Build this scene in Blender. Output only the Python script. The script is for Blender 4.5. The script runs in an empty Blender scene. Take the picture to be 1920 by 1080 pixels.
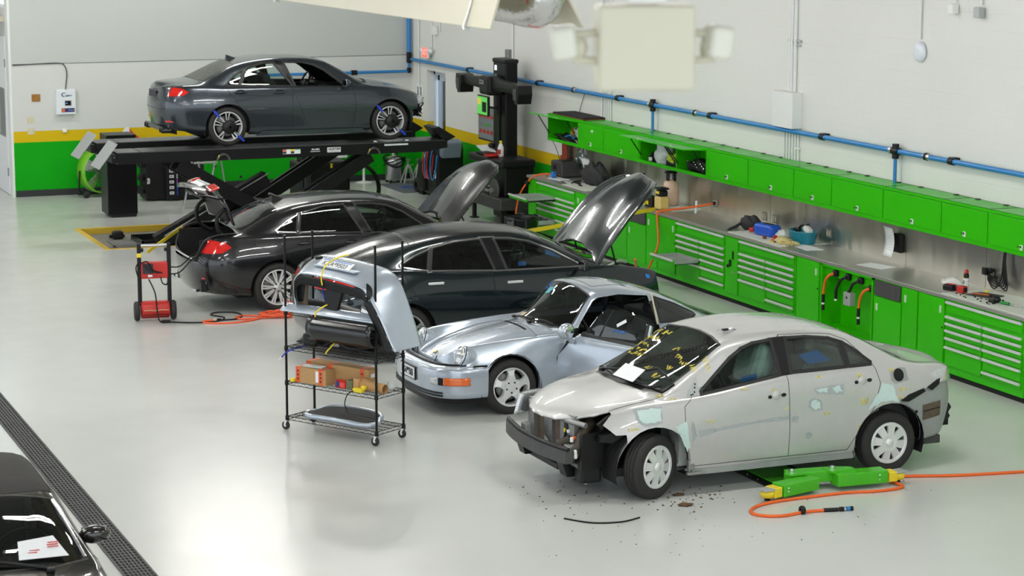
import bpy, bmesh, math, random
from mathutils import Vector, Matrix
from mathutils.bvhtree import BVHTree
random.seed(7)
PI = math.pi
COL = bpy.context.scene.collection

# ------------------------------------------------------------------ materials
MATS = {}
def mat(name, col, rough=0.5, metal=0.0, coat=0.0, noise=0.0, nscale=20.0, bump=0.0, emit=None, estr=0.0, spec=0.5, rvar=0.0):
    if name in MATS: return MATS[name]
    m = bpy.data.materials.new(name); m.use_nodes = True
    nt = m.node_tree; b = nt.nodes['Principled BSDF']
    c = (col[0], col[1], col[2], 1.0)
    b.inputs['Base Color'].default_value = c
    b.inputs['Roughness'].default_value = rough
    b.inputs['Metallic'].default_value = metal
    b.inputs['Coat Weight'].default_value = coat
    b.inputs['Coat Roughness'].default_value = 0.03
    b.inputs['Specular IOR Level'].default_value = spec
    if emit:
        b.inputs['Emission Color'].default_value = (emit[0], emit[1], emit[2], 1)
        b.inputs['Emission Strength'].default_value = estr
    if noise > 0 or bump > 0 or rvar > 0:
        tc = nt.nodes.new('ShaderNodeTexCoord'); nz = nt.nodes.new('ShaderNodeTexNoise')
        nz.inputs['Scale'].default_value = nscale; nz.inputs['Detail'].default_value = 4
        nt.links.new(tc.outputs['Object'], nz.inputs['Vector'])
        if noise > 0:
            mx = nt.nodes.new('ShaderNodeMix'); mx.data_type = 'RGBA'
            k = 1 - noise
            mx.inputs[6].default_value = (col[0]*k, col[1]*k, col[2]*k, 1)
            mx.inputs[7].default_value = (min(1, col[0]*(1+noise)), min(1, col[1]*(1+noise)), min(1, col[2]*(1+noise)), 1)
            nt.links.new(nz.outputs['Fac'], mx.inputs[0]); nt.links.new(mx.outputs[2], b.inputs['Base Color'])
        if rvar > 0:
            mr = nt.nodes.new('ShaderNodeMapRange')
            mr.inputs['To Min'].default_value = max(0.02, rough-rvar); mr.inputs['To Max'].default_value = min(1, rough+rvar)
            nt.links.new(nz.outputs['Fac'], mr.inputs['Value']); nt.links.new(mr.outputs['Result'], b.inputs['Roughness'])
        if bump > 0:
            bp = nt.nodes.new('ShaderNodeBump'); bp.inputs['Strength'].default_value = bump; bp.inputs['Distance'].default_value = 0.01
            nt.links.new(nz.outputs['Fac'], bp.inputs['Height']); nt.links.new(bp.outputs['Normal'], b.inputs['Normal'])
    MATS[name] = m
    return m

def glass_mat(name, tint, refl=1.0):
    if name in MATS: return MATS[name]
    m = bpy.data.materials.new(name); m.use_nodes = True
    nt = m.node_tree; nt.nodes.clear()
    out = nt.nodes.new('ShaderNodeOutputMaterial'); mix = nt.nodes.new('ShaderNodeMixShader')
    tr = nt.nodes.new('ShaderNodeBsdfTransparent'); gl = nt.nodes.new('ShaderNodeBsdfGlossy'); fr = nt.nodes.new('ShaderNodeFresnel')
    tr.inputs['Color'].default_value = (tint[0], tint[1], tint[2], 1)
    gl.inputs['Roughness'].default_value = 0.02; gl.inputs['Color'].default_value = (refl, refl, refl, 1)
    fr.inputs['IOR'].default_value = 1.65
    nt.links.new(fr.outputs['Fac'], mix.inputs[0]); nt.links.new(tr.outputs['BSDF'], mix.inputs[1]); nt.links.new(gl.outputs['BSDF'], mix.inputs[2])
    nt.links.new(mix.outputs['Shader'], out.inputs['Surface'])
    MATS[name] = m
    return m

M = {}
M['black'] = mat('black_plastic', (0.006, 0.006, 0.0065), 0.45, nscale=60, rvar=0.08, spec=.3)
M['blackgloss'] = mat('black_gloss', (0.008, 0.008, 0.009), 0.18, nscale=30, rvar=0.04)
M['blackmetal'] = mat('black_powder_coat', (0.004, 0.0042, 0.0045), 0.38, nscale=90, bump=0.05, spec=.22)
M['rubber'] = mat('tyre_rubber', (0.018, 0.017, 0.016), 0.75, noise=0.25, nscale=25, bump=0.1)
M['seal'] = mat('window_rubber', (0.010, 0.010, 0.010), 0.5, nscale=40, rvar=0.1)
M['dark'] = mat('dark_void', (0.006, 0.006, 0.006), 0.85, noise=0.3, nscale=12)
M['cloth'] = mat('dark_upholstery', (0.02, 0.02, 0.022), 0.8, noise=0.3, nscale=70, bump=0.1)
M['greycloth'] = mat('grey_upholstery', (0.30, 0.32, 0.30), 0.85, noise=0.2, nscale=60, bump=0.1)
M['chrome'] = mat('chrome', (0.75, 0.75, 0.76), 0.12, 1.0, nscale=30, rvar=0.04)
M['alu'] = mat('brushed_aluminium', (0.62, 0.63, 0.63), 0.32, 1.0, nscale=80, rvar=0.1)
M['satin'] = mat('satin_aluminium', (0.74, 0.75, 0.75), 0.35, 0.35, nscale=80, rvar=0.08)
M['steel'] = mat('grey_steel', (0.30, 0.30, 0.29), 0.45, 0.7, noise=0.2, nscale=14, rvar=0.1)
M['darksteel'] = mat('dark_steel', (0.07, 0.07, 0.07), 0.5, 0.5, noise=0.3, nscale=14)
M['galv'] = mat('galvanised_plate', (0.42, 0.44, 0.43), 0.5, 0.4, noise=0.12, nscale=18, rvar=0.1)
M['white'] = mat('white_plastic', (0.78, 0.78, 0.76), 0.5, noise=0.04, nscale=12)
M['paper'] = mat('white_paper', (0.80, 0.81, 0.82), 0.8, noise=0.04, nscale=15)
M['ink'] = mat('dark_ink', (0.03, 0.03, 0.04), 0.7, noise=0.1)
M['red'] = mat('red_plastic', (0.50, 0.02, 0.015), 0.4, noise=0.1, nscale=20)
M['orange'] = mat('orange_rubber', (0.80, 0.13, 0.015), 0.5, noise=0.1, nscale=40)
M['orangepink'] = mat('bright_orange_cord', (0.95, 0.14, 0.05), 0.5, noise=0.1, nscale=40)
M['yellow'] = mat('yellow_strap', (0.80, 0.62, 0.02), 0.55, noise=0.1, nscale=40)
M['blue'] = mat('blue_tape', (0.02, 0.19, 0.62), 0.5, noise=0.08, nscale=40)
M['bluepaint'] = mat('blue_pipe_paint', (0.02, 0.20, 0.50), 0.35, noise=0.08, nscale=20)
M['green'] = mat('green_enamel', (0.030, 0.46, 0.001), 0.30, coat=0.0, spec=.22, noise=0.03, nscale=2, rvar=0.03)
M['greenlift'] = mat('green_lift_enamel', (0.06, 0.46, 0.01), 0.33, noise=0.05, nscale=6)
M['cardboard'] = mat('cardboard', (0.45, 0.27, 0.11), 0.85, noise=0.08, nscale=30)
M['kraft'] = mat('kraft_paper', (0.50, 0.28, 0.11), 0.8, noise=0.12, nscale=18, bump=0.4)
M['taillight'] = mat('red_tail_lens', (0.62, 0.012, 0.008), 0.12, coat=1.0, noise=0.35, nscale=22)
M['amber'] = mat('amber_lens', (0.75, 0.13, 0.01), 0.15, coat=1.0, noise=0.2, nscale=40)
M['clear'] = mat('clear_lens', (0.55, 0.57, 0.58), 0.08, 0.3, coat=1.0, noise=0.35, nscale=35)
M['cream'] = mat('cream_paint', (0.55, 0.515, 0.39), 0.5, noise=0.03, nscale=8)
M['beige'] = mat('beige_plastic', (0.60, 0.55, 0.38), 0.5, noise=0.05, nscale=20)
M['glass'] = glass_mat('green_tint_glass', (0.82, 0.92, 0.87))
M['glassdark'] = glass_mat('privacy_glass', (0.16, 0.20, 0.18))
M['glassmid'] = glass_mat('side_tint_glass', (0.62, 0.74, 0.68))

# ------------------------------------------------------------------ mesh builder
class MB:
    def __init__(s): s.v = []; s.f = []; s.m = []; s.mats = []; s.cur = 0; s.sm = []
    def use(s, m):
        if m not in s.mats: s.mats.append(m)
        s.cur = s.mats.index(m); return s
    def add(s, vs, fs, smooth=False):
        o = len(s.v); s.v += [tuple(v) for v in vs]
        for f in fs: s.f.append([i+o for i in f]); s.m.append(s.cur); s.sm.append(smooth)
        return s
    def box(s, c, d, rz=0.0, rx=0.0, ry=0.0, taper=1.0):
        hx, hy, hz = d[0]/2, d[1]/2, d[2]/2
        R = Matrix.Rotation(rz, 3, 'Z') @ Matrix.Rotation(ry, 3, 'Y') @ Matrix.Rotation(rx, 3, 'X')
        P = []
        for z in (-1, 1):
            t = taper if z > 0 else 1
            for y in (-1, 1):
                for x in (-1, 1): P.append(Vector(c) + R @ Vector((x*hx*t, y*hy*t, z*hz)))
        return s.add(P, [(0,2,3,1),(4,5,7,6),(0,1,5,4),(2,6,7,3),(0,4,6,2),(1,3,7,5)])
    def bb(s, a, b):
        return s.box([(a[i]+b[i])/2 for i in range(3)], [abs(b[i]-a[i]) for i in range(3)])
    def rbox(s, c, d, r=0.01, rz=0.0, rx=0.0, ry=0.0, seg=2):
        bm = bmesh.new(); bmesh.ops.create_cube(bm, size=1.0)
        for v in bm.verts: v.co = Vector((v.co.x*d[0], v.co.y*d[1], v.co.z*d[2]))
        bmesh.ops.bevel(bm, geom=list(bm.edges), offset=min(r, min(d)*0.45), segments=seg, affect='EDGES', profile=0.5)
        R = Matrix.Rotation(rz, 3, 'Z') @ Matrix.Rotation(ry, 3, 'Y') @ Matrix.Rotation(rx, 3, 'X')
        bm.verts.index_update()
        s.add([Vector(c) + R @ v.co for v in bm.verts], [[v.index for v in f.verts] for f in bm.faces], False); bm.free(); return s
    def prism(s, poly, axis, a, b, smooth=False):
        # poly: 2D points; axis 'x','y','z' extrude from a to b
        def P(p, t):
            if axis == 'x': return (t, p[0], p[1])
            if axis == 'y': return (p[0], t, p[1])
            return (p[0], p[1], t)
        n = len(poly)
        vs = [P(p, a) for p in poly] + [P(p, b) for p in poly]
        fs = [list(range(n-1, -1, -1)), list(range(n, 2*n))]
        s.add(vs, fs)
        s.add(vs, [(i, (i+1) % n, n+(i+1) % n, n+i) for i in range(n)], smooth)
        return s
    def lathe(s, prof, c=(0,0,0), axis='z', seg=24, a0=0, a1=2*PI, cap=False):
        # prof: list of (r, h)
        full = abs(a1-a0-2*PI) < 1e-6
        n = seg if full else seg+1
        vs = []
        for r, h in prof:
            for i in range(n):
                a = a0 + (a1-a0)*i/seg
                u, w = r*math.cos(a), r*math.sin(a)
                p = (u, w, h) if axis == 'z' else ((h, u, w) if axis == 'x' else (w, h, u))
                vs.append((c[0]+p[0], c[1]+p[1], c[2]+p[2]))
        fs = []
        for j in range(len(prof)-1):
            for i in range(seg):
                k = (i+1) % n
                fs.append((j*n+i, j*n+k, (j+1)*n+k, (j+1)*n+i))
        s.add(vs, fs, True)
        if cap:
            s.add([vs[i] for i in range(n)], [list(range(n-1, -1, -1))]); L = len(vs)-n
            s.add([vs[L+i] for i in range(n)], [list(range(n))])
        return s
    def cyl(s, a, b, r, seg=12, r2=None, cap=True):
        return s.tube([a, b], r, seg, cap, r2)
    def tube(s, pts, r, seg=8, cap=True, r2=None, flat=None):
        pts = [Vector(p) for p in pts]; n = len(pts); vs = []
        up = Vector((0, 0, 1)); t0 = (pts[1]-pts[0]).normalized()
        if abs(t0.dot(up)) > 0.95: up = Vector((1, 0, 0))
        u = t0.cross(up).normalized()
        for i, p in enumerate(pts):
            t = ((pts[min(i+1, n-1)]-pts[max(i-1, 0)])).normalized()
            u = (u - t*u.dot(t)).normalized(); w = t.cross(u)
            rr = r if r2 is None else r + (r2-r)*i/(n-1)
            if isinstance(r, (list, tuple)): rr = r[i]
            for k in range(seg):
                a = 2*PI*k/seg
                fy = 1.0 if flat is None else flat
                vs.append(p + u*(rr*math.cos(a)) + w*(rr*fy*math.sin(a)))
        fs = [(i*seg+k, i*seg+(k+1) % seg, (i+1)*seg+(k+1) % seg, (i+1)*seg+k) for i in range(n-1) for k in range(seg)]
        s.add(vs, fs, True)
        if cap:
            s.add(vs[:seg], [list(range(seg-1, -1, -1))]); s.add(vs[-seg:], [list(range(seg))])
        return s
    def ball(s, c, r, seg=14, rings=8):
        if not isinstance(r, (list, tuple)): r = (r, r, r)
        vs = []; fs = []
        for j in range(rings+1):
            th = PI*j/rings
            for i in range(seg):
                a = 2*PI*i/seg
                vs.append((c[0]+r[0]*math.sin(th)*math.cos(a), c[1]+r[1]*math.sin(th)*math.sin(a), c[2]+r[2]*math.cos(th)))
        for j in range(rings):
            for i in range(seg):
                fs.append((j*seg+i, (j+1)*seg+i, (j+1)*seg+(i+1) % seg, j*seg+(i+1) % seg))
        return s.add(vs, fs, True)
    def blob(s, c, r, amp=0.2, seed=0, seg=18, rings=11):
        # a lumpy rounded mass
        rnd = random.Random(seed); ph = [(rnd.uniform(1.5, 4), rnd.uniform(0, 6), rnd.uniform(0, 6)) for _ in range(5)]
        vs = []; fs = []
        for j in range(rings+1):
            th = PI*j/rings
            for i in range(seg):
                a = 2*PI*i/seg
                d = Vector((math.sin(th)*math.cos(a), math.sin(th)*math.sin(a), math.cos(th)))
                k = 1 + amp*sum(math.sin(f*(d.x*2+d.z)+p)*math.cos(f*(d.y*2-d.z)+q) for f, p, q in ph)/2
                vs.append((c[0]+r[0]*d.x*k, c[1]+r[1]*d.y*k, c[2]+max(-r[2], r[2]*d.z*k)))
        for j in range(rings):
            for i in range(seg):
                fs.append((j*seg+i, (j+1)*seg+i, (j+1)*seg+(i+1) % seg, j*seg+(i+1) % seg))
        return s.add(vs, fs, True)
    def grid(s, fn, nu, nv, smooth=True, thick=None):
        vs = [fn(i/nu, j/nv) for i in range(nu+1) for j in range(nv+1)]
        fs = [(i*(nv+1)+j, (i+1)*(nv+1)+j, (i+1)*(nv+1)+j+1, i*(nv+1)+j+1) for i in range(nu) for j in range(nv)]
        return s.add(vs, fs, smooth)
    def xform(s, mtx, start=0):
        for i in range(start, len(s.v)): s.v[i] = tuple(mtx @ Vector(s.v[i]))
        return s
    def build(s, name, m=None, parent=None, loc=None, rot=None, solid=0.0, offset=-1.0):
        me = bpy.data.meshes.new(name); me.from_pydata(s.v, [], s.f)
        ms = s.mats or [m]
        for q in ms: me.materials.append(q)
        if s.mats:
            for p, i in zip(me.polygons, s.m): p.material_index = i
        me.polygons.foreach_set('use_smooth', s.sm)
        me.validate(clean_customdata=False)
        o = bpy.data.objects.new(name, me); COL.objects.link(o)
        if parent is not None: o.parent = parent
        if loc is not None: o.location = loc
        if rot is not None: o.rotation_euler = rot
        if solid:
            md = o.modifiers.new('thickness', 'SOLIDIFY'); md.thickness = solid; md.offset = offset
        return o

def tag(o, label=None, cat=None, group=None, kind=None):
    if label: o['label'] = label
    if cat: o['category'] = cat
    if group: o['group'] = group
    if kind: o['kind'] = kind
    return o
def thing(name, label, cat, loc=(0,0,0), rz=0.0, group=None):
    o = bpy.data.objects.new(name, None); COL.objects.link(o); o.empty_display_size = 0.1
    o.location = loc; o.rotation_euler = (0, 0, rz)
    return tag(o, label, cat, group)
def struct(o): o['kind'] = 'structure'; return o
def dup(root, loc=None, rz=None, label=None, group=None):
    r = root.copy(); COL.objects.link(r)
    if loc is not None: r.location = loc
    if rz is not None: r.rotation_euler = (0, 0, rz)
    if label: r['label'] = label
    if group: r['group'] = group
    for ch in list(root.children):
        c = ch.copy(); COL.objects.link(c); c.parent = r
        for g in list(ch.children):
            d = g.copy(); COL.objects.link(d); d.parent = c
    return r
def text(name, body, size, m, parent, loc, rot, extrude=0.001, align='CENTER', sx=1.0, shear=0.0, bold=0.0):
    cu = bpy.data.curves.new(name, 'FONT'); cu.body = body; cu.size = size; cu.extrude = extrude; cu.offset = bold
    cu.align_x = align; cu.align_y = 'CENTER'; cu.shear = shear; cu.materials.append(m)
    t = bpy.data.objects.new('tmp_text', cu); COL.objects.link(t)
    dg = bpy.context.evaluated_depsgraph_get(); dg.update()
    me = bpy.data.meshes.new_from_object(t.evaluated_get(dg)); me.name = name
    bpy.data.objects.remove(t); bpy.data.curves.remove(cu)
    for v in me.vertices: v.co.x *= sx
    if not me.materials: me.materials.append(m)
    o = bpy.data.objects.new(name, me); COL.objects.link(o)
    if parent is not None: o.parent = parent
    o.location = loc; o.rotation_euler = rot
    return o
def smooth_path(pts, n=8):
    P = [Vector(p) for p in pts]; out = []
    for i in range(len(P)-1):
        p0, p1, p2, p3 = P[max(i-1, 0)], P[i], P[i+1], P[min(i+2, len(P)-1)]
        for k in range(n):
            t = k/n
            out.append(0.5*((2*p1)+(p2-p0)*t+(2*p0-5*p1+4*p2-p3)*t*t+(3*p1-p0-3*p2+p3)*t**3))
    out.append(P[-1]); return out
def pchip(pts):
    X = [p[0] for p in pts]; Y = [p[1] for p in pts]; n = len(X)
    h = [X[i+1]-X[i] for i in range(n-1)]; d = [(Y[i+1]-Y[i])/h[i] for i in range(n-1)]
    m = [0.0]*n
    for i in range(1, n-1):
        if d[i-1]*d[i] > 0:
            w1, w2 = 2*h[i]+h[i-1], h[i]+2*h[i-1]; m[i] = (w1+w2)/(w1/d[i-1]+w2/d[i])
    m[0] = d[0]; m[-1] = d[-1]
    def f(x):
        if x <= X[0]: return Y[0]
        if x >= X[-1]: return Y[-1]
        i = 0
        while x > X[i+1]: i += 1
        t = (x-X[i])/h[i]
        return (2*t**3-3*t*t+1)*Y[i]+(t**3-2*t*t+t)*h[i]*m[i]+(-2*t**3+3*t*t)*Y[i+1]+(t**3-t*t)*h[i]*m[i+1]
    return f
LIGHT = 158.0
WORLD = 2.0
NROW = 5
# ------------------------------------------------------------------ car body library
def crom(P, subs):
    # centripetal Catmull-Rom through 3D points, subs[i] pieces in span i
    n = len(P); out = []
    for i in range(n-1):
        p1, p2 = P[i], P[i+1]
        p0 = P[i-1] if i > 0 else p1*2-p2
        p3 = P[i+2] if i+2 < n else p2*2-p1
        t01 = max((p1-p0).length, 1e-5)**0.5; t12 = max((p2-p1).length, 1e-5)**0.5; t23 = max((p3-p2).length, 1e-5)**0.5
        m1 = (p2-p1)+((p1-p0)/t01-(p2-p0)/(t01+t12))*t12
        m2 = (p2-p1)+((p3-p2)/t23-(p3-p1)/(t12+t23))*t12
        for k in range(subs[i]):
            t = k/subs[i]
            out.append(p1*(2*t**3-3*t*t+1)+m1*(t**3-2*t*t+t)+p2*(-2*t**3+3*t*t)+m2*(t**3-t*t))
    out.append(P[-1]); return out

SUBS = [1, 3, 4, 6, 2, 5, 5, 4, 4]      # spans c0..c9
BAND = [0, 1, 1, 1, 2, 2, 2, 3, 3]
class Shell:
    def __init__(s, P):
        s.P = P; F = {k: pchip(v) for k, v in P['curves'].items()}; s.F = F
        xf, xr = P['xs_f'], P['xs_r']; N = P.get('N', 84)
        st = [(xr+(xf-xr)*i/N, None) for i in range(N+1)]
        W = 11
        fr = [(xf, PI/2*j/W) for j in range(1, W+1)]; rr = [(xr, PI/2*j/W) for j in range(W, 0, -1)]
        st = [(x, -a) for x, a in rr] + st + fr
        bm = bmesh.new(); s.lab = bm.faces.layers.int.new('lab'); s.band = bm.faces.layers.int.new('band')
        s.nl = bm.verts.layers.float_vector.new('nrm')
        rows = []
        for x, a in st:
            pts = s.section(x, a); row = [bm.verts.new(p) for p in pts]
            row2 = [bm.verts.new((p.x, -p.y, p.z)) for p in pts[:-1]]
            rows.append(row + row2[::-1])
        bands = []
        for b, k in zip(BAND, SUBS): bands += [b]*k
        bands = bands + bands[::-1]
        for i in range(len(rows)-1):
            A, B = rows[i], rows[i+1]
            for j in range(len(A)-1):
                try: f = bm.faces.new((A[j], A[j+1], B[j+1], B[j]))
                except ValueError: continue
                f[s.band] = bands[j]; f.smooth = True
        bmesh.ops.remove_doubles(bm, verts=bm.verts, dist=1e-4)
        bmesh.ops.recalc_face_normals(bm, faces=bm.faces)
        bm.normal_update()
        c = sum((f.normal.z*f.calc_area() for f in bm.faces if f[s.band] == 3), 0.0)
        if c < 0:
            for f in bm.faces: f.normal_flip()
            bm.normal_update()
        for v in bm.verts: v[s.nl] = v.normal
        s.bm = bm; s.names = ['body']
        s.bvh = BVHTree.FromBMesh(bm)
    def section(s, x, a):
        P, F = s.P, s.F; ctl = []
        for k in range(10):
            if a is None: xx, q = x, 1.0
            else:
                e = P['xf' if a > 0 else 'xr'][k]; p = P.get('pw', 0.75)
                sn = math.sin(abs(a))**p; q = max(0.0, math.cos(abs(a)))**p
                if abs(abs(a)-PI/2) < 1e-6: sn, q = 1.0, 0.0
                xx = x+(e-x)*sn
            zt, zb, yb, zm, ym, zl, yl, zr, yr = [F[n](xx) for n in ('zt','zb','yb','zm','ym','zl','yl','zr','yr')]
            gi = P.get('glass_in', 0.035)
            y, z = [(yl-0.14, zl), (yl, zl), (yl+(ym-yl)*0.75, zl+(zm-zl)*0.42), (ym, zm), (yb, zb-0.012), (yb-gi, zb+0.012),
                    ((yb-gi)*0.5+yr*0.5+P.get('bulge', 0.012), (zb+zr)*0.5+0.01), (yr, zr), (yr*0.55, zr+(zt-zr)*0.74), (0, zt)][k]
            ctl.append(Vector((xx, y*q, z)))
        return crom(ctl, SUBS)
    # ---- cutting
    def lid(s, n):
        if n not in s.names: s.names.append(n)
        return s.names.index(n)
    def cut(s, label, poly, axes=(0, 2), bands=None, side=0, only=('body',), test=None):
        bm = s.bm; L = s.lid(label); ok = {s.names.index(n) for n in only if n in s.names}
        A, B = axes
        cx = sum(p[0] for p in poly)/len(poly); cy = sum(p[1] for p in poly)/len(poly)
        x0, x1 = min(p[0] for p in poly), max(p[0] for p in poly); y0, y1 = min(p[1] for p in poly), max(p[1] for p in poly)
        cur = []
        for f in bm.faces:
            if f[s.lab] not in ok: continue
            if bands is not None and f[s.band] not in bands: continue
            c = f.calc_center_median()
            if side and c.y*side <= 0: continue
            if test and not test(c): continue
            us = [v.co[A] for v in f.verts]; ws = [v.co[B] for v in f.verts]
            if max(us) < x0 or min(us) > x1 or max(ws) < y0 or min(ws) > y1: continue
            cur.append(f)
        n = len(poly)
        for i in range(n):
            if not cur: break
            p, q = poly[i], poly[(i+1) % n]
            no = Vector((0, 0, 0)); no[A] = q[1]-p[1]; no[B] = -(q[0]-p[0])
            if no.length < 1e-7: continue
            no.normalize(); co = Vector((0, 0, 0)); co[A] = p[0]; co[B] = p[1]
            cc = Vector((0, 0, 0)); cc[A] = cx; cc[B] = cy
            if (cc-co).dot(no) > 0: no = -no
            vs = {v for f in cur for v in f.verts}; es = {e for f in cur for e in f.edges}
            r = bmesh.ops.bisect_plane(bm, geom=list(vs)+list(es)+cur, dist=1e-5, plane_co=co, plane_no=no)
            al = {f for f in r['geom'] if isinstance(f, bmesh.types.BMFace)} | {f for f in cur if f.is_valid}
            cur = [f for f in al if (f.calc_center_median()-co).dot(no) < 0]
        for f in cur: f[s.lab] = L
        return len(cur)
    def relabel(s, label, test, only=('body',)):
        L = s.lid(label); ok = {s.names.index(n) for n in only if n in s.names}
        for f in s.bm.faces:
            if f[s.lab] in ok and test(f): f[s.lab] = L
    def remove(s, *labels):
        ids = {s.names.index(n) for n in labels if n in s.names}
        fs = [f for f in s.bm.faces if f[s.lab] in ids]
        bmesh.ops.delete(s.bm, geom=fs, context='FACES')
    def borders(s, A, B):
        a = {s.names.index(n) for n in A if n in s.names}; b = {s.names.index(n) for n in B if n in s.names}
        out = []
        for e in s.bm.edges:
            if len(e.link_faces) == 2:
                p, q = e.link_faces[0][s.lab], e.link_faces[1][s.lab]
                if p != q and ((p in a and q in b) or (p in b and q in a)):
                    n = (e.verts[0][s.nl]+e.verts[1][s.nl]); out.append((e.verts[0].co.copy(), e.verts[1].co.copy(), n.normalized() if n.length > 0 else Vector((0, 0, 1))))
        return out
    def strip(s, mb, edges, w, lift=0.002):
        # a flat ribbon following panel joints, raised a hair above the paint
        for a, b, n in edges:
            t = (b-a)
            if t.length < 1e-5: continue
            t.normalize(); u = n.cross(t).normalized()*w; a2 = a-t*w*0.6; b2 = b+t*w*0.6; o = n*lift; d = n*lift*2.5
            mb.add([a2-u-d, a2+u-d, b2+u-d, b2-u-d, a2-u*.6+o, a2+u*.6+o, b2+u*.6+o, b2-u*.6+o], [(0,1,5,4),(1,2,6,5),(2,3,7,6),(3,0,4,7),(4,5,6,7)])
    def part(s, labels, name, m, parent, mtx=None, solid=0.0, inset=0.0, mats=None):
        ids = {s.names.index(n) for n in labels if n in s.names}
        fs = [f for f in s.bm.faces if f[s.lab] in ids]
        if not fs: return None
        idx = {}; vs = []; ns = []
        for f in fs:
            for v in f.verts:
                if v not in idx:
                    idx[v] = len(vs); n = v[s.nl]; co = v.co - n*inset
                    if mtx is not None: co = mtx @ co; n = mtx.to_3x3() @ n
                    vs.append(tuple(co)); ns.append(tuple(n))
        me = bpy.data.meshes.new(name); me.from_pydata(vs, [], [[idx[v] for v in f.verts] for f in fs])
        me.materials.append(m)
        me.polygons.foreach_set('use_smooth', [True]*len(fs))
        me.normals_split_custom_set_from_vertices(ns)
        o = bpy.data.objects.new(name, me); COL.objects.link(o); o.parent = parent
        if solid:
            md = o.modifiers.new('thickness', 'SOLIDIFY'); md.thickness = solid; md.offset = -1
        return o
    # ---- projecting marks on the skin
    def side(s, x, z, sd, off=0.003):
        h = s.bvh.ray_cast(Vector((x, 3*sd, z)), Vector((0, -sd, 0)))
        if h[0] is None: return None
        n = h[1] if h[1].y*sd > 0 else -h[1]
        return h[0]+n*off, n
    def top(s, x, y, off=0.003):
        h = s.bvh.ray_cast(Vector((x, y, 4)), Vector((0, 0, -1)))
        if h[0] is None: return None
        n = h[1] if h[1].z > 0 else -h[1]
        return h[0]+n*off, n
    def decal(s, mb, poly, sd=1, off=0.003, mode='side', cuts=3):
        bm = bmesh.new(); vs = [bm.verts.new((p[0], p[1], 0)) for p in poly]
        c = bm.verts.new((sum(p[0] for p in poly)/len(poly), sum(p[1] for p in poly)/len(poly), 0))
        for i in range(len(vs)): bm.faces.new((vs[i], vs[(i+1) % len(vs)], c))
        bmesh.ops.subdivide_edges(bm, edges=bm.edges[:], cuts=cuts, use_grid_fill=True)
        bm.verts.index_update(); co = []
        for v in bm.verts:
            h = s.side(v.co.x, v.co.y, sd, off) if mode == 'side' else s.top(v.co.x, v.co.y, off)
            co.append(h[0] if h else None)
        g = next((q for q in co if q), Vector((0, 0, 0)))
        mb.add([q or g for q in co], [[v.index for v in f.verts] for f in bm.faces], True); bm.free()
    def stroke(s, mb, pts, r, sd=1, mode='side', off=0.002):
        q = []
        for p in pts:
            h = s.side(p[0], p[1], sd, off) if mode == 'side' else s.top(p[0], p[1], off)
            if h: q.append(h[0])
        if len(q) > 1: mb.tube(q, r, 4)

def circ(cx, cy, r, n=28, a0=0.0): return [(cx+r*math.cos(a0+2*PI*i/n), cy+r*math.sin(a0+2*PI*i/n)) for i in range(n)]
def wavy(cx, cy, rx, ry, seed, n=18, amp=0.18):
    rnd = random.Random(seed); return [(cx+rx*math.cos(2*PI*i/n)*(1+rnd.uniform(-amp, amp)), cy+ry*math.sin(2*PI*i/n)*(1+rnd.uniform(-amp, amp))) for i in range(n)]
def scribble(cx, cy, w, h, n, seed):
    # handwriting-like loops
    rnd = random.Random(seed); out = []
    for k in range(n):
        x0 = cx+w*(k/n-0.5); q = []
        for t in range(6): q.append((x0+w/n*(t/6*0.8)+rnd.uniform(-.25, .25)*w/n, cy+h*rnd.uniform(-.5, .5)))
        out.append(q)
    return out

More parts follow.
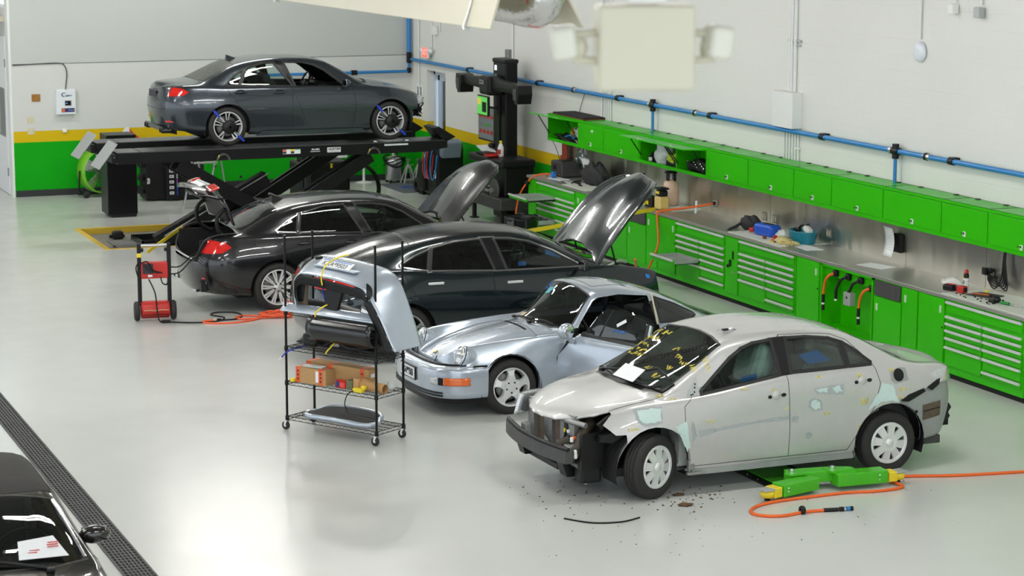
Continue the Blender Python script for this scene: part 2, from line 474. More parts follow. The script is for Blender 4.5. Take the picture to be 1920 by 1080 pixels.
# ---- wheels: outer face at +y, axle at origin
def spoke(mb, ang, rad, hw, ys, th=0.02, skew=0.0):
    ca, sa = math.cos(ang), math.sin(ang); n = len(rad); V = []
    for r, w, y in zip(rad, hw, ys):
        sk = skew*(r-rad[0])
        for sgn, yy in ((-1, y), (1, y), (1, y-th), (-1, y-th)):
            t = sgn*w*(1.0 if yy == y else 1.1)+sk
            V.append((r*ca-t*sa, yy, r*sa+t*ca))
    F = []
    for i in range(n-1):
        a, b = i*4, (i+1)*4
        for k in range(4): F.append((a+k, a+(k+1) % 4, b+(k+1) % 4, b+k))
    mb.add(V, F)
def make_wheel(parent, loc, R, width, rim, style, rz=0.0, steer=0.0, rimmat=None, darkmat=None):
    w = width/2
    t = MB().use(M['rubber'])
    side = [(rim*0.985, w*0.80), (rim+0.012, w*0.93), (rim+(R-rim)*0.55, w*1.0), (R-0.022, w*0.90), (R-0.006, w*0.74)]
    prof = [(a, b) for a, b in side]
    tr = []
    ng = 4
    for i in range(ng*2+1):
        y = w*0.74*(1-i/ng); tr.append((R, y))
    prof = side[:]
    for i in range(ng+1):
        yc = w*0.70*(1-2*i/ng)
        if 0 < i < ng: prof += [(R, yc+0.006), (R-0.009, yc+0.005), (R-0.009, yc-0.005), (R, yc-0.006)]
    prof += [(a, -b) for a, b in side[::-1]]
    t.lathe(prof, axis='y', seg=56)
    o = t.build('wheel', None, parent, loc, (0, 0, rz+steer))
    rm = rimmat or M['alu']; dk = darkmat or M['black']
    b = MB().use(rm)
    b.lathe([(rim*0.99, w*0.80), (rim*1.03, w*0.90), (rim*1.0, w*0.97), (rim*0.955, w*0.90), (rim*0.93, w*0.70), (rim*0.90, w*0.1), (rim*0.90, -w*0.8)], axis='y', seg=48)
    y0 = w*0.78; r0, r1 = rim*0.20, rim*0.95
    nut = 5; nr = 0.055
    if style == 'cover8':
        for k in range(8):
            spoke(b, 2*PI*k/8+0.1, [rim*.14, rim*.40, rim*.75, rim*.97], [.040, .034, .040, .056], [y0+.015, y0+.022, y0+.012, y0+.01], .018, 0.10)
        b.lathe([(0, y0+.036), (rim*.14, y0+.034), (rim*.2, y0+.024), (rim*.24, y0)], axis='y', seg=24)
        nut = 0
        b.lathe([(rim*.86, y0+.005), (rim*.90, y0+.018), (rim*.97, y0+.014), (rim*1.0, y0)], axis='y', seg=40)
    elif style == 'cup5':
        for k in range(5):
            spoke(b, 2*PI*k/5+PI/2, [rim*.25, rim*.45, rim*.62, rim*.80, rim*.93], [.066, .044, .032, .036, .066], [y0+.012, y0+.022, y0+.018, y0+.002, y0-.012], .045)
        b.lathe([(0, y0+.018), (rim*.28, y0+.014), (rim*.42, y0+.016), (rim*.46, y0-.03)], axis='y', seg=30)
        nr = 0.062
    elif style == 'double5':
        for k in range(5):
            for d in (-1, 1):
                spoke(b, 2*PI*k/5+PI/2+d*0.135, [rim*.22, rim*.6, rim*.97], [.010, .008, .010], [y0-.03, y0-.012, y0+.012], .03)
        b.use(dk)
        b.lathe([(0, y0-.01), (rim*.25, y0-.018), (rim*.30, y0-.05)], axis='y', seg=24)
        for k in range(5):
            spoke(b, 2*PI*k/5+PI/2, [rim*.22, rim*.6, rim*.93], [.030, .036, .044], [y0-.036, y0-.022, y0+.004], .03)
            for d in (-1, 1): spoke(b, 2*PI*k/5+PI/2+d*.2, [rim*.25, rim*.6, rim*.93], [.012, .010, .012], [y0-.036, y0-.022, y0+.004], .03)
    elif style == 'multi':
        for k in range(10):
            for d in (-1, 1):
                spoke(b, 2*PI*k/10+0.05+d*0.085, [rim*.20, rim*.55, rim*.97], [.010, .010, .0115], [y0-.02, y0-.004, y0+.012], .028, 0.0)
            spoke(b, 2*PI*k/10+0.05, [rim*.90, rim*.97], [.03, .034], [y0+.006, y0+.012], .02)
        b.lathe([(0, y0-.004), (rim*.17, y0-.008), (rim*.24, y0-.02), (rim*.25, y0-.05)], axis='y', seg=24)
    elif style == 'slim5':
        for k in range(5):
            for d in (-1, 1):
                spoke(b, 2*PI*k/5+0.35+d*0.20, [rim*.20, rim*.5, rim*.97], [.020, .016, .022], [y0+.01, y0+.008, y0+.0], .03, d*0.05)
        b.lathe([(0, y0+.012), (rim*.22, y0+.008), (rim*.25, y0-.04)], axis='y', seg=24)
    b.build('rim', None, o)
    d = MB().use(dk)
    d.lathe([(0, -0.01), (rim*0.89, -0.01), (rim*0.89, -w*0.8)], axis='y', seg=32)
    if nut:
        for k in range(5):
            a = 2*PI*k/5+PI/2+PI/5
            d.lathe([(0, y0+.02), (.010, y0+.02), (.011, y0-.03)], (nr*math.cos(a), 0, nr*math.sin(a)), 'y', 8)
    d.build('hub', None, o)
    ds = MB().use(M['steel']); ds.lathe([(0.07, .012), (rim*.72, .012), (rim*.72, -.006)], axis='y', seg=36)
    ds.box((rim*.5, .0, rim*.35), (.10, .07, .16), ry=-0.6)
    ds.build('brake_disc', None, o)
    return o

def seat(parent, x, y, z, m, name='seat', h=0.62, w=0.48, lean=0.32, head=True):
    mb = MB().use(m)
    mb.rbox((x, y, z+0.06), (0.52, w, 0.16), .05, ry=-0.08, seg=3)
    bx = x-0.26
    mb.rbox((bx-math.sin(lean)*h*0.5, y, z+0.10+math.cos(lean)*h*0.5), (0.14, w, h), .06, ry=-lean, seg=3)
    for s in (-1, 1): mb.rbox((bx-math.sin(lean)*h*0.45+.05, y+s*w*.43, z+0.08+math.cos(lean)*h*0.45), (0.14, .09, h*.75), .04, ry=-lean, seg=2)
    if head: mb.rbox((bx-math.sin(lean)*(h+.13), y, z+0.12+math.cos(lean)*(h+.13)), (0.10, 0.27, 0.18), .045, ry=-lean, seg=3)
    return mb.build(name, None, parent)
def cabin(parent, S, x0, x1, dash_x, seatx, floor_z, m, wheel_y=0.36, rear=True, m2=None, zb=None, sh=0.62, sz=0.18, mt=None):
    # floor pan, door cards, bulkheads, dashboard, wheel and seats
    F = S.F; mb = MB().use(mt or M['dark'])
    yb = F['yb']((x0+x1)/2)-0.09; zz = zb or F['zb']((x0+x1)/2)-0.05
    mb.bb((x0, -yb, floor_z-.03), (x1, yb, floor_z))
    for s in (-1, 1): mb.bb((x0, s*(yb-.03), floor_z), (x1, s*yb, zz))
    mb.bb((x1-.04, -yb, floor_z), (x1, yb, zz)); mb.bb((x0, -yb, floor_z), (x0+.04, yb, zz))
    mb.build('cabin_tub', None, parent)
    d = MB().use(m2 or M['black'])
    d.rbox((dash_x+.10, 0, zz-.07), (.55, yb*2-.04, .16), .05, ry=0.10, seg=3)
    d.rbox((dash_x-.12, wheel_y, zz+.00), (.20, .34, .10), .04, ry=0.2)
    d.rbox((dash_x-.15, 0, floor_z+.25), (.5, .24, .40), .05)
    d.build('dashboard', None, parent)
    w = MB().use(M['black']); n = 24; cx, cz = dash_x-.33, zz+.02
    pts = [(cx+.19*math.sin(2*PI*i/n)*0.35, wheel_y+.19*math.cos(2*PI*i/n), cz+.19*math.sin(2*PI*i/n)*0.94) for i in range(n+1)]
    w.tube(pts, .016, 8, False); w.rbox((cx, wheel_y, cz-.01), (.05, .15, .12), .02, ry=0.35)
    w.box((cx, wheel_y, cz), (.02, .36, .035), ry=0.35); w.box((cx, wheel_y, cz-.09), (.02, .04, .17), ry=0.35)
    w.cyl((cx, wheel_y, cz), (cx+.25, wheel_y, cz-.08), .03)
    w.build('steering_wheel', None, parent)
    for s in (-1, 1): seat(parent, seatx, s*0.36, floor_z+sz, m, 'seat', sh)
    if rear:
        r = MB().use(m); xr = seatx-.72
        r.rbox((xr, 0, floor_z+.26), (.5, 1.25, .2), .06, seg=3); r.rbox((xr-.32, 0, floor_z+.55), (.16, 1.25, .56), .06, ry=-0.4, seg=3)
        for s in (-1, 1): r.rbox((xr-.42, s*.36, floor_z+.80), (.10, .26, .15), .04, ry=-.3, seg=3)
        r.build('rear_seat', None, parent)
def wheel_house(parent, xs, R, y0, y1, z):
    for x in xs:
        for s in (-1, 1):
            mb = MB().use(M['dark']); n = 16; V = []; Fc = []
            for i in range(n+1):
                a = -0.35+(PI+0.7)*i/n
                for y in (y0, y1): V.append((x+R*math.cos(a), s*y, z+R*math.sin(a)))
            for i in range(n): Fc.append((2*i, 2*i+1, 2*i+3, 2*i+2))
            mb.add(V, Fc, True)
            mb.add([(x+R*math.cos(-0.35+(PI+.7)*i/n), s*y1, z+R*math.sin(-0.35+(PI+.7)*i/n)) for i in range(n+1)], [list(range(n+1))])
            mb.build('wheel_house', None, parent)
def arch_lip(parent, S, x, z, r, m, t=0.02, deep=0.05, name='arch_lip'):
    # the folded edge of the wheel opening
    for s in (-1, 1):
        mb = MB().use(m); n = 26; V = []; Fc = []
        for i in range(n+1):
            a = -0.25+(PI+0.5)*i/n
            xx, zz = x+(r+.004)*math.cos(a), z+(r+.004)*math.sin(a)
            h = S.side(xx, zz, s, 0.0); y = h[0].y if h else s*0.8
            V += [(x+r*math.cos(a), y+s*.002, z+r*math.sin(a)), (x+r*math.cos(a), y-s*deep, z+r*math.sin(a))]
        for i in range(n): Fc.append((2*i, 2*i+1, 2*i+3, 2*i+2))
        mb.add(V, Fc, True); mb.build(name, None, parent)
def seals(S, panes, others, w, lift, m, name='window_seal'):
    # panes: {label: object}; the rubber round each pane is a piece of that pane
    for lab, o in panes.items():
        if o is None: continue
        e = S.borders([lab], others)
        if e: g = MB().use(m); S.strip(g, e, w, lift); g.build(name, None, o)
def gaps(S, parts, others, w=.0035):
    for lab, o in parts.items():
        if o is None: continue
        e = S.borders([lab], others)
        if e: g = MB().use(M['dark']); S.strip(g, e, w); g.build('panel_gap', None, o)
def door_handle(parent, S, x, z, sd, m, L=.20, H=.022, name='door_handle'):
    h = S.side(x, z, sd, 0.0)
    if not h: return
    y = h[0].y; mb = MB().use(M['dark'])
    mb.lathe([(0, .004), (1.0, .002), (1.05, -.01)], (0, 0, 0), 'y', 20)
    mb.xform(Matrix.Translation((x, y, z+.006)) @ Matrix.Diagonal((L*.36, sd*1.0, .034, 1)))
    mb.use(m); pts = [(x+L*(t-.5), y+sd*(.012+.030*math.sin(PI*t)), z) for t in [i/10 for i in range(11)]]
    mb.tube(pts, [H*.5+H*.5*math.sin(PI*i/10)**.5 if 0 < i < 10 else H*.5 for i in range(11)], 8, True, None, 0.6)
    return mb.build(name, None, parent)
def mirror_cap(parent, x, y, z, sd, m, name='wing_mirror'):
    mb = MB().use(M['black']); mb.tube([(x, y, z-.05), (x+.0, y+sd*.10, z-.03)], .025, 8)
    mb.use(m); k = len(mb.v); mb.ball((0, 0, 0), (.075, .12, .075), 16, 10)
    for i in range(k, len(mb.v)):
        v = mb.v[i]; mb.v[i] = (max(v[0], -.02)+x, v[1]+y+sd*.16, v[2]*(1 if v[2] < 0 else .85)+z+.01)
    o = mb.build(name, None, parent)
    g = MB().use(M['chrome']); g.rbox((x-.022, y+sd*.16, z+.01), (.006, .19, .10), .003); g.build('mirror_glass', None, o)
    return o
FILL = [[(1.452, 0.867), (1.372, 0.873), (1.22, 0.878), (1.239, 0.761), (1.391, 0.744), (1.452, 0.785)], [(1.089, 0.699), (0.965, 0.738), (0.932, 0.487), (0.964, 0.447), (1.041, 0.604)], [(-0.452, 0.929), (-0.59, 0.938), (-0.575, 0.893), (-0.48, 0.9)], [(-0.638, 0.929), (-0.717, 0.949), (-0.744, 0.889), (-0.671, 0.88)], [(-0.447, 0.825), (-0.494, 0.795), (-0.493, 0.743), (-0.433, 0.732), (-0.392, 0.767), (-0.399, 0.813)], [(-1.21, 0.93), (-1.332, 0.899), (-1.375, 0.739), (-1.196, 0.754), (-1.056, 0.68), (-1.032, 0.682), (-1.139, 0.821)]]
SAND = [[(1.497, 0.882), (1.392, 0.892), (1.206, 0.89), (1.226, 0.741), (1.395, 0.72), (1.476, 0.767)], [(0.919, 0.734), (0.881, 0.705), (0.862, 0.587), (0.911, 0.527)], [(0.85, 0.64), (0.6, 0.65), (0.602, 0.62), (0.832, 0.57)], [(0.6, 0.652), (0.2, 0.68), (0.206, 0.655), (0.602, 0.62)], [(0.2, 0.682), (-0.148, 0.7), (-0.147, 0.662), (0.206, 0.655)], [(-0.434, 0.94), (-0.773, 0.96), (-0.76, 0.851), (-0.449, 0.887)], [(-0.43, 0.847), (-0.513, 0.82), (-0.522, 0.725), (-0.415, 0.713), (-0.362, 0.764), (-0.376, 0.831)], [(-0.177, 0.68), (-0.23, 0.697), (-0.26, 0.663), (-0.218, 0.624), (-0.177, 0.638)], [(-0.335, 0.507), (-0.388, 0.518), (-0.415, 0.478), (-0.376, 0.443), (-0.333, 0.464)]]
NOTES = [(1.53, 0.704, 0.122, 0.038, 4), (1.192, 0.975, 0.08, 0.03, 3), (1.076, 0.945, 0.074, 0.03, 2), (0.725, 0.717, 0.104, 0.03, 3), (0.331, 0.988, 0.086, 0.03, 3), (0.02, 0.961, 0.068, 0.03, 2), (-0.119, 0.769, 0.058, 0.03, 2), (-0.487, 1.048, 0.082, 0.03, 3), (-0.943, 1.023, 0.072, 0.05, 3), (-0.986, 0.771, 0.084, 0.082, 4), (-0.564, 0.684, 0.084, 0.038, 3), (-1.328, 1.042, 0.074, 0.048, 3), (-1.435, 0.848, 0.102, 0.042, 3), (-1.403, 0.773, 0.088, 0.032, 3), (-0.937, 0.523, 0.024, 0.03, 2)]
WSNOTES = [(0.565, -0.495, 0.464, 5), (0.662, -0.515, 0.356, 4), (0.766, -0.448, 0.316, 3), (0.85, -0.398, 0.402, 4), (0.911, -0.369, 0.338, 4), (0.77, 0.322, 0.148, 3), (0.807, 0.474, 0.156, 3), (0.78, 0.623, 0.1, 3), (0.65, 0.649, 0.1, 4), (0.705, 0.137, 0.118, 2), (0.919, 0.389, 0.1, 2), (1.029, 0.147, 0.1, 2), (1.06, 0.385, 0.1, 2)]
# ------------------------------------------------------------------ silver saloon under repair (front bumper off)
def paint(name, col, metal=0.35, rough=0.32, coat=1.0, flake=0.06):
    m = mat(name, col, rough, metal, coat, noise=flake, nscale=9)
    return m
M['p_silver'] = paint('silver_paint_primed', (0.50, 0.50, 0.49), 0.25, 0.38)
M['filler'] = mat('pale_body_filler', (0.52, 0.66, 0.63), 0.8, noise=0.06, nscale=30)
M['sanded'] = mat('sanded_grey_primer', (0.36, 0.385, 0.395), 0.7, noise=0.1, nscale=20)
M['barezinc'] = mat('bare_inner_panel', (0.34, 0.36, 0.35), 0.55, 0.3, noise=0.15, nscale=9)
M['chalk'] = mat('yellow_paint_marker', (0.80, 0.68, 0.10), 0.7, noise=0.1)
M['rust'] = mat('rusty_brown_metal', (0.10, 0.075, 0.05), 0.8, noise=0.4, nscale=30)
COR = dict(
 xs_f=1.78, xs_r=-1.80, N=88, pw=0.72, glass_in=0.03, bulge=0.014,
 xf=[2.1, 2.12, 2.16, 2.18, 2.17, 2.16, 2.16, 2.16, 2.17, 2.18],
 xr=[-2.15, -2.18, -2.23, -2.27, -2.27, -2.26, -2.25, -2.25, -2.26, -2.26],
 curves=dict(
  zt=[(-2.30,.94),(-2.24,1.00),(-2.15,1.03),(-1.95,1.055),(-1.75,1.07),(-1.68,1.085),(-1.35,1.25),(-1.05,1.385),(-.9,1.43),(-.6,1.475),(-.2,1.495),(.1,1.485),(.38,1.435),(.7,1.29),(1.2,1.055),(1.27,1.03),(1.4,1.005),(1.6,.96),(1.85,.89),(2.0,.835),(2.1,.785),(2.18,.715)],
  zb=[(-2.30,.90),(-2.1,.985),(-1.9,1.02),(-1.5,1.065),(-1.1,1.085),(-.15,1.06),(.8,.945),(1.1,.925),(1.4,.905),(1.72,.83),(1.9,.76),(2.1,.66)],
  yb=[(-2.3,.70),(-1.9,.745),(-1.5,.79),(-1,.81),(0,.82),(.8,.81),(1.2,.785),(1.72,.74),(2.1,.62)],
  zm=[(-2.3,.66),(-1.3,.70),(0,.62),(1.3,.66),(2.1,.55)],
  ym=[(-2.3,.80),(-1.8,.845),(-1.3,.885),(-.8,.875),(.8,.872),(1.3,.885),(1.72,.85),(2.1,.78)],
  zl=[(-2.3,.33),(-1.7,.27),(-.8,.235),(.9,.235),(2.1,.25)],
  yl=[(-2.3,.72),(-1.3,.82),(1.3,.83),(2.1,.72)],
  zr=[(-2.3,.93),(-2.0,1.035),(-1.72,1.06),(-1.60,1.085),(-1.35,1.195),(-1.05,1.335),(-.9,1.385),(-.6,1.43),(-.2,1.45),(.1,1.435),(.44,1.385),(.7,1.235),(1.0,1.065),(1.12,1.005),(1.3,.965),(1.6,.92),(1.85,.85),(2.0,.80),(2.18,.70)],
  yr=[(-2.3,.5),(-1.9,.58),(-1.6,.60),(-1.05,.60),(-.3,.595),(.44,.60),(.8,.645),(1.12,.70),(1.3,.62),(1.72,.55),(2.08,.40)]))
def rough_edge(q, seed, n=5, amp=.007):
    rnd = random.Random(seed); out = []
    for i in range(len(q)):
        a, b = q[i], q[(i+1) % len(q)]; p, d = q[i-1], q[(i+2) % len(q)]
        for k in range(n):
            t = k/n; o = [0.5*((2*a[j])+(b[j]-p[j])*t*.6+(2*p[j]-5*a[j]+4*b[j]-d[j])*t*t*.0)+(b[j]-a[j])*t*.7 for j in (0, 1)]
            out.append((a[0]+(b[0]-a[0])*t+rnd.uniform(-amp, amp), a[1]+(b[1]-a[1])*t+rnd.uniform(-amp, amp)))
    return out
def build_corolla():
    c = thing('saloon_car', 'silver saloon with its front bumper off, pale filler patches and yellow marker notes', 'car', (10.418, 19.61, 0), math.radians(180.7), 'cars parked in the repair shop')
    S = Shell(COR); P = M['p_silver']
    for x in (1.3, -1.3):
        S.cut('arch', circ(x, .325, .385 if x > 0 else .40), bands=(0, 1))
    S.remove('arch')
    ws = [(1.13,.665),(1.20,.45),(1.25,.2),(1.26,0),(1.25,-.2),(1.20,-.45),(1.13,-.665),(.47,-.565),(.41,-.3),(.395,0),(.41,.3),(.47,.565)]
    S.cut('windscreen', ws, (0, 1), (2, 3))
    rg = [(-1.02,.535),(-1.0,.25),(-.995,0),(-1.0,-.25),(-1.02,-.535),(-1.58,-.555),(-1.66,-.4),(-1.70,0),(-1.66,.4),(-1.58,.555)]
    S.cut('rear_window', rg, (0, 1), (2, 3))
    S.cut('cowl', [(1.15,.705),(1.28,.48),(1.36,.15),(1.36,-.15),(1.28,-.48),(1.15,-.705),(1.0,-.69),(1.0,.69)], (0, 1), (2, 3), test=lambda c: c.x > 1.02)
    S.cut('hood', [(1.16,.73),(1.45,.715),(1.72,.68),(1.84,.63),(1.99,.50),(2.10,.30),(2.15,.1),(2.15,-.1),(2.10,-.30),(1.99,-.50),(1.84,-.63),(1.72,-.68),(1.45,-.715),(1.16,-.73)], (0, 1), (2, 3))
    S.cut('fender_tip', [(1.55,.86),(1.71,.835),(1.80,.75),(1.70,.66),(1.55,.66)], bands=(1, 2))
    S.cut('front', [(1.55,-.1),(3,-.1),(3,.68),(1.60,.68)], bands=(0, 1, 2, 3)); S.cut('front', [(1.70,.5),(3,.5),(3,1.3),(1.70,1.3)])
    S.remove('front')
    fw = [(.775,.965),(.775,.99),(.42,1.275),(.28,1.355),(.15,1.395),(-.05,1.415),(-.09,1.09)]
    rw = [(-.21,1.10),(-.215,1.42),(-.45,1.415),(-.70,1.385),(-.80,1.35),(-.835,1.11)]
    qw = [(-.87,1.11),(-.845,1.335),(-.95,1.27),(-1.12,1.135),(-1.11,1.112)]
    for sd in (1, -1):
        k = 'L' if sd > 0 else 'R'
        S.cut('fw'+k, fw, bands=(2,), side=sd); S.cut('rw'+k, rw, bands=(2,), side=sd); S.cut('qw'+k, qw, bands=(2,), side=sd)
        S.cut('pil'+k, [(-.07,1.075),(-.03,1.43),(-.235,1.435),(-.23,1.085)], bands=(2,), side=sd)
        S.cut('pil'+k, [(-.82,1.10),(-.79,1.37),(-.86,1.345),(-.88,1.10)], bands=(2,), side=sd)
        S.cut('fd'+k, [(.925,.29),(.99,.60),(.965,.935),(.80,1.01),(.42,1.32),(.1,1.44),(-.15,1.45),(-.155,.29)], bands=(1, 2), side=sd)
        S.cut('rd'+k, [(-.155,.29),(-.15,1.45),(-.7,1.43),(-.90,1.35),(-1.13,1.13),(-1.185,.93),(-1.10,.70),(-.82,.29)], bands=(1, 2), side=sd)
        S.cut('tail'+k, [(-1.80,.955),(-1.93,1.0),(-2.4,1.0),(-2.4,.88),(-1.90,.88)], bands=(1,), side=sd)
        S.cut('inner'+k, [(-1.40,.75),(-1.90,.87),(-2.5,.87),(-2.5,.1),(-1.40,.1)], bands=(0, 1), side=sd)
    S.cut('trunk', [(-1.64,.60),(-1.9,.62),(-2.4,.62),(-2.4,-.62),(-1.9,-.62),(-1.64,-.60)], (0, 1), (2, 3))
    S.part(['body', 'fender_tip'], 'body_shell', P, c)
    O = {}
    O['hood'] = S.part(['hood'], 'bonnet', P, c, solid=.02)
    O['trunk'] = S.part(['trunk'], 'boot_lid', P, c)
    S.part(['cowl'], 'cowl_panel', M['black'], c, inset=.012)
    O['windscreen'] = S.part(['windscreen'], 'windscreen', M['glass'], c); O['rear_window'] = S.part(['rear_window'], 'rear_window', M['glass'], c)
    for k in 'LR':
        O['fd'+k] = S.part(['fd'+k], 'front_door', P, c); O['fw'+k] = S.part(['fw'+k], 'side_window', M['glassmid'], c)
        O['rd'+k] = S.part(['rd'+k], 'rear_door', P, c); O['rw'+k] = S.part(['rw'+k], 'side_window', M['glassmid'], c)
        O['qw'+k] = S.part(['qw'+k], 'quarter_window', M['glassmid'], c); S.part(['pil'+k], 'door_pillar', M['black'], c)
        S.part(['tail'+k], 'tail_light', M['clear'], c); S.part(['inner'+k], 'bare_rear_quarter', M['barezinc'], c, inset=.03)
        gaps(S, {'fd'+k: O['fd'+k]}, ['body','fender_tip','rd'+k]); gaps(S, {'rd'+k: O['rd'+k]}, ['body'])
    gaps(S, {q: O[q] for q in ('hood', 'trunk')}, ['body','fender_tip','tailL','tailR'])
    seals(S, {q: O[q] for q in ('fwL','fwR','rwL','rwR','qwL','qwR')}, ['fdL','fdR','rdL','rdR','body','pilL','pilR'], .024, .003, M['seal'])
    seals(S, {q: O[q] for q in ('windscreen','rear_window')}, ['body','cowl','trunk'], .016, .002, M['seal'])
    arch_lip(c, S, 1.3, .325, .385, P); arch_lip(c, S, -1.3, .325, .40, M['black'], deep=.09, name='wheel_arch_liner')
    wheel_house(c, (1.3, -1.3), .41, .85, .52, .32)
    make_wheel(c, (1.3, .765, .315), .315, .20, .205, 'cover8', 0, math.radians(24), M['satin'])
    make_wheel(c, (-1.3, .765, .315), .315, .20, .205, 'cover8', 0, 0, M['satin'])
    make_wheel(c, (1.3, -.765, .315), .315, .20, .205, 'cover8', PI, math.radians(24), M['satin'])
    make_wheel(c, (-1.3, -.765, .315), .315, .20, .205, 'cover8', PI, 0, M['satin'])
    cabin(c, S, -1.25, 1.02, .72, -.10, .30, M['greycloth'], .36, m2=mat('grey_dashboard', (.10, .105, .10), .7, noise=.1), zb=.93, mt=M['greycloth'])
    u = MB().use(M['darksteel'])
    u.bb((-2.0, -.70, .22), (1.62, .70, .30)); u.bb((-1.9, -.62, .30), (-1.2, .62, .80)); u.bb((1.05, -.62, .25), (1.12, .62, .92))
    u.build('underbody', None, c)
    # sill seam
    for sd in (1, -1): s = MB().use(M['barezinc']); s.bb((-.92, sd*.80, .195), (.92, sd*.835, .25)); s.build('sill_flange', None, c)
    s = MB().use(M['steel']); s.rbox((.90, .83, .30), (.07, .05, .10), .01); s.rbox((.86, .84, .215), (.18, .05, .03), .01)
    s.build('fender_mount', None, c)
    # --- exposed front end
    FX = .27
    f = MB().use(M['steel'])
    f.tube([(1.66, y, .735) if abs(y) > .5 else (1.74, y, .745) for y in [-.66, -.45, 0, .45, .66]], .028, 6)
    for y in (-.42, .30, .02): f.box((1.72, y, .58), (.05, .09 if y else .05, .36))
    f.box((1.70, .45, .60), (.05, .14, .40), rz=.1); f.box((1.70, -.50, .60), (.05, .12, .36))
    f.tube([(1.70, -.6, .34), (1.72, 0, .33), (1.70, .6, .34)], .03, 6)
    f.use(M['alu']); f.box((1.685, -.12, .56), (.03, .50, .34)); f.box((1.70, .20, .56), (.03, .22, .32))
    f.use(M['rust']); f.box((1.69, -.32, .54), (.025, .18, .30)); f.box((1.73, .18, .62), (.02, .12, .22), rx=.1)
    f.build('radiator_support', None, c, (FX, 0, 0))
    f = MB().use(M['galv']); f.rbox((1.70, .52, .47), (.20, .14, .12), .012); f.rbox((1.70, -.52, .47), (.20, .12, .12), .012)
    f.rbox((1.62, .55, .27), (.04, .09, .26), .02); f.box((1.64, .50, .36), (.06, .12, .12))
    f.build('crash_box', None, c, (FX, 0, 0))
    b = MB().use(M['darksteel'])
    arc = [(1.90+.09*(1-(y/.72)**2), y) for y in [i/10*.72 for i in range(-10, 11)]]
    for i in range(20):
        (x0, y0), (x1, y1) = arc[i], arc[i+1]
        for z0, z1, d in ((.40, .50, .0), (.50, .525, -.06)):
            b.add([(x0, y0, z0), (x1, y1, z0), (x1+d*0, y1, z1), (x0, y0, z1), (x0-.08, y0, z0), (x1-.08, y1, z0), (x1-.08, y1, z1), (x0-.08, y0, z1)],
                  [(0,1,2,3),(7,6,5,4),(3,2,6,7),(0,4,5,1)])
    b.add([(arc[0][0], arc[0][1], .40), (arc[0][0], arc[0][1], .525), (arc[0][0]-.08, arc[0][1], .525), (arc[0][0]-.08, arc[0][1], .40)], [(0,1,2,3)])
    b.add([(arc[-1][0], arc[-1][1], .40), (arc[-1][0], arc[-1][1], .525), (arc[-1][0]-.08, arc[-1][1], .525), (arc[-1][0]-.08, arc[-1][1], .40)], [(3,2,1,0)])
    b.use(M['alu'])
    for y in (.52, -.50): b.lathe([(.022, .0), (.016, .006), (.012, .0)], (1.87 if abs(y) < .51 else 1.865, y, .445), 'x', 12)
    b.use(M['black']); b.tube([(x-.03, y, .535) for x, y in arc], .022, 6)
    b.build('bumper_beam', None, c, (FX, 0, 0))
    k = MB().use(M['black'])
    k.prism([(1.86, .40), (1.80, .22), (1.70, .22), (1.70, .40)], 'y', -.60, -.46); k.prism([(1.84, .42), (1.76, .20), (1.66, .20), (1.68, .42)], 'y', .30, .46)
    k.box((1.60, -.20, .24), (.30, .80, .05)); k.rbox((1.60, .58, .30), (.22, .18, .26), .03)
    k.box((1.30, .0, .50), (.40, 1.15, .40)); k.rbox((1.35, .45, .62), (.3, .3, .2), .04); k.box((1.62, .70, .50), (.25, .04, .34), rz=.2)
    k.build('front_brackets', None, c, (FX, 0, 0)); k = MB().use(M['black'])
    k.prism([(1.55, .74), (1.70, .68), (1.84, .66), (1.86, .60), (1.72, .58), (1.55, .66)], 'y', .74, .80)
    k.prism([(1.62, .86), (1.74, .82), (1.84, .75), (1.80, .70)], 'y', .69, .735)
    k.build('fender_bracket', None, c)
    h = MB().use(mat('dirty_hose', (0.035, 0.028, 0.016), 0.6, noise=0.4, nscale=20, bump=0.2))
    h.tube(smooth_path([(1.52, .46, .72), (1.66, .58, .62), (1.74, .66, .52), (1.80, .58, .42), (1.83, .46, .43), (1.80, .40, .50), (1.72, .46, .56)]), .055, 10)
    h.build('intake_hose', None, c, (FX, 0, 0))
    w = MB().use(M['black']); w.tube(smooth_path([(1.74, -.1, .50), (1.78, .15, .47), (1.76, .33, .52), (1.74, .40, .66), (1.72, .38, .72)]), .010, 6)
    w.tube(smooth_path([(1.62, .70, .66), (1.72, .72, .58), (1.76, .70, .50)]), .012, 6)
    w.use(M['white']); w.rbox((1.78, .68, .48), (.035, .05, .09), .012); w.rbox((1.78, .60, .60), (.03, .03, .05), .008); w.rbox((1.73, .42, .64), (.03, .04, .03), .005)
    w.use(M['yellow']); w.rbox((1.74, .37, .64), (.03, .035, .035), .006)
    w.use(M['orange']); w.rbox((1.72, .55, .60), (.05, .05, .025), .008)
    w.build('wiring_loom', None, c, (FX, 0, 0))
    hl = MB().use(M['clear'])
    hl.grid(lambda u, v: (1.74+.36*math.sin(u*1.5)-.06*v, -.73+.20*(1-math.cos(u*1.45)), .60+.20*v), 10, 6)
    hl.build('headlight', None, c, solid=.05, offset=1)
    # --- rear end without bumper
    r = MB().use(M['black'])
    S.decal(r, [(-1.41,.735),(-1.50,.79),(-1.70,.835),(-1.72,.80),(-1.50,.72)], 1, .004); S.decal(r, [(-1.74,.84),(-1.88,.90),(-1.93,.91),(-1.90,.85),(-1.80,.80)], 1, .004)
    r.build('bumper_bracket', None, c)
    r = MB().use(M['black']); arc2 = [(-2.12-.10*(1-(y/.62)**2), y) for y in [i/8*.62 for i in range(-8, 9)]]
    for z, rr in ((.56, .05), (.47, .04)): r.tube([(x, y, z) for x, y in arc2], rr, 6)
    r.box((-2.08, .55, .47), (.16, .10, .20)); r.box((-2.08, -.55, .47), (.16, .10, .20)); r.build('rear_bumper_beam', None, c)
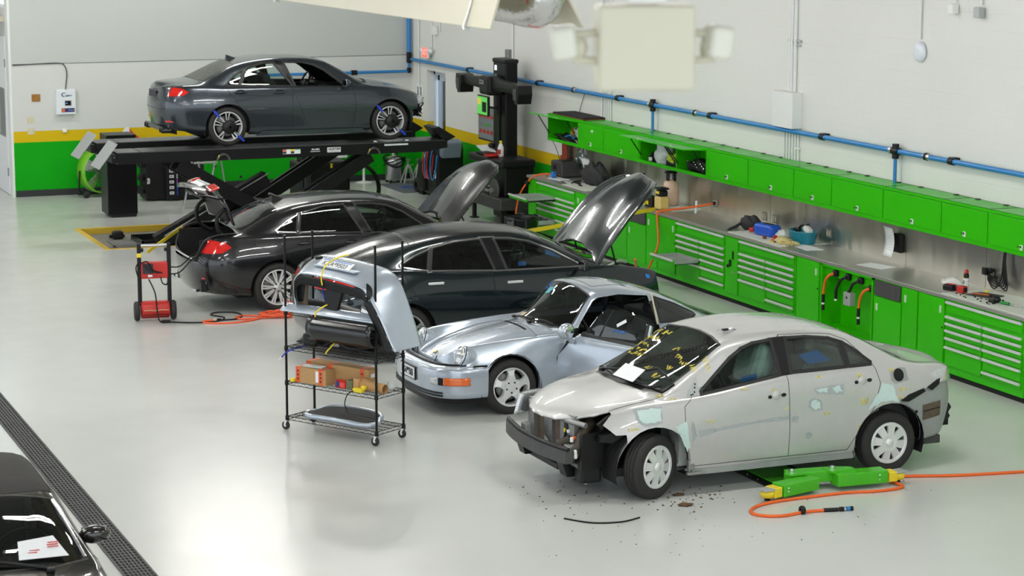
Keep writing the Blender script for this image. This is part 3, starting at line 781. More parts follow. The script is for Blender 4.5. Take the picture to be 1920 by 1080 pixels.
    r = MB().use(M['rust']); S.decal(r, [(-1.70,.66),(-1.93,.69),(-1.93,.53),(-1.71,.50)], 1, -.022)
    r.use(M['black']); S.decal(r, circ(-1.62, .60, .018, 10), 1, -.022); S.decal(r, [(-1.71,.60),(-1.92,.625),(-1.92,.615),(-1.71,.59)], 1, -.018)
    r.build('air_vent', None, c)
    # --- fuel filler, missing handles, mirror plate
    r = MB().use(M['barezinc']); S.decal(r, [(-1.315,1.035),(-1.43,1.06),(-1.50,1.05),(-1.52,.93),(-1.36,.91),(-1.31,.95)], 1, .003)
    r.use(M['dark']); S.decal(r, circ(-1.405, .99, .062, 18), 1, .006); r.use(M['black']); S.decal(r, circ(-1.41, .985, .035, 12), 1, .012)
    r.build('fuel_filler', None, c)
    for x, z in ((-.015, .90), (-.985, .965)):
        r = MB().use(M['dark']); S.decal(r, wavy(x+.075, z-.005, .022, .018, 3, 10, .1), 1, .004); S.decal(r, wavy(x-.075, z+.005, .03, .018, 4, 10, .1), 1, .004)
        r.use(P); h = S.side(x, z, 1, 0.0)[0]; r.ball((x, h.y-.012, z), (.052, .026, .052), 16, 8)
        r.build('handle_recess', None, c)
    for sd in (1, -1):
        r = MB().use(M['galv']); S.decal(r, [(.79,.955),(.93,.945),(.90,1.0),(.80,1.12),(.79,1.12)], sd, .006)
        r.use(M['dark'])
        for q in ((.84,.99),(.83,1.03),(.86,.97),(.82,1.06),(.88,.965)): S.decal(r, circ(q[0], q[1], .009, 8), sd, .009, cuts=1)
        r.build('mirror_plate', None, c)
    # wipers, paper slips, tape
    w = MB().use(M['black'])
    w.tube([(1.25,.10,1.075),(1.05,.40,1.17),(1.02,.62,1.10)], .012, 6); w.tube([(1.24,.55,1.03),(1.13,.63,1.05)], .014, 6)
    w.tube([(1.29,-.35,1.05),(1.21,.0,1.10),(1.22,.36,1.075)], .012, 6); w.rbox((1.29,-.35,1.04), (.05,.05,.04), .01)
    w.build('wiper', None, c)
    # --- filler patches and hand-written marker notes lie on the skin
    for q in SAND: m = MB().use(M['sanded']); S.decal(m, rough_edge(q, 1), 1, .0015, cuts=4); m.build('sanded_patch', None, c)
    for q in FILL: m = MB().use(M['filler']); S.decal(m, rough_edge(q, 2), 1, .0026, cuts=4); m.build('filler_patch', None, c)
    for i, (x, z, w_, h_, n) in enumerate(NOTES):
        m = MB().use(M['chalk'])
        for st in scribble(x, z, w_, h_, n, i): S.stroke(m, st, .003, 1)
        m.build('marker_note', None, c)
    for (x, y, w_, n) in WSNOTES:
        m = MB().use(M['chalk'])
        for st in scribble(0, 0, w_, .05, n, int(x*1000+y*77)):
            S.stroke(m, [(x-b*1.3, y+a) for a, b in st], .004, 1, 'top')
        m.build('marker_note', None, c)
    t = MB().use(M['blue'])
    t.add([(-.72,.66,1.16),(-.47,.66,1.14),(-.36,.64,1.24),(-.58,.63,1.27)], [(0,1,2,3)]); t.build('blue_tape', None, c, solid=.004)
    t = MB().use(M['blue']); t.add([(.13,.70,1.02),(.30,.70,.995),(.24,.60,1.06),(.07,.60,1.08)], [(0,1,2,3)]); t.build('blue_tape', None, c, solid=.004)
    pl = MB().use(mat('clear_sheet', (0.45, 0.58, 0.53), 0.25, noise=.3, nscale=14, bump=.6)); pl.rbox((-.03, .38, 1.14), (.26, .44, .50), .10, ry=-.3, seg=3); pl.build('seat_cover', None, c)
    pa = MB().use(M['paper']); h = S.top(1.22, .18, .02)
    pa.add([(1.36,.04,1.065),(1.30,.36,1.05),(1.15,.33,1.15),(1.21,.02,1.165)], [(0,1,2,3)])
    pa = pa.build('note_paper', None, None, solid=.002)
    pa.matrix_world = Matrix.Translation((10.418, 19.61, 0)) @ Matrix.Rotation(math.radians(180.7), 4, 'Z')
    tag(pa, 'white paper sheet tucked under the wiper of the silver saloon', 'paper')
    return c, S
# ------------------------------------------------------------------ three more saloons
M['p_grey'] = paint('mineral_grey_metallic', (0.046, 0.056, 0.068), 0.65, 0.26, .7)
M['p_graphite'] = paint('graphite_metallic', (0.014, 0.014, 0.016), 0.5, 0.24, .8)
M['p_green'] = paint('deep_green_metallic', (0.004, 0.011, 0.014), 0.45, 0.22, .8)
M['dust'] = mat('dusty_dark_glass', (0.05, 0.05, 0.045), 0.35, nscale=8, rvar=.1, noise=.2)
BM3 = dict(xs_f=1.75, xs_r=-1.95, N=88, pw=0.72, glass_in=.03,
 xf=[2.0, 2.02, 2.12, 2.17, 2.15, 2.13, 2.12, 2.12, 2.15, 2.17], xr=[-2.36, -2.40, -2.45, -2.47, -2.42, -2.41, -2.41, -2.40, -2.40, -2.40],
 curves=dict(
  zt=[(-2.48,.95),(-2.40,1.02),(-2.34,1.045),(-2.0,1.055),(-1.86,1.07),(-1.80,1.085),(-1.2,1.35),(-.9,1.40),(-.4,1.43),(0,1.415),(.3,1.365),(1.0,1.03),(1.1,1.00),(1.5,.935),(1.9,.82),(2.1,.72),(2.17,.64)],
  zb=[(-2.48,.86),(-2.38,.93),(-2.0,.985),(-1.4,.965),(0,.935),(.8,.91),(1.4,.865),(1.9,.755),(2.17,.60)],
  yb=[(-2.48,.72),(-1.95,.78),(-1.4,.82),(0,.84),(.8,.835),(1.4,.80),(1.9,.74),(2.17,.64)],
  zm=[(-2.48,.70),(-1.4,.72),(0,.66),(1.4,.68),(2.17,.5)], ym=[(-2.48,.84),(-1.9,.875),(-1.4,.905),(-.8,.895),(.8,.89),(1.4,.90),(1.9,.86),(2.17,.8)],
  zl=[(-2.48,.30),(-1.8,.24),(-.9,.18),(1,.18),(2.17,.2)], yl=[(-2.48,.76),(-1.4,.84),(1.4,.84),(2.17,.76)],
  zr=[(-2.48,.9),(-2.3,1.00),(-1.85,1.03),(-1.5,1.155),(-1.2,1.28),(-.9,1.345),(-.5,1.38),(0,1.365),(.3,1.315),(.6,1.17),(.9,.99),(1.0,.95),(1.4,.905),(1.9,.79),(2.17,.61)],
  yr=[(-2.48,.48),(-2.3,.5),(-1.85,.62),(-1.5,.63),(-1.2,.605),(-.5,.585),(0,.59),(.3,.605),(.6,.66),(.95,.75),(1.2,.62),(1.9,.52),(2.17,.42)]))
BM5 = dict(xs_f=1.95, xs_r=-2.05, N=88, pw=0.72, glass_in=.03,
 xf=[2.2, 2.22, 2.3, 2.36, 2.35, 2.33, 2.32, 2.32, 2.34, 2.36], xr=[-2.52, -2.56, -2.62, -2.64, -2.55, -2.54, -2.54, -2.53, -2.53, -2.53],
 curves=dict(
  zt=[(-2.64,.95),(-2.53,1.06),(-2.45,1.095),(-2.1,1.12),(-2.0,1.135),(-1.4,1.405),(-1.0,1.485),(-.4,1.52),(0,1.505),(.35,1.455),(1.2,1.06),(1.3,1.04),(1.9,.955),(2.2,.84),(2.36,.72)],
  zb=[(-2.64,.92),(-2.5,.99),(-2.1,1.05),(-1.5,1.06),(0,1.025),(.9,.98),(1.5,.925),(2.0,.82),(2.36,.66)],
  yb=[(-2.64,.75),(-2.05,.80),(-1.5,.845),(0,.865),(.9,.86),(1.5,.83),(2.0,.77),(2.36,.66)],
  zm=[(-2.64,.72),(-1.5,.76),(0,.70),(1.5,.70),(2.36,.5)], ym=[(-2.64,.88),(-2,.905),(-1.5,.935),(-.9,.925),(.9,.92),(1.5,.93),(2.36,.82)],
  zl=[(-2.64,.30),(-1.9,.25),(-1,.20),(1,.20),(2.36,.2)], yl=[(-2.64,.76),(-1.5,.86),(1.5,.86),(2.36,.76)],
  zr=[(-2.64,.95),(-2.45,1.04),(-2.0,1.085),(-1.7,1.215),(-1.4,1.335),(-1.0,1.42),(-.5,1.455),(0,1.44),(.35,1.385),(.7,1.225),(1.05,1.04),(1.15,1.005),(1.6,.955),(2.0,.87),(2.36,.68)],
  yr=[(-2.64,.5),(-2.4,.54),(-2.0,.65),(-1.4,.635),(-.5,.605),(0,.61),(.35,.625),(.7,.69),(1.1,.78),(1.4,.64),(2,.52),(2.36,.42)]))
TES = dict(xs_f=1.95, xs_r=-2.0, N=88, pw=0.72, glass_in=.03,
 xf=[2.2, 2.25, 2.36, 2.42, 2.40, 2.38, 2.38, 2.38, 2.40, 2.42], xr=[-2.48, -2.52, -2.58, -2.58, -2.50, -2.49, -2.49, -2.49, -2.49, -2.49],
 curves=dict(
  zt=[(-2.58,.95),(-2.5,1.10),(-2.4,1.16),(-2.1,1.25),(-1.6,1.395),(-1.2,1.475),(-.8,1.53),(-.3,1.55),(.1,1.53),(.5,1.44),(1.25,1.12),(1.35,1.10),(1.8,1.03),(2.2,.90),(2.42,.76)],
  zb=[(-2.58,.95),(-2.4,1.06),(-2.0,1.13),(-1.5,1.14),(-.9,1.075),(-.3,1.05),(.4,1.035),(.8,1.03),(1.3,1.02),(1.8,.96),(2.2,.83),(2.42,.68)],
  yb=[(-2.58,.74),(-2.0,.80),(-1.5,.86),(-.9,.87),(0,.87),(.9,.865),(1.5,.84),(2.0,.79),(2.42,.66)],
  zm=[(-2.58,.75),(-1.5,.80),(0,.72),(1.5,.75),(2.42,.5)], ym=[(-2.58,.88),(-2,.93),(-1.5,.975),(-.9,.95),(.9,.945),(1.5,.965),(2.42,.84)],
  zl=[(-2.58,.34),(-1.9,.28),(-1,.22),(1,.22),(2.42,.22)], yl=[(-2.58,.76),(-1.5,.86),(1.5,.86),(2.42,.76)],
  zr=[(-2.58,.95),(-2.4,1.10),(-2.0,1.195),(-1.7,1.27),(-1.4,1.355),(-1.0,1.43),(-.5,1.475),(0,1.465),(.4,1.39),(.8,1.21),(1.1,1.075),(1.2,1.05),(1.6,1.01),(2.0,.92),(2.42,.70)],
  yr=[(-2.58,.46),(-2.3,.50),(-1.9,.56),(-1.4,.615),(-.5,.625),(0,.63),(.4,.655),(.8,.72),(1.15,.80),(1.4,.66),(2,.54),(2.42,.42)]))

def build_sedan(c, SP, P, wb, R, rim, style, spec):
    S = Shell(SP); F = S.F
    ar = spec['arch']
    for x in (wb, -wb): S.cut('arch', circ(x, R, ar), bands=(0, 1))
    S.remove('arch')
    S.cut('windscreen', spec['ws'], (0, 1), (2, 3)); S.cut('rear_window', spec['rg'], (0, 1), (2, 3))
    if 'panoroof' in spec: S.cut('panoroof', spec['panoroof'], (0, 1), (2, 3))
    if 'cowl' in spec: S.cut('cowl', spec['cowl'], (0, 1), (2, 3))
    S.cut('hood', spec['hood'], (0, 1), (2, 3))
    if 'trunk' in spec:
        S.cut('trunk', spec['trunk'], (0, 1), (1, 2, 3), test=lambda q: q.z > spec.get('trunkz', .99))
        if 'trunkback' in spec: S.cut('trunk', spec['trunkback'], (1, 2), (1, 2, 3), test=lambda q: q.x < spec['trunkx'])
    for sd in (1, -1):
        k = 'L' if sd > 0 else 'R'
        for nm in ('fw', 'rw', 'qw'): S.cut(nm+k, spec[nm], bands=(2,), side=sd)
        for q in spec['pillars']: S.cut('pil'+k, q, bands=(2,), side=sd)
        if 'tail' in spec: S.cut('tail'+k, spec['tail'], bands=(1, 2), side=sd, test=lambda q: abs(q.y) > spec.get('taily', .3))
        S.cut('fd'+k, spec['fd'], bands=(1, 2), side=sd); S.cut('rd'+k, spec['rd'], bands=(1, 2), side=sd)
    if 'nose' in spec:
        for q in spec['nose']: S.cut('front', q, bands=(0, 1, 2, 3))
        S.remove('front')
    S.part(['body'], 'body_shell', P, c)
    if spec.get('hood_open'):
        hx, hz, ang = spec['hood_open']
        Mx = Matrix.Translation((hx-spec.get('hood_dx', 0), 0, hz+spec.get('hood_dz', 0))) @ Matrix.Rotation(-ang, 4, 'Y') @ Matrix.Diagonal((spec.get('hood_s', 1), 1, 1, 1)) @ Matrix.Translation((-hx, 0, -hz))
        h = S.part(['hood'], 'bonnet', spec.get('hoodmat', P), c, mtx=Mx, solid=.03)
        for sd in (1, -1):
            st = MB().use(M['black']); a = Vector((hx+.25, sd*.62, hz-.12)); b = Mx @ Vector((hx+.30, sd*.60, hz-.06)); st.cyl(a, b, .012, 8); st.build('bonnet_strut', None, c)
        e = MB().use(M['dark'])
        x0, x1 = spec['bay']; zb = hz-.20
        e.bb((x0, -.66, .35), (x1, .66, zb-.12)); e.use(M['black'])
        e.rbox((x0+.35, 0, zb-.05), (.55, .62, .16), .05); e.rbox((x0+.15, .42, zb-.02), (.28, .36, .16), .03); e.rbox((x0+.2, -.45, zb-.04), (.3, .3, .14), .03)
        e.rbox((x1-.12, 0, zb-.06), (.18, 1.15, .10), .03); e.use(M['white']); e.rbox((x0+.62, -.46, zb-.03), (.26, .22, .10), .02); e.use(M['alu']); e.tube(smooth_path([(x0+.1, -.3, zb+.04), (x0+.3, -.2, zb+.07), (x0+.6, .2, zb+.05), (x0+.8, .4, zb)]), .022, 8)
        e.build('engine_bay', None, c)
    else:
        hobj = S.part(['hood'], 'bonnet', P, c)
    if 'trunk' in spec:
        if spec.get('trunk_open'):
            hx, hz, ang, dx, dz = spec['trunk_open']
            Mx = Matrix.Translation((hx+dx, 0, hz+dz)) @ Matrix.Rotation(ang, 4, 'Y') @ Matrix.Translation((-hx, 0, -hz))
            S.part(['trunk'], 'boot_lid', P, c, mtx=Mx, solid=.035)
            spec['trunk_mtx'] = Mx
        else: tobj = S.part(['trunk'], 'boot_lid', P, c)
    S.part(['cowl'], 'cowl_panel', M['black'], c, inset=.01)
    O = {'panoroof': S.part(['panoroof'], 'glass_roof', M['blackgloss'], c)}
    O['windscreen'] = S.part(['windscreen'], 'windscreen', spec.get('wsmat', M['glass']), c); O['rear_window'] = S.part(['rear_window'], 'rear_window', spec.get('rgmat', M['glassdark']), c)
    for k in 'LR':
        O['fd'+k] = S.part(['fd'+k], 'front_door', P, c); O['rd'+k] = S.part(['rd'+k], 'rear_door', P, c)
        O['fw'+k] = S.part(['fw'+k], 'side_window', spec.get('fwmat', M['glassmid']), c) if not (spec.get('fw_open')) else None
        O['rw'+k] = S.part(['rw'+k], 'side_window', spec.get('rwmat', M['glassdark']), c); O['qw'+k] = S.part(['qw'+k], 'quarter_window', spec.get('rwmat', M['glassdark']), c)
        S.part(['pil'+k], 'door_pillar', M['blackgloss'], c)
        O['tail'+k] = S.part(['tail'+k], 'tail_light', M['taillight'], c)
        gaps(S, {'fd'+k: O['fd'+k]}, ['body', 'rd'+k]); gaps(S, {'rd'+k: O['rd'+k], 'tail'+k: O['tail'+k]}, ['body'])
    if not spec.get('hood_open'): gaps(S, {'hood': hobj}, ['body'])
    if 'trunk' in spec and not spec.get('trunk_open'): gaps(S, {'trunk': tobj}, ['body','tailL','tailR'])
    gaps(S, {'panoroof': O['panoroof']}, ['body','rear_window','windscreen'])
    for q, md in spec.get('lines', []):
        for sd in ((1, -1) if md == 'side' else (1,)):
            g = MB().use(M['dark']); e = []; pr = [S.side(a, b, sd, 0) if md == 'side' else S.top(a, b, 0) for a, b in q]
            e = [(pr[i][0], pr[i+1][0], pr[i][1]) for i in range(len(pr)-1) if pr[i] and pr[i+1]]
            S.strip(g, e, .003); g.build('crease_line', None, c)
    doors = ['fdL','fdR','rdL','rdR']
    gls = ['fwL','fwR','rwL','rwR','qwL','qwR','pilL','pilR']
    seals(S, {q: O[q] for q in ('windscreen','rear_window')}, ['body','cowl','trunk','hood'], .012, .002, M['seal'])
    seals(S, {q: O[q] for q in gls[:6]}, ['fdL','fdR','rdL','rdR','body','pilL','pilR'], spec.get('sealw', .02), .003, M['seal'])
    if spec.get('fw_open'):
        for k in 'LR': g = MB().use(M['seal']); S.strip(g, S.borders(['fw'+k], ['fd'+k, 'pil'+k, 'body']), .02, .003); g.build('window_channel', None, O['fd'+k])
    if spec.get('brightwork'):
        for k in 'LR': g = MB().use(M['chrome']); S.strip(g, S.borders([q for q in gls if q[-1] == k], doors+['body']), spec.get('brw', .008), .007); g.build('window_trim', None, c)
    lipm = spec.get('lipmat', P)
    for x in (wb, -wb): arch_lip(c, S, x, R, ar, lipm)
    wheel_house(c, (wb, -wb), ar+.03, .86, .52, R)
    yo = spec['track']; tw = spec.get('tw', .24)
    for x, sd in ((wb, 1), (-wb, 1), (wb, -1), (-wb, -1)):
        make_wheel(c, (x, sd*yo, R), R, tw, rim, style, 0 if sd > 0 else PI, 0, spec.get('rimmat'), spec.get('darkmat'))
    cabin(c, S, -1.35, spec['dash']+.30, spec['dash'], spec['dash']-.85, .30, spec.get('seatmat', M['cloth']), .37, sh=spec.get('sh', .60))
    u = MB().use(M['dark']); u.bb((-wb-.55, -.72, .20), (wb+.35, .72, .28)); u.bb((-wb-.62, -.60, .28), (-wb+.1, .60, spec.get('bootz', .80))); u.bb((wb-.5, -.60, .2), (wb-.42, .60, .9)); u.build('underbody', None, c)
    for x, z in spec.get('handles', []):
        for sd in (1, -1): door_handle(c, S, x, z, sd, spec.get('handlemat', P))
    if 'mirror' in spec:
        x, y, z = spec['mirror']
        for sd in (1, -1): mirror_cap(c, x, sd*y, z, sd, spec.get('mirrormat', P))
    if 'fuel' in spec:
        x, z, w, h = spec['fuel']; f = MB().use(M['dark']); q = []
        for i in range(28):
            a = 2*PI*i/28; q.append((x+w*math.copysign(abs(math.cos(a))**.35, math.cos(a)), z+h*math.copysign(abs(math.sin(a))**.35, math.sin(a))))
        pr = [S.side(a, b, -1, 0) for a, b in q+[q[0]]]; S.strip(f, [(pr[i][0], pr[i+1][0], pr[i][1]) for i in range(28) if pr[i] and pr[i+1]], .003); f.build('fuel_flap', None, c)
    if 'fin' in spec:
        x = spec['fin']; h = S.top(x, 0, 0)[0]; f = MB().use(spec.get('finmat', P))
        f.add([(x+.14,0,h.z-.01),(x-.10,.045,h.z-.02),(x-.10,-.045,h.z-.02),(x-.09,.012,h.z+.075),(x-.09,-.012,h.z+.075),(x-.03,0,h.z+.055)], [(0,1,3,5),(0,5,4,2),(1,2,4,3),(3,4,5),(0,2,1)]); f.build('roof_antenna', None, c)
    return S

def build_bmw3():
    c = thing('saloon_car', 'dark grey saloon raised on the black drive-on lift', 'car', (11.035, 36.712, 1.654), 0, 'cars parked in the repair shop')
    spec = dict(arch=.372, track=.755,
     ws=[(.96,.70),(1.06,.45),(1.10,0),(1.06,-.45),(.96,-.70),(.36,-.575),(.30,-.3),(.285,0),(.30,.3),(.36,.575)],
     rg=[(-1.22,.545),(-1.20,.25),(-1.195,0),(-1.20,-.25),(-1.22,-.545),(-1.74,-.57),(-1.80,-.35),(-1.82,0),(-1.80,.35),(-1.74,.57)],
     cowl=[(.97,.745),(1.10,.52),(1.17,.15),(1.17,-.15),(1.10,-.52),(.97,-.745),(.85,-.7),(.85,.7)],
     hood=[(1.0,.78),(1.4,.765),(1.9,.68),(2.05,.55),(2.12,.3),(2.14,0),(2.12,-.3),(2.05,-.55),(1.9,-.68),(1.4,-.765),(1.0,-.78)],
     trunk=[(-1.79,.63),(-2.0,.66),(-2.6,.66),(-2.6,-.66),(-2.0,-.66),(-1.79,-.63)], trunkz=1.0, trunkback=[(.62,1.05),(.60,.62),(-.60,.62),(-.62,1.05)], trunkx=-2.25,
     fw=[(.63,.925),(.61,.96),(.30,1.20),(.12,1.295),(-.05,1.335),(-.385,1.345),(-.225,.948)],
     rw=[(-.27,.955),(-.555,1.345),(-.75,1.335),(-1.02,1.27),(-1.16,.98)],
     qw=[(-1.19,.985),(-1.06,1.25),(-1.25,1.15),(-1.40,1.01),(-1.38,.99)],
     pillars=[[(-.21,.935),(-.37,1.36),(-.565,1.36),(-.285,.94)],[(-1.145,.96),(-1.0,1.29),(-1.07,1.265),(-1.205,.97)],[(.78,.92),(.70,.95),(.60,.99),(.61,.92)]],
     tail=[(-2.03,.90),(-2.12,.96),(-2.30,.985),(-2.6,.985),(-2.6,.84),(-2.3,.83),(-2.12,.85)], taily=.42,
     fd=[(.74,.25),(.80,.6),(.76,.88),(.62,1.0),(.28,1.27),(.0,1.36),(-.46,1.372),(-.295,.94),(-.305,.25)],
     rd=[(-.305,.25),(-.295,.94),(-.46,1.372),(-.75,1.36),(-1.1,1.26),(-1.44,.985),(-1.38,.90),(-.94,.25)],
     dash=.62, handles=[(-.52,.865),(-1.18,.885)], handlemat=M['p_grey'], mirror=(.58,.86,.985), fuel=(-1.60,.90,.13,.075), fin=-1.10,
     lines=[([(-2.02,.88),(-1.4,.83),(-.6,.815),(0,.805),(.6,.80),(.9,.79)], 'side'), ([(-.85,.20),(.9,.20)], 'side')],
     nose=[[(1.80,-1),(3,-1),(3,.66),(1.80,.50)],[(1.88,.4),(3,.4),(3,.70),(1.93,.70)]],
     rimmat=M['satin'], darkmat=M['blackgloss'], sealw=.024, fw_open=True, rwmat=M['glassmid'], rgmat=M['dust'], bootz=.85)
    S = build_sedan(c, BM3, M['p_grey'], 1.405, .327, .237, 'double5', spec)
    # skirt, exhausts, plate, exposed front
    for sd in (1, -1): k = MB().use(M['p_grey']); k.prism([(-.95,.16),(-.80,.235),(.9,.225),(1.0,.15)], 'y', sd*.86, sd*.885); k.build('side_skirt', None, c)
    k = MB().use(M['blackgloss'])
    for y in (-.46, -.60, .46, .60): k.lathe([(.030,-.02),(.042,-.02),(.042,.14),(.038,.16)], (-2.43, y, .27), 'x', 14)
    k.prism([(-2.44,.26),(-2.44,.33),(-2.2,.30),(-2.2,.2)], 'y', -.62, .62); k.build('exhaust', None, c)
    k = MB().use(M['ink']); k.rbox((-2.44, 0, .84), (.02, .46, .12), .005); k.build('number_plate', None, c)
    k = MB().use(M['taillight']); k.rbox((-2.315, -.655, .42), (.03, .18, .03), .01, rz=.75); k.rbox((-2.315, .655, .42), (.03, .18, .03), .01, rz=-.75); k.build('reflector', None, c)
    k = MB().use(M['black']); k.box((1.80, 0, .50), (.10, 1.5, .40)); k.tube([(2.02,y,.48) for y in (-.6,0,.6)], .05, 8)
    for i in range(14):
        r = random.Random(i); k.tube(smooth_path([(1.85+.1*r.random(), -.60-.12*r.random(), .35+.3*r.random()), (1.97+.1*r.random(), -.60-.1*r.random(), .35+.25*r.random()), (1.95, -.5, .4+.2*r.random())]), .012, 5)
    k.use(M['clear']); k.rbox((1.98,-.62,.64), (.20,.26,.14), .05, rz=-.5, seg=3); k.rbox((1.98,.62,.64), (.20,.26,.14), .05, rz=.5, seg=3); k.use(M['white']); k.rbox((2.02,-.62,.40), (.05,.05,.04), .01)
    k.build('bare_front_end', None, c)
    return c, S

def build_bmw5():
    c = thing('saloon_car', 'black saloon with its boot and bonnet open, nearest the yellow pit', 'car', (10.142, 30.589, 0), 0, 'cars parked in the repair shop')
    spec = dict(arch=.395, track=.785,
     ws=[(1.12,.73),(1.22,.45),(1.27,0),(1.22,-.45),(1.12,-.73),(.40,-.595),(.34,-.3),(.32,0),(.34,.3),(.40,.595)],
     rg=[(-1.40,.575),(-1.375,.25),(-1.37,0),(-1.375,-.25),(-1.40,-.575),(-1.93,-.60),(-1.98,-.35),(-2.0,0),(-1.98,.35),(-1.93,.60)],
     cowl=[(1.13,.775),(1.25,.52),(1.33,.15),(1.33,-.15),(1.25,-.52),(1.13,-.775),(1.0,-.72),(1.0,.72)],
     hood=[(1.16,.80),(1.6,.78),(2.0,.70),(2.2,.55),(2.30,.3),(2.32,0),(2.30,-.3),(2.2,-.55),(2.0,-.70),(1.6,-.78),(1.16,-.80)],
     trunk=[(-2.0,.66),(-2.2,.69),(-2.8,.69),(-2.8,-.69),(-2.2,-.69),(-2.0,-.66)], trunkz=1.03, trunkback=[(.66,1.12),(.60,.72),(-.60,.72),(-.66,1.12)], trunkx=-2.42,
     fw=[(.80,1.0),(.76,1.04),(.40,1.29),(.18,1.385),(-.05,1.42),(-.30,1.425),(-.10,1.035)],
     rw=[(-.24,1.045),(-.46,1.425),(-.75,1.415),(-1.10,1.335),(-1.16,1.075)],
     qw=[(-1.20,1.078),(-1.14,1.32),(-1.32,1.235),(-1.49,1.12),(-1.46,1.09)],
     pillars=[[(-.09,1.025),(-.29,1.44),(-.47,1.44),(-.25,1.03)],[(-1.15,1.06),(-1.08,1.35),(-1.15,1.33),(-1.21,1.065)]],
     tail=[(-2.13,.93),(-2.2,.995),(-2.4,1.03),(-2.8,1.03),(-2.8,.88),(-2.45,.84),(-2.25,.86)], taily=.60,
     fd=[(.86,.28),(.93,.62),(.88,.95),(.72,1.10),(.34,1.35),(.0,1.45),(-.38,1.455),(-.28,1.03),(-.28,.28)],
     rd=[(-.28,.28),(-.28,1.03),(-.38,1.455),(-.75,1.445),(-1.15,1.35),(-1.52,1.10),(-1.48,1.0),(-1.02,.28)],
     dash=.75, handles=[(-.42,.93),(-1.10,.945)], handlemat=M['p_graphite'], mirror=(.74,.88,1.05), fuel=(-1.66,1.0,.14,.085), fin=-1.22, finmat=M['black'],
     lines=[([(-2.12,.93),(-1.6,.905),(-1.0,.895),(0,.88),(.8,.87)], 'side'), ([(-.9,.50),(-.9,-.50)], 'top'), ([(-.2,.48),(-.2,-.48)], 'top'), ([(-.9,-.50),(-.2,-.50)], 'top'), ([(-1.32,.60),(-1.32,-.60)], 'top')],
     rimmat=M['satin'], darkmat=M['black'], brightwork='all', brw=.006, sealw=.018, rgmat=M['glassmid'], fwmat=M['glassmid'], bootz=.62,
     hood_open=(1.20, 1.03, math.radians(54)), hood_s=1.12, hood_dx=.16, bay=(1.25, 2.25), trunk_open=(-2.0, 1.13, math.radians(74), .02, .10))
    S = build_sedan(c, BM5, M['p_graphite'], 1.4875, .345, .245, 'multi', spec)
    Mx = spec['trunk_mtx']
    k = MB().use(M['black'])     # inner trim of the lid and its hinge arms
    k.rbox((-2.22, 0, 1.045), (.36, 1.05, .05), .02); k.rbox((-2.47, 0, .90), (.05, .95, .24), .02); k.xform(Mx)
    k.build('lid_trim', None, c)
    for sd in (1, -1):
        k = MB().use(M['black']); k.tube(smooth_path([(-2.05, sd*.56, .98), (-2.22, sd*.56, 1.10), (-2.26, sd*.56, 1.30), (-2.16, sd*.56, 1.42), tuple(Mx @ Vector((-2.2, sd*.56, 1.02)))]), .028, 8)
        k.build('lid_hinge', None, c)
    k = MB().use(M['taillight'])
    for sd in (1, -1): k.rbox((-2.565, sd*.50, .965), (.03, .24, .13), .012, rz=-sd*.12)
    k.use(M['clear']); k.rbox((-2.585, 0, .965), (.015, .64, .05), .006); k.use(M['paper']); k.rbox((-2.59, 0, .88), (.012, .50, .11), .004)
    k.xform(Mx); k.build('lid_light', None, c)
    k = MB().use(M['dark'])      # boot cavity
    k.bb((-2.50, -.60, .60), (-1.7, .60, .63)); k.bb((-2.52, -.62, .60), (-1.7, -.59, 1.02)); k.bb((-2.52, .59, .60), (-1.7, .62, 1.02)); k.bb((-1.72, -.62, .60), (-1.70, .62, 1.08))
    k.use(M['seal']); k.tube(smooth_path([(-2.02,-.64,1.09),(-2.30,-.66,1.08),(-2.47,-.64,1.0),(-2.56,-.58,.80),(-2.57,-.3,.74),(-2.575,0,.73),(-2.57,.3,.74),(-2.56,.58,.80),(-2.47,.64,1.0),(-2.30,.66,1.08),(-2.02,.64,1.09)], 5), .016, 6)
    k.build('boot_opening', None, c)
    k = MB().use(M['satin']); k.tube(smooth_path([(-2.585,-.45,.74),(-2.59,0,.735),(-2.585,.45,.74)]), .012, 6); k.build('sill_trim', None, c)
    k = MB().use(M['chrome'])
    for sd in (1, -1): k.tube([(-2.585+.0, sd*.70, .34), (-2.60, sd*.56, .33)], .032, 8, True, None, .7)
    k.use(M['black'])
    for sd in (1, -1): k.prism([(-.66*sd,.45),(-.58*sd,.45),(-.50*sd,.32),(-.68*sd,.31)], 'x', -2.53, -2.45)
    k.build('exhaust', None, c)
    k = MB().use(M['taillight'])
    for sd in (1, -1): k.rbox((-2.455, sd*.70, .50), (.03, .16, .03), .01, rz=-sd*.8)
    k.build('reflector', None, c)
    return c, S

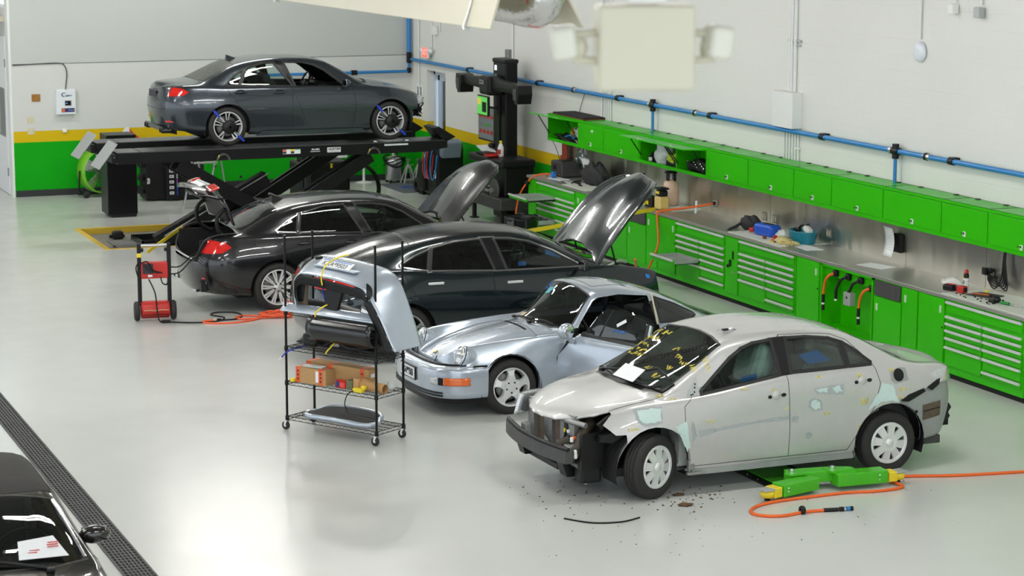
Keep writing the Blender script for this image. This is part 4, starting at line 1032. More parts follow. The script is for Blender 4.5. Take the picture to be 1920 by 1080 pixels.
def build_tesla():
    c = thing('saloon_car', 'dark green fastback with raised bonnet, between the black and the small silver car', 'car', (10.598, 26.662, 0), 0, 'cars parked in the repair shop')
    spec = dict(arch=.40, track=.82,
     ws=[(1.20,.75),(1.29,.45),(1.33,0),(1.29,-.45),(1.20,-.75),(.46,-.625),(.42,-.3),(.40,0),(.42,.3),(.46,.625)],
     rg=[(-1.30,.54),(-1.28,0),(-1.30,-.54),(-2.25,-.47),(-2.30,0),(-2.25,.47)],
     panoroof=[(.30,.60),(.30,-.60),(-1.22,-.58),(-1.22,.58)],
     cowl=[(1.22,.80),(1.33,.52),(1.40,.15),(1.40,-.15),(1.33,-.52),(1.22,-.80),(1.1,-.74),(1.1,.74)],
     hood=[(1.24,.81),(1.6,.80),(2.0,.76),(2.20,.70),(2.32,.5),(2.38,0),(2.32,-.5),(2.20,-.70),(2.0,-.76),(1.6,-.80),(1.24,-.81)],
     fw=[(.93,1.05),(.88,1.09),(.55,1.27),(.25,1.39),(0,1.44),(-.22,1.45),(-.10,1.06)],
     rw=[(-.26,1.065),(-.40,1.455),(-.75,1.435),(-1.05,1.375),(-1.13,1.11)],
     qw=[(-1.16,1.115),(-1.08,1.365),(-1.30,1.29),(-1.50,1.20),(-1.50,1.175),(-1.40,1.155)],
     pillars=[[(-.10,1.06),(-.21,1.462),(-.41,1.465),(-.27,1.062)],[(-1.12,1.10),(-1.04,1.385),(-1.09,1.37),(-1.17,1.10)]],
     fd=[(.98,.32),(1.04,.68),(1.0,.98),(.86,1.12),(.5,1.33),(.1,1.46),(-.31,1.47),(-.31,1.05),(-.24,.32)],
     rd=[(-.24,.32),(-.31,1.05),(-.31,1.47),(-.75,1.455),(-1.15,1.36),(-1.36,1.24),(-1.48,1.08),(-1.40,.90),(-1.0,.32)],
     tail=[(-2.1,.98),(-2.3,1.05),(-2.8,1.05),(-2.8,.93),(-2.3,.92)], taily=.3,
     dash=.85, mirror=(.84,.90,1.09), mirrormat=M['blackgloss'],
     nose=[[(1.90,-1),(3,-1),(3,.70),(1.90,.60)],[(1.98,.4),(3,.4),(3,1.2),(1.98,1.2)]],
     rimmat=M['alu'], darkmat=M['black'], brightwork='all', brw=.016, sealw=.026, rgmat=M['blackgloss'], fwmat=M['glassmid'], rwmat=M['glassdark'],
     hood_open=(1.27, 1.06, math.radians(57)), hood_s=1.25, hood_dx=.12, hood_dz=.03, bay=(1.32, 1.95), hoodmat=M['p_green'])
    S = build_sedan(c, TES, M['p_green'], 1.48, .35, .255, 'slim5', spec)
    for x, z in ((-1.08, .965), (-.02, .92)):
        for sd in (1, -1):
            k = MB().use(M['satin']); h = S.side(x, z, sd, 0)[0]; k.rbox((x, h.y, z), (.21, .02, .032), .008); k.build('door_handle', None, c)
    k = MB().use(M['black']); r = random.Random(3)
    k.box((1.90, 0, .55), (.10, 1.3, .35))
    for i in range(20): k.tube(smooth_path([(1.9+.1*r.random(), -.6+1.2*r.random(), .60+.15*r.random()), (2.02+.1*r.random(), -.6+1.2*r.random(), .55+.2*r.random()), (1.95, -.5+r.random(), .5+.3*r.random())]), .016, 5)
    k.use(M['rust']); k.rbox((2.0,-.55,.70), (.14,.16,.10), .03); k.build('bare_front_end', None, c)
    k = MB().use(M['taillight']); k.rbox((-2.585, 0, .62), (.02, 1.2, .03), .008); k.build('reflector', None, c)
    t = MB().use(M['blue']); t.add([(.10,-.72,1.09),(.20,-.72,1.085),(.22,-.68,1.13),(.11,-.68,1.135)], [(0,1,2,3)]); t.build('blue_tape', None, c, solid=.006)
    t = MB().use(M['blue']); t.add([(.52,-.60,1.20),(.72,-.62,1.14),(.78,-.40,1.19),(.60,-.40,1.25)], [(0,1,2,3)]); t.build('blue_tape', None, c, solid=.006)
    t = MB().use(M['blue']); q = S.side(1.85,.86,-1,.004)[0]; S.decal(t, [(1.80,.90),(1.86,.89),(1.87,.84),(1.81,.85)], -1, .004); t.build('blue_tape', None, c)
    return c, S
# ------------------------------------------------------------------ small silver-blue coupe with its door open
M['p_blue'] = paint('silver_blue_metallic', (0.44, 0.50, 0.575), 0.45, 0.27)
M['gold'] = mat('gold_badge', (0.55, 0.36, 0.10), 0.35, 0.8, noise=.2, nscale=60)
POR = dict(xs_f=1.50, xs_r=-1.72, N=90, pw=0.72, glass_in=.03, bulge=.016,
 xf=[1.80, 1.82, 1.84, 1.86, 1.84, 1.84, 1.86, 1.88, 1.89, 1.90], xr=[-2.05, -2.08, -2.12, -2.14, -2.12, -2.11, -2.10, -2.10, -2.10, -2.10],
 curves=dict(
  zt=[(-2.15,.60),(-2.0,.73),(-1.75,.83),(-1.45,.945),(-1.2,1.06),(-.9,1.18),(-.6,1.265),(-.3,1.305),(0,1.295),(.08,1.275),(.60,.89),(.70,.865),(1.0,.815),(1.4,.73),(1.7,.625),(1.86,.55),(1.9,.52)],
  zb=[(-2.15,.58),(-2.0,.66),(-1.6,.79),(-1.2,.85),(-.8,.86),(0,.845),(.35,.84),(.6,.835),(.9,.82),(1.2,.80),(1.5,.77),(1.66,.735),(1.8,.63),(1.9,.52)],
  yb=[(-2.15,.60),(-1.6,.70),(-1.2,.725),(-.8,.72),(0,.715),(.4,.71),(.7,.695),(1.0,.675),(1.4,.645),(1.7,.61),(1.9,.56)],
  zm=[(-2.15,.50),(-1.14,.52),(0,.46),(1.136,.52),(1.9,.45)], ym=[(-2.15,.76),(-1.7,.81),(-1.14,.84),(-.6,.79),(.5,.785),(1.136,.825),(1.6,.79),(1.9,.74)],
  zl=[(-2.15,.22),(-1.5,.18),(1.5,.18),(1.9,.25)], yl=[(-2.15,.68),(-1.1,.76),(-.5,.73),(.5,.73),(1.1,.76),(1.9,.70)],
  zr=[(-2.15,.58),(-1.9,.73),(-1.5,.86),(-1.3,.945),(-1.0,1.085),(-.7,1.185),(-.3,1.24),(0,1.23),(.05,1.205),(.31,.905),(.40,.86),(.7,.805),(1.0,.765),(1.4,.685),(1.7,.58),(1.9,.49)],
  yr=[(-2.15,.42),(-1.5,.52),(-1.0,.535),(-.3,.53),(0,.54),(.05,.545),(.31,.605),(.42,.57),(.7,.50),(1.0,.47),(1.7,.43),(1.9,.40)]))
def build_porsche(c, P, open_door=True, full=True):
    S = Shell(POR)
    for x in (1.136, -1.136): S.cut('arch', circ(x, .31, .355), bands=(0, 1))
    S.remove('arch')
    S.cut('windscreen', [(.33,.595),(.50,.42),(.575,.2),(.59,0),(.575,-.2),(.50,-.42),(.33,-.595),(.055,-.525),(.055,.525)], (0, 1), (2, 3))
    S.cut('rear_window', [(-.93,.46),(-.90,.2),(-.90,-.2),(-.93,-.46),(-1.58,-.44),(-1.68,-.2),(-1.68,.2),(-1.58,.44)], (0, 1), (2, 3))
    S.cut('hood', [(.69,.535),(1.0,.535),(1.5,.44),(1.80,.31),(1.885,.20),(1.92,0),(1.885,-.20),(1.80,-.31),(1.5,-.44),(1.0,-.535),(.69,-.535)], (0, 1), (2, 3))
    S.cut('sunroof', [(-.08,.30),(-.08,-.30),(-.50,-.30),(-.50,.30)], (0, 1), (3,))
    dw = [(.27,.885),(.04,1.17),(-.03,1.20),(-.3,1.218),(-.665,1.18),(-.695,.88)]
    for sd in (1, -1):
        k = 'L' if sd > 0 else 'R'
        S.cut('dw'+k, dw, bands=(2,), side=sd)
        S.cut('qw'+k, [(-.77,.88),(-.735,1.165),(-1.0,1.07),(-1.24,.955),(-1.26,.93),(-1.15,.885)], bands=(2,), side=sd)
        S.cut('dr'+k, [(.555,.22),(.575,.60),(.555,.83),(.33,.88),(.05,1.205),(-.03,1.232),(-.3,1.242),(-.70,1.205),(-.735,.88),(-.78,.55),(-.70,.22)], bands=(1, 2), side=sd)
    S.part(['body'], 'body_shell', P, c); O = {'hood': S.part(['hood'], 'bonnet', P, c), 'sunroof': S.part(['sunroof'], 'sunroof', P, c)}
    O['windscreen'] = S.part(['windscreen'], 'windscreen', M['glass'], c); O['rear_window'] = S.part(['rear_window'], 'rear_window', M['glass'], c)
    for k in 'LR': O['qw'+k] = S.part(['qw'+k], 'quarter_window', M['glassmid'], c)
    O['drR'] = S.part(['drR'], 'door', P, c); O['dwR'] = S.part(['dwR'], 'side_window', M['glassmid'], c)
    gaps(S, {q: O[q] for q in ('hood', 'sunroof', 'drR')}, ['body'])
    g = MB().use(M['dark']); pr = [S.top(.80+.085*math.cos(2*PI*i/24), .615+.05*math.sin(2*PI*i/24), 0) for i in range(25)]
    S.strip(g, [(pr[i][0], pr[i+1][0], pr[i][1]) for i in range(24)], .003); g.build('fuel_flap', None, c)
    seals(S, {q: O[q] for q in ('windscreen','rear_window','qwL','qwR')}, ['body'], .015, .003, M['seal']); seals(S, {'dwR': O['dwR']}, ['drR'], .018, .003, M['seal'])
    g = MB().use(M['seal']); S.strip(g, [q for q in S.borders(['drL'], ['body']) if q[0].z > .9], .02, .001); g.build('door_seal', None, c)
    if not open_door:
        S.part(['drL'], 'door', P, c); S.part(['dwL'], 'side_window', M['glassmid'], c)
    else:
        ph = math.radians(-71); hx, hy = .56, .765
        Mx = Matrix.Translation((hx, hy, 0)) @ Matrix.Rotation(ph, 4, 'Z') @ Matrix.Translation((-hx, -hy, 0))
        d = S.part(['drL'], 'door', P, c, mtx=Mx, solid=.045)
        w = S.part(['dwL'], 'door_window', M['glassmid'], d, mtx=Mx)
        g = MB().use(M['seal']); S.strip(g, S.borders(['dwL'], ['drL']), .026, .006); g.xform(Mx); g.build('window_frame', None, d)
        g = MB().use(M['seal']); a = S.side(.02, .885, 1, .006)[0]; b = S.side(-.10, 1.20, 1, .006)[0]
        g.cyl(tuple(S.side(.0, .90, 1, .004)[0]), tuple(S.side(-.12, 1.19, 1, .004)[0]), .011, 6); g.xform(Mx); g.build('quarter_bar', None, d)
        g = MB().use(M['cloth']); g.rbox((-.08, .69, .52), (1.15, .05, .55), .02); g.xform(Mx); g.build('door_card', None, d)
        g = MB().use(M['paper']); S.decal(g, [(-.22,1.06),(-.34,1.13),(-.36,1.10),(-.24,1.03)], 1, .005); g.xform(Mx); tt = g.build('note_sticker', None, d)
        g = MB().use(M['blue'])
        for st in scribble(-.28, .99, .22, .04, 6, 11): S.stroke(g, st, .004)
        g.xform(Mx); g.build('marker_note', None, d)
        g = MB().use(P); g.ball((.36, .83, .93), (.06, .115, .09), 18, 12); g.cyl((.35, .74, .80), (.36, .80, .88), .034, 10); g.xform(Mx); mm_ = g.build('wing_mirror', None, d)
        g = MB().use(M['chrome']); g.lathe([(0, -.058), (.066, -.058), (.075, -.050), (.078, -.03)], (.36, .83, .93), 'x', 24); g.xform(Mx); g.build('mirror_glass', None, mm_)
        # opened doorway
        g = MB().use(M['dark']); g.bb((-.70, .60, .20), (.55, .70, .27)); g.build('door_sill', None, c)
        g = MB().use(M['beige']); g.cyl((-.72, .715, .87), (-.715, .56, 1.20), .012, 6); g.build('door_jamb_trim', None, c)
    for x in (1.136, -1.136): arch_lip(c, S, x, .31, .355, P)
    wheel_house(c, (1.136, -1.136), .37, .80, .48, .31)
    if full:
        for x, sd in ((1.136, 1), (-1.136, 1), (1.136, -1), (-1.136, -1)):
            make_wheel(c, (x, sd*.705, .31), .31, .205, .215, 'cup5', 0 if sd > 0 else PI, 0, M['satin'])
        cabin(c, S, -1.05, .62, .40, -.36, .20, M['cloth'], .34, rear=False, zb=.80, sh=.50, sz=.10)
        k = MB().use(M['cloth']); k.rbox((-1.05, 0, .80), (.30, 1.1, .18), .05); k.build('rear_shelf', None, c)
    u = MB().use(M['dark']); u.bb((-1.75, -.62, .17), (1.5, .62, .24)); u.bb((-1.9, -.5, .24), (-1.3, .5, .6)); u.build('underbody', None, c)
    # bumper wrapped round the nose
    def bp(a, z, off=0.0): return (1.42+(.62+off)*max(0, math.sin(a))**.6, (.81+off)*math.copysign(abs(math.cos(a))**.6, math.cos(a)), z)
    prof = [(-.16,.575),(-.07,.572),(-.02,.555),(0,.53),(.005,.47),(0,.38),(-.005,.28),(-.02,.23),(-.06,.195)]
    def bf(u, v):
        i = min(int(u*(len(prof)-1)), len(prof)-2); t = u*(len(prof)-1)-i
        o = prof[i][0]*(1-t)+prof[i+1][0]*t; z = prof[i][1]*(1-t)+prof[i+1][1]*t
        a = PI*v; return bp(a, z, o)
    b = MB().use(P); b.grid(bf, 24, 60); b.build('front_bumper', None, c)
    k = MB().use(M['black']); k.tube([bp(PI*i/40, .578, -.10) for i in range(41)], .017, 8)
    k.grid(lambda u, v: bp(PI*v, .225-.07*u, -.03-.03*u), 4, 50)
    for zz in (.285, .25): k.tube([bp(.75+1.6*i/20, zz, -.002) for i in range(21)], .010, 6)
    k.tube([bp(.12, .575, -.03), (1.43, .80, .575)], .012, 6); k.build('bumper_strip', None, c)
    for s in (1, -1):
        A = (lambda a: a) if s > 0 else (lambda a: PI-a)
        k = MB().use(M['amber']); k.grid(lambda u, v: bp(A(.17+.55*u), .372+.085*v, .008), 14, 4); k.build('turn_signal', None, c, solid=.012, offset=0)
        k = MB().use(M['clear']); k.grid(lambda u, v: bp(A(.86+.20*u), .372+.085*v, .008), 8, 4); k.build('fog_lamp', None, c, solid=.012, offset=0)
        k = MB().use(M['black']); k.grid(lambda u, v: bp(A(.72+.14*u), .370+.09*v, .004), 6, 4); k.build('lamp_divider', None, c)
    k = MB().use(M['black']); k.rbox((2.052, 0, .43), (.015, .44, .15), .004); pl = k.build('number_plate', None, c)
    k = MB().use(M['paper']); k.rbox((2.060, 0, .43), (.006, .41, .125), .003); k.build('plate_face', None, pl)
    text('plate_number', 'KXA*9503', .105, M['ink'], pl, (2.0655, 0, .43), (PI/2, 0, PI/2), .001, sx=.74, bold=.003)
    # round headlights in the wing tips
    for s in (1, -1):
        R0 = Matrix.Translation((1.655, s*.60, .655)) @ Matrix.Rotation(math.radians(-62), 4, 'Y').inverted() @ Matrix.Identity(4)
        R0 = Matrix.Translation((1.655, s*.60, .655)) @ Matrix.Rotation(math.radians(66), 4, 'Y') @ Matrix.Diagonal((1.12, 1, 1, 1))
        k = MB().use(P); k.lathe([(.118,-.20),(.122,-.05),(.120,.02),(.112,.03)], seg=32); k.xform(R0); h = k.build('headlight', None, c)
        k = MB().use(M['chrome']); k.lathe([(.112,.028),(.108,.040),(.098,.040)], seg=32); k.xform(R0); k.build('headlight_ring', None, h)
        k = MB().use(M['seal']); k.lathe([(.1215,.006),(.1235,.012),(.1215,.018)], seg=32); k.xform(R0); k.build('headlight_seal', None, h)
        k = MB().use(M['clear']); k.lathe([(0,.062),(.05,.058),(.085,.046),(.099,.036)], seg=28); k.xform(R0); k.build('headlight_lens', None, h)
    k = MB().use(M['gold']); h = S.top(1.72, 0, .004)[0]; n = S.top(1.72, 0)[1]
    k.prism([(-.028,.028),(.0,.034),(.028,.028),(.026,-.012),(0,-.036),(-.026,-.012)], 'z', 0, .005)
    k.xform(Matrix.Translation(h) @ n.to_track_quat('Z', 'Y').to_matrix().to_4x4() @ Matrix.Rotation(PI/2, 4, 'Z')); k.build('bonnet_badge', None, c)
    k = MB().use(M['dark']); h1 = [S.top(.735, y, .003)[0] for y in [(-.28+.56*i/10) for i in range(11)]]
    for i in range(10): k.tube([h1[i], h1[i+1]], .017, 4, True, None, .35)
    k.build('bonnet_vent', None, c)
    w = MB().use(M['black'])
    w.tube([(.62,.12,.90),(.54,.33,.945),(.49,.50,.925)], .010, 6); w.rbox((.62,.12,.895), (.05,.05,.03), .01); w.tube([(.63,-.28,.90),(.60,-.05,.925),(.575,.12,.93)], .010, 6); w.rbox((.63,-.28,.895), (.05,.05,.03), .01)
    w.build('wiper', None, c)
    if full:
        t = MB().use(mat('teal_sticker', (.02,.30,.36), .5, noise=.2, nscale=40))
        S.decal(t, [(.16,-.28),(.24,-.28),(.24,-.16),(.16,-.16)], 1, .004, 'top'); t.build('window_sticker', None, c)
        t = MB().use(mat('tan_sticker', (.55,.42,.22), .6, noise=.1)); S.decal(t, [(.49,-.34),(.55,-.33),(.54,-.22),(.48,-.23)], 1, .004, 'top'); t.build('permit_sticker', None, c)
        t = MB().use(M['blue'])
        for st in scribble(.12, -.42, .10, .10, 5, 3): S.stroke(t, [(a, b*1.0) for a, b in st], .004, 1, 'top')
        t.build('marker_note', None, c)
    return S
def build_coupe():
    c = thing('coupe_car', 'silver blue coupe with round headlights and its driver door open', 'car', (10.353, 23.431, 0), math.radians(181.64), 'cars parked in the repair shop')
    build_porsche(c, M['p_blue']); return c
def build_extra_cars():
    c = thing('coupe_car', 'silver car of which only the rounded roof edge shows at the bottom right corner', 'car', (7.95, 11.05, 0), math.radians(100), 'cars parked in the repair shop')
    build_porsche(c, M['p_blue'], False, True)
    SP = dict(BM3); SP['curves'] = {k: ([(a, b*.955) for a, b in v] if k[0] == 'z' else v) for k, v in BM3['curves'].items()}
    c = thing('convertible_car', 'black soft-top car cut off at the lower left, beside the drain grate', 'car', (2.385, 16.60, 0), -PI/2, 'cars parked in the repair shop')
    Z = .955
    spec = dict(arch=.372, track=.755, ws=[(.94,.715),(1.06,.45),(1.10,0),(1.06,-.45),(.94,-.715),(.36,-.575),(.30,-.3),(.285,0),(.30,.3),(.36,.575)],
     rg=[(-1.22,.40),(-1.20,0),(-1.22,-.40),(-1.70,-.40),(-1.74,0),(-1.70,.40)],
     panoroof=[(.355,.60),(.30,0),(.355,-.60),(-1.75,-.60),(-1.75,.60)],
     hood=[(1.0,.76),(1.4,.745),(1.9,.66),(2.05,.53),(2.12,.3),(2.14,0),(2.12,-.3),(2.05,-.53),(1.9,-.66),(1.4,-.745),(1.0,-.76)],
     fw=[(.63,.93*Z),(.30,1.21*Z),(.12,1.295*Z),(-.05,1.325*Z),(-.7,1.30*Z),(-.65,.965*Z)], rw=[(-.7,.975*Z),(-.75,1.28*Z),(-.95,1.24*Z),(-1.1,.98*Z)], qw=[(-1.19,.985*Z),(-1.15,1.0*Z),(-1.17,1.0*Z)], pillars=[],
     fd=[(.74,.25),(.80,.6),(.76,.86*Z),(.62,.95*Z),(-.65,.95*Z),(-.75,.25)], rd=[(-.76,.25),(-.66,.95*Z),(-.70,.95*Z),(-.78,.25)],
     dash=.62, sh=.50, mirror=(.52,.70,.99), mirrormat=M['p_black'], rimmat=M['satin'], sealw=.012, bootz=.8, handles=[])
    global SOFT
    gm = M['blackgloss']; M['blackgloss'] = mat('black_soft_top', (0.018, 0.017, 0.016), .85, noise=.3, nscale=40, bump=.3)
    S = build_sedan(c, SP, M['p_black'], 1.405, .327, .237, 'multi', spec); M['blackgloss'] = gm
    k = MB().use(M['chrome'])
    for s in (1, -1):
        pr = [S.top(a, s*b, .004) for a, b in ((.93,.705),(.75,.665),(.55,.62),(.38,.58))]; k.tube([q[0] for q in pr if q], .016, 6)
    k.build('pillar_trim', None, c)
    w = MB().use(M['black']); w.tube([(1.10,.42,.945),(1.02,.10,1.0),(1.03,-.3,1.0)], .012, 6); w.rbox((1.12,.42,.94), (.05,.06,.03), .01); w.build('wiper', None, c)
    p = MB().use(M['paper']); p.add([(.97,.58,.975),(1.0,.22,.985),(.84,.24,1.075),(.80,.50,1.085)], [(0,1,2,3)]); p.use(M['red'])
    for i, (a, b) in enumerate(((.90,.48),(.88,.48),(.86,.49),(.92,.34),(.94,.32))): p.box((a, b, 1.045-(a-.88)*.52), (.008, .08, .004), ry=.45)
    t = p.build('note_paper', None, None, (2.385, 16.60, .012), (0, 0, -PI/2), solid=.002); tag(t, 'white sheet with red print under the wiper of the black soft-top car', 'paper')
    y = MB().use(M['yellow']); y.rbox((1.03,.02,1.0), (.05,.10,.04), .004, ry=.4); t = y.build('yellow_tag', None, None, (2.385, 16.60, .012), (0, 0, -PI/2)); tag(t, 'yellow tag at the foot of the black soft-top windscreen', 'tag')
    return c
M['p_black'] = paint('black_brown_metallic', (0.020, 0.018, 0.016), 0.5, 0.2)
# ------------------------------------------------------------------ the hall
XW, YW = 15.55, 43.45
def node_mat(name, rough, spec=.5):
    m = bpy.data.materials.new(name); m.use_nodes = True; nt = m.node_tree
    b = nt.nodes['Principled BSDF']; b.inputs['Roughness'].default_value = rough; b.inputs['Specular IOR Level'].default_value = spec
    return m, nt, b
def band_wall(name, blocks, axis):
    # painted wall: white above, a yellow band, green below; block joints pressed into the paint
    m, nt, b = node_mat(name, .6, .12); L = nt.links
    geo = nt.nodes.new('ShaderNodeNewGeometry'); sep = nt.nodes.new('ShaderNodeSeparateXYZ'); L.new(geo.outputs['Position'], sep.inputs[0])
    def gt(v):
        n = nt.nodes.new('ShaderNodeMath'); n.operation = 'GREATER_THAN'; n.inputs[1].default_value = v; L.new(sep.outputs['Z'], n.inputs[0]); return n.outputs[0]
    def mix(f, a, c):
        n = nt.nodes.new('ShaderNodeMix'); n.data_type = 'RGBA'; L.new(f, n.inputs[0])
        for i, q in ((6, a), (7, c)):
            if isinstance(q, tuple): n.inputs[i].default_value = q
            else: L.new(q, n.inputs[i])
        return n.outputs[2]
    ns = nt.nodes.new('ShaderNodeTexNoise'); ns.inputs['Scale'].default_value = .35; ns.inputs['Detail'].default_value = 3; L.new(geo.outputs['Position'], ns.inputs['Vector'])
    wh = mix(ns.outputs['Fac'], (.70, .70, .655, 1), (.75, .75, .71, 1)) if blocks else mix(gt(2.548), (.60, .615, .59, 1), (.50, .525, .50, 1))
    c = mix(gt(1.265), mix(gt(1.05), (.004, .33, .006, 1), (.62, .43, .008, 1)), wh)
    if blocks:
        cm = nt.nodes.new('ShaderNodeCombineXYZ'); L.new(sep.outputs['Y' if axis == 'y' else 'X'], cm.inputs[0]); L.new(sep.outputs['Z'], cm.inputs[1])
        br = nt.nodes.new('ShaderNodeTexBrick'); br.inputs['Scale'].default_value = 1.0; br.inputs['Brick Width'].default_value = .41; br.inputs['Row Height'].default_value = .205
        br.inputs['Mortar Size'].default_value = .006; br.inputs['Mortar Smooth'].default_value = .4; br.offset = .5
        L.new(cm.outputs[0], br.inputs['Vector'])
        bp = nt.nodes.new('ShaderNodeBump'); bp.invert = True; bp.inputs['Strength'].default_value = .35; bp.inputs['Distance'].default_value = .010
        L.new(br.outputs['Fac'], bp.inputs['Height']); L.new(bp.outputs['Normal'], b.inputs['Normal'])
    L.new(c, b.inputs['Base Color'])
    return m
M['wall_block'] = band_wall('painted_block_wall', True, 'y'); M['wall_smooth'] = band_wall('painted_panel_wall', False, 'x')
M['wallwhite'] = mat('white_wall_paint', (.74, .75, .73), .55, noise=.03, nscale=1.5)
M['basecove'] = mat('black_vinyl_base', (.02, .022, .025), .5, noise=.1, nscale=6)
def floor_mat():
    m, nt, b = node_mat('grey_epoxy_floor', .22); L = nt.links
    geo = nt.nodes.new('ShaderNodeNewGeometry')
    n1 = nt.nodes.new('ShaderNodeTexNoise'); n1.inputs['Scale'].default_value = .25; n1.inputs['Detail'].default_value = 5; L.new(geo.outputs['Position'], n1.inputs['Vector'])
    n2 = nt.nodes.new('ShaderNodeTexNoise'); n2.inputs['Scale'].default_value = 2.2; n2.inputs['Detail'].default_value = 6; L.new(geo.outputs['Position'], n2.inputs['Vector'])
    mx = nt.nodes.new('ShaderNodeMix'); mx.data_type = 'RGBA'; mx.inputs[6].default_value = (.56, .58, .55, 1); mx.inputs[7].default_value = (.62, .635, .605, 1)
    L.new(n1.outputs['Fac'], mx.inputs[0]); L.new(mx.outputs[2], b.inputs['Base Color'])
    mr = nt.nodes.new('ShaderNodeMapRange'); mr.inputs['From Min'].default_value = .3; mr.inputs['From Max'].default_value = .7; mr.inputs['To Min'].default_value = .20; mr.inputs['To Max'].default_value = .26
    L.new(n2.outputs['Fac'], mr.inputs['Value']); L.new(mr.outputs['Result'], b.inputs['Roughness'])
    return m
M['floor'] = floor_mat()
def steel_mat():
    m, nt, b = node_mat('brushed_stainless', .28); L = nt.links
    b.inputs['Metallic'].default_value = 1.0; b.inputs['Base Color'].default_value = (.72, .70, .64, 1)
    geo = nt.nodes.new('ShaderNodeNewGeometry'); mp = nt.nodes.new('ShaderNodeMapping'); mp.inputs['Scale'].default_value = (1, 3.2, .9); L.new(geo.outputs['Position'], mp.inputs['Vector'])
    nz = nt.nodes.new('ShaderNodeTexNoise'); nz.inputs['Scale'].default_value = 1.1; nz.inputs['Detail'].default_value = 1.0; L.new(mp.outputs[0], nz.inputs['Vector'])
    bp = nt.nodes.new('ShaderNodeBump'); bp.inputs['Strength'].default_value = .55; bp.inputs['Distance'].default_value = .05; L.new(nz.outputs['Fac'], bp.inputs['Height']); L.new(bp.outputs['Normal'], b.inputs['Normal'])
    return m
M['stainless'] = steel_mat()
M['topsteel'] = mat('worktop_steel', (.50, .49, .45), .34, .75, nscale=3, rvar=.06)

PX0, PX1, PY0, PY1 = 7.72, 13.2, 36.28, 38.70     # shallow lift pit
f = MB().use(M['floor'])
x0, x1, y0, y1 = -14, 18, -6, 50
for a in ((x0, y0, x1, PY0), (x0, PY1, x1, y1), (x0, PY0, PX0, PY1), (PX1, PY0, x1, PY1)):
    f.add([(a[0], a[1], 0), (a[2], a[1], 0), (a[2], a[3], 0), (a[0], a[3], 0)], [(0,1,2,3)])
struct(f.build('floor'))
M['pitfloor'] = mat('bare_concrete', (.20, .19, .16), .8, noise=.25, nscale=3, bump=.1)
M['lineyellow'] = mat('yellow_floor_paint', (.68, .45, .03), .5, noise=.08, nscale=5)
f = MB().use(M['pitfloor']); f.add([(PX0, PY0, -.10), (PX1, PY0, -.10), (PX1, PY1, -.10), (PX0, PY1, -.10)], [(0,1,2,3)])
f.use(M['lineyellow'])
f.add([(PX0, PY1, 0), (PX1, PY1, 0), (PX1, PY1, -.10), (PX0, PY1, -.10)], [(0,1,2,3)]); f.add([(PX0, PY0, 0), (PX0, PY1, 0), (PX0, PY1, -.10), (PX0, PY0, -.10)], [(0,1,2,3)])
f.add([(PX1, PY0, 0), (PX1, PY1, 0), (PX1, PY1, -.10), (PX1, PY0, -.10)], [(0,1,2,3)]); f.add([(PX0, PY0, 0), (PX1, PY0, 0), (PX1, PY0, -.10), (PX0, PY0, -.10)], [(0,1,2,3)])
struct(f.build('floor_pit'))
f = MB().use(M['lineyellow']); w = .10
for a in ((PX0-w, PY1, PX1+w, PY1+w), (PX0-w, PY0-w, PX1+w, PY0), (PX0-w, PY0, PX0, PY1), (PX1, PY0, PX1+w, PY1)): f.bb((a[0], a[1], 0), (a[2], a[3], .003))
struct(f.build('trim_1'))

# walls; the right wall is pierced by a glazed door near the far corner
DY0, DY1, DZ = 41.50, 42.56, 2.30
f = MB().use(M['wall_block'])
f.bb((XW, -6, 0), (XW+.35, DY0, 7.6)); f.bb((XW, DY1, 0), (XW+.35, YW+.3, 7.6)); f.bb((XW, DY0, DZ), (XW+.35, DY1, 7.6))
struct(f.build('wall_right'))
f = MB().use(M['wall_smooth']); f.bb((7.44, YW, 0), (XW+.35, YW+.3, 7.6)); struct(f.build('wall_back'))
f = MB().use(M['wallwhite']); f.bb((7.44, YW+.3, 0), (7.70, 48.5, 3.6)); f.bb((7.40, YW-.004, 0), (7.445, YW+.30, 7.6)); f.bb((-14, 48.5, 0), (7.7, 48.8, 7.6)); struct(f.build('wall_passage'))
f = MB().use(mat('panel_joint', (.12, .12, .12), .8, noise=.1)); f.bb((7.46, YW-.004, 2.542), (XW, YW, 2.554)); struct(f.build('trim_2'))  # dark joint line between the upper and lower wall panels
f = MB().use(M['basecove']); f.bb((7.46, YW-.012, 0), (XW, YW, .125)); struct(f.build('baseboard_back'))
f = MB().use(M['basecove']); f.bb((XW-.012, 35.5, 0), (XW, DY0, .125)); f.bb((XW-.012, DY1, 0), (XW, YW, .125)); struct(f.build('baseboard_right'))
M['ceil'] = mat('grey_steel_ceiling', (.20, .20, .19), .7, noise=.05, nscale=2)
f = MB().use(M['ceil']); f.bb((-14, 3, 7.6), (16, 49, 7.8)); struct(f.build('ceiling'))
f = MB().use(M['cream']); f.bb((2, YW+.35, 3.35), (7.44, 48.5, 3.45)); struct(f.build('ceiling_passage'))
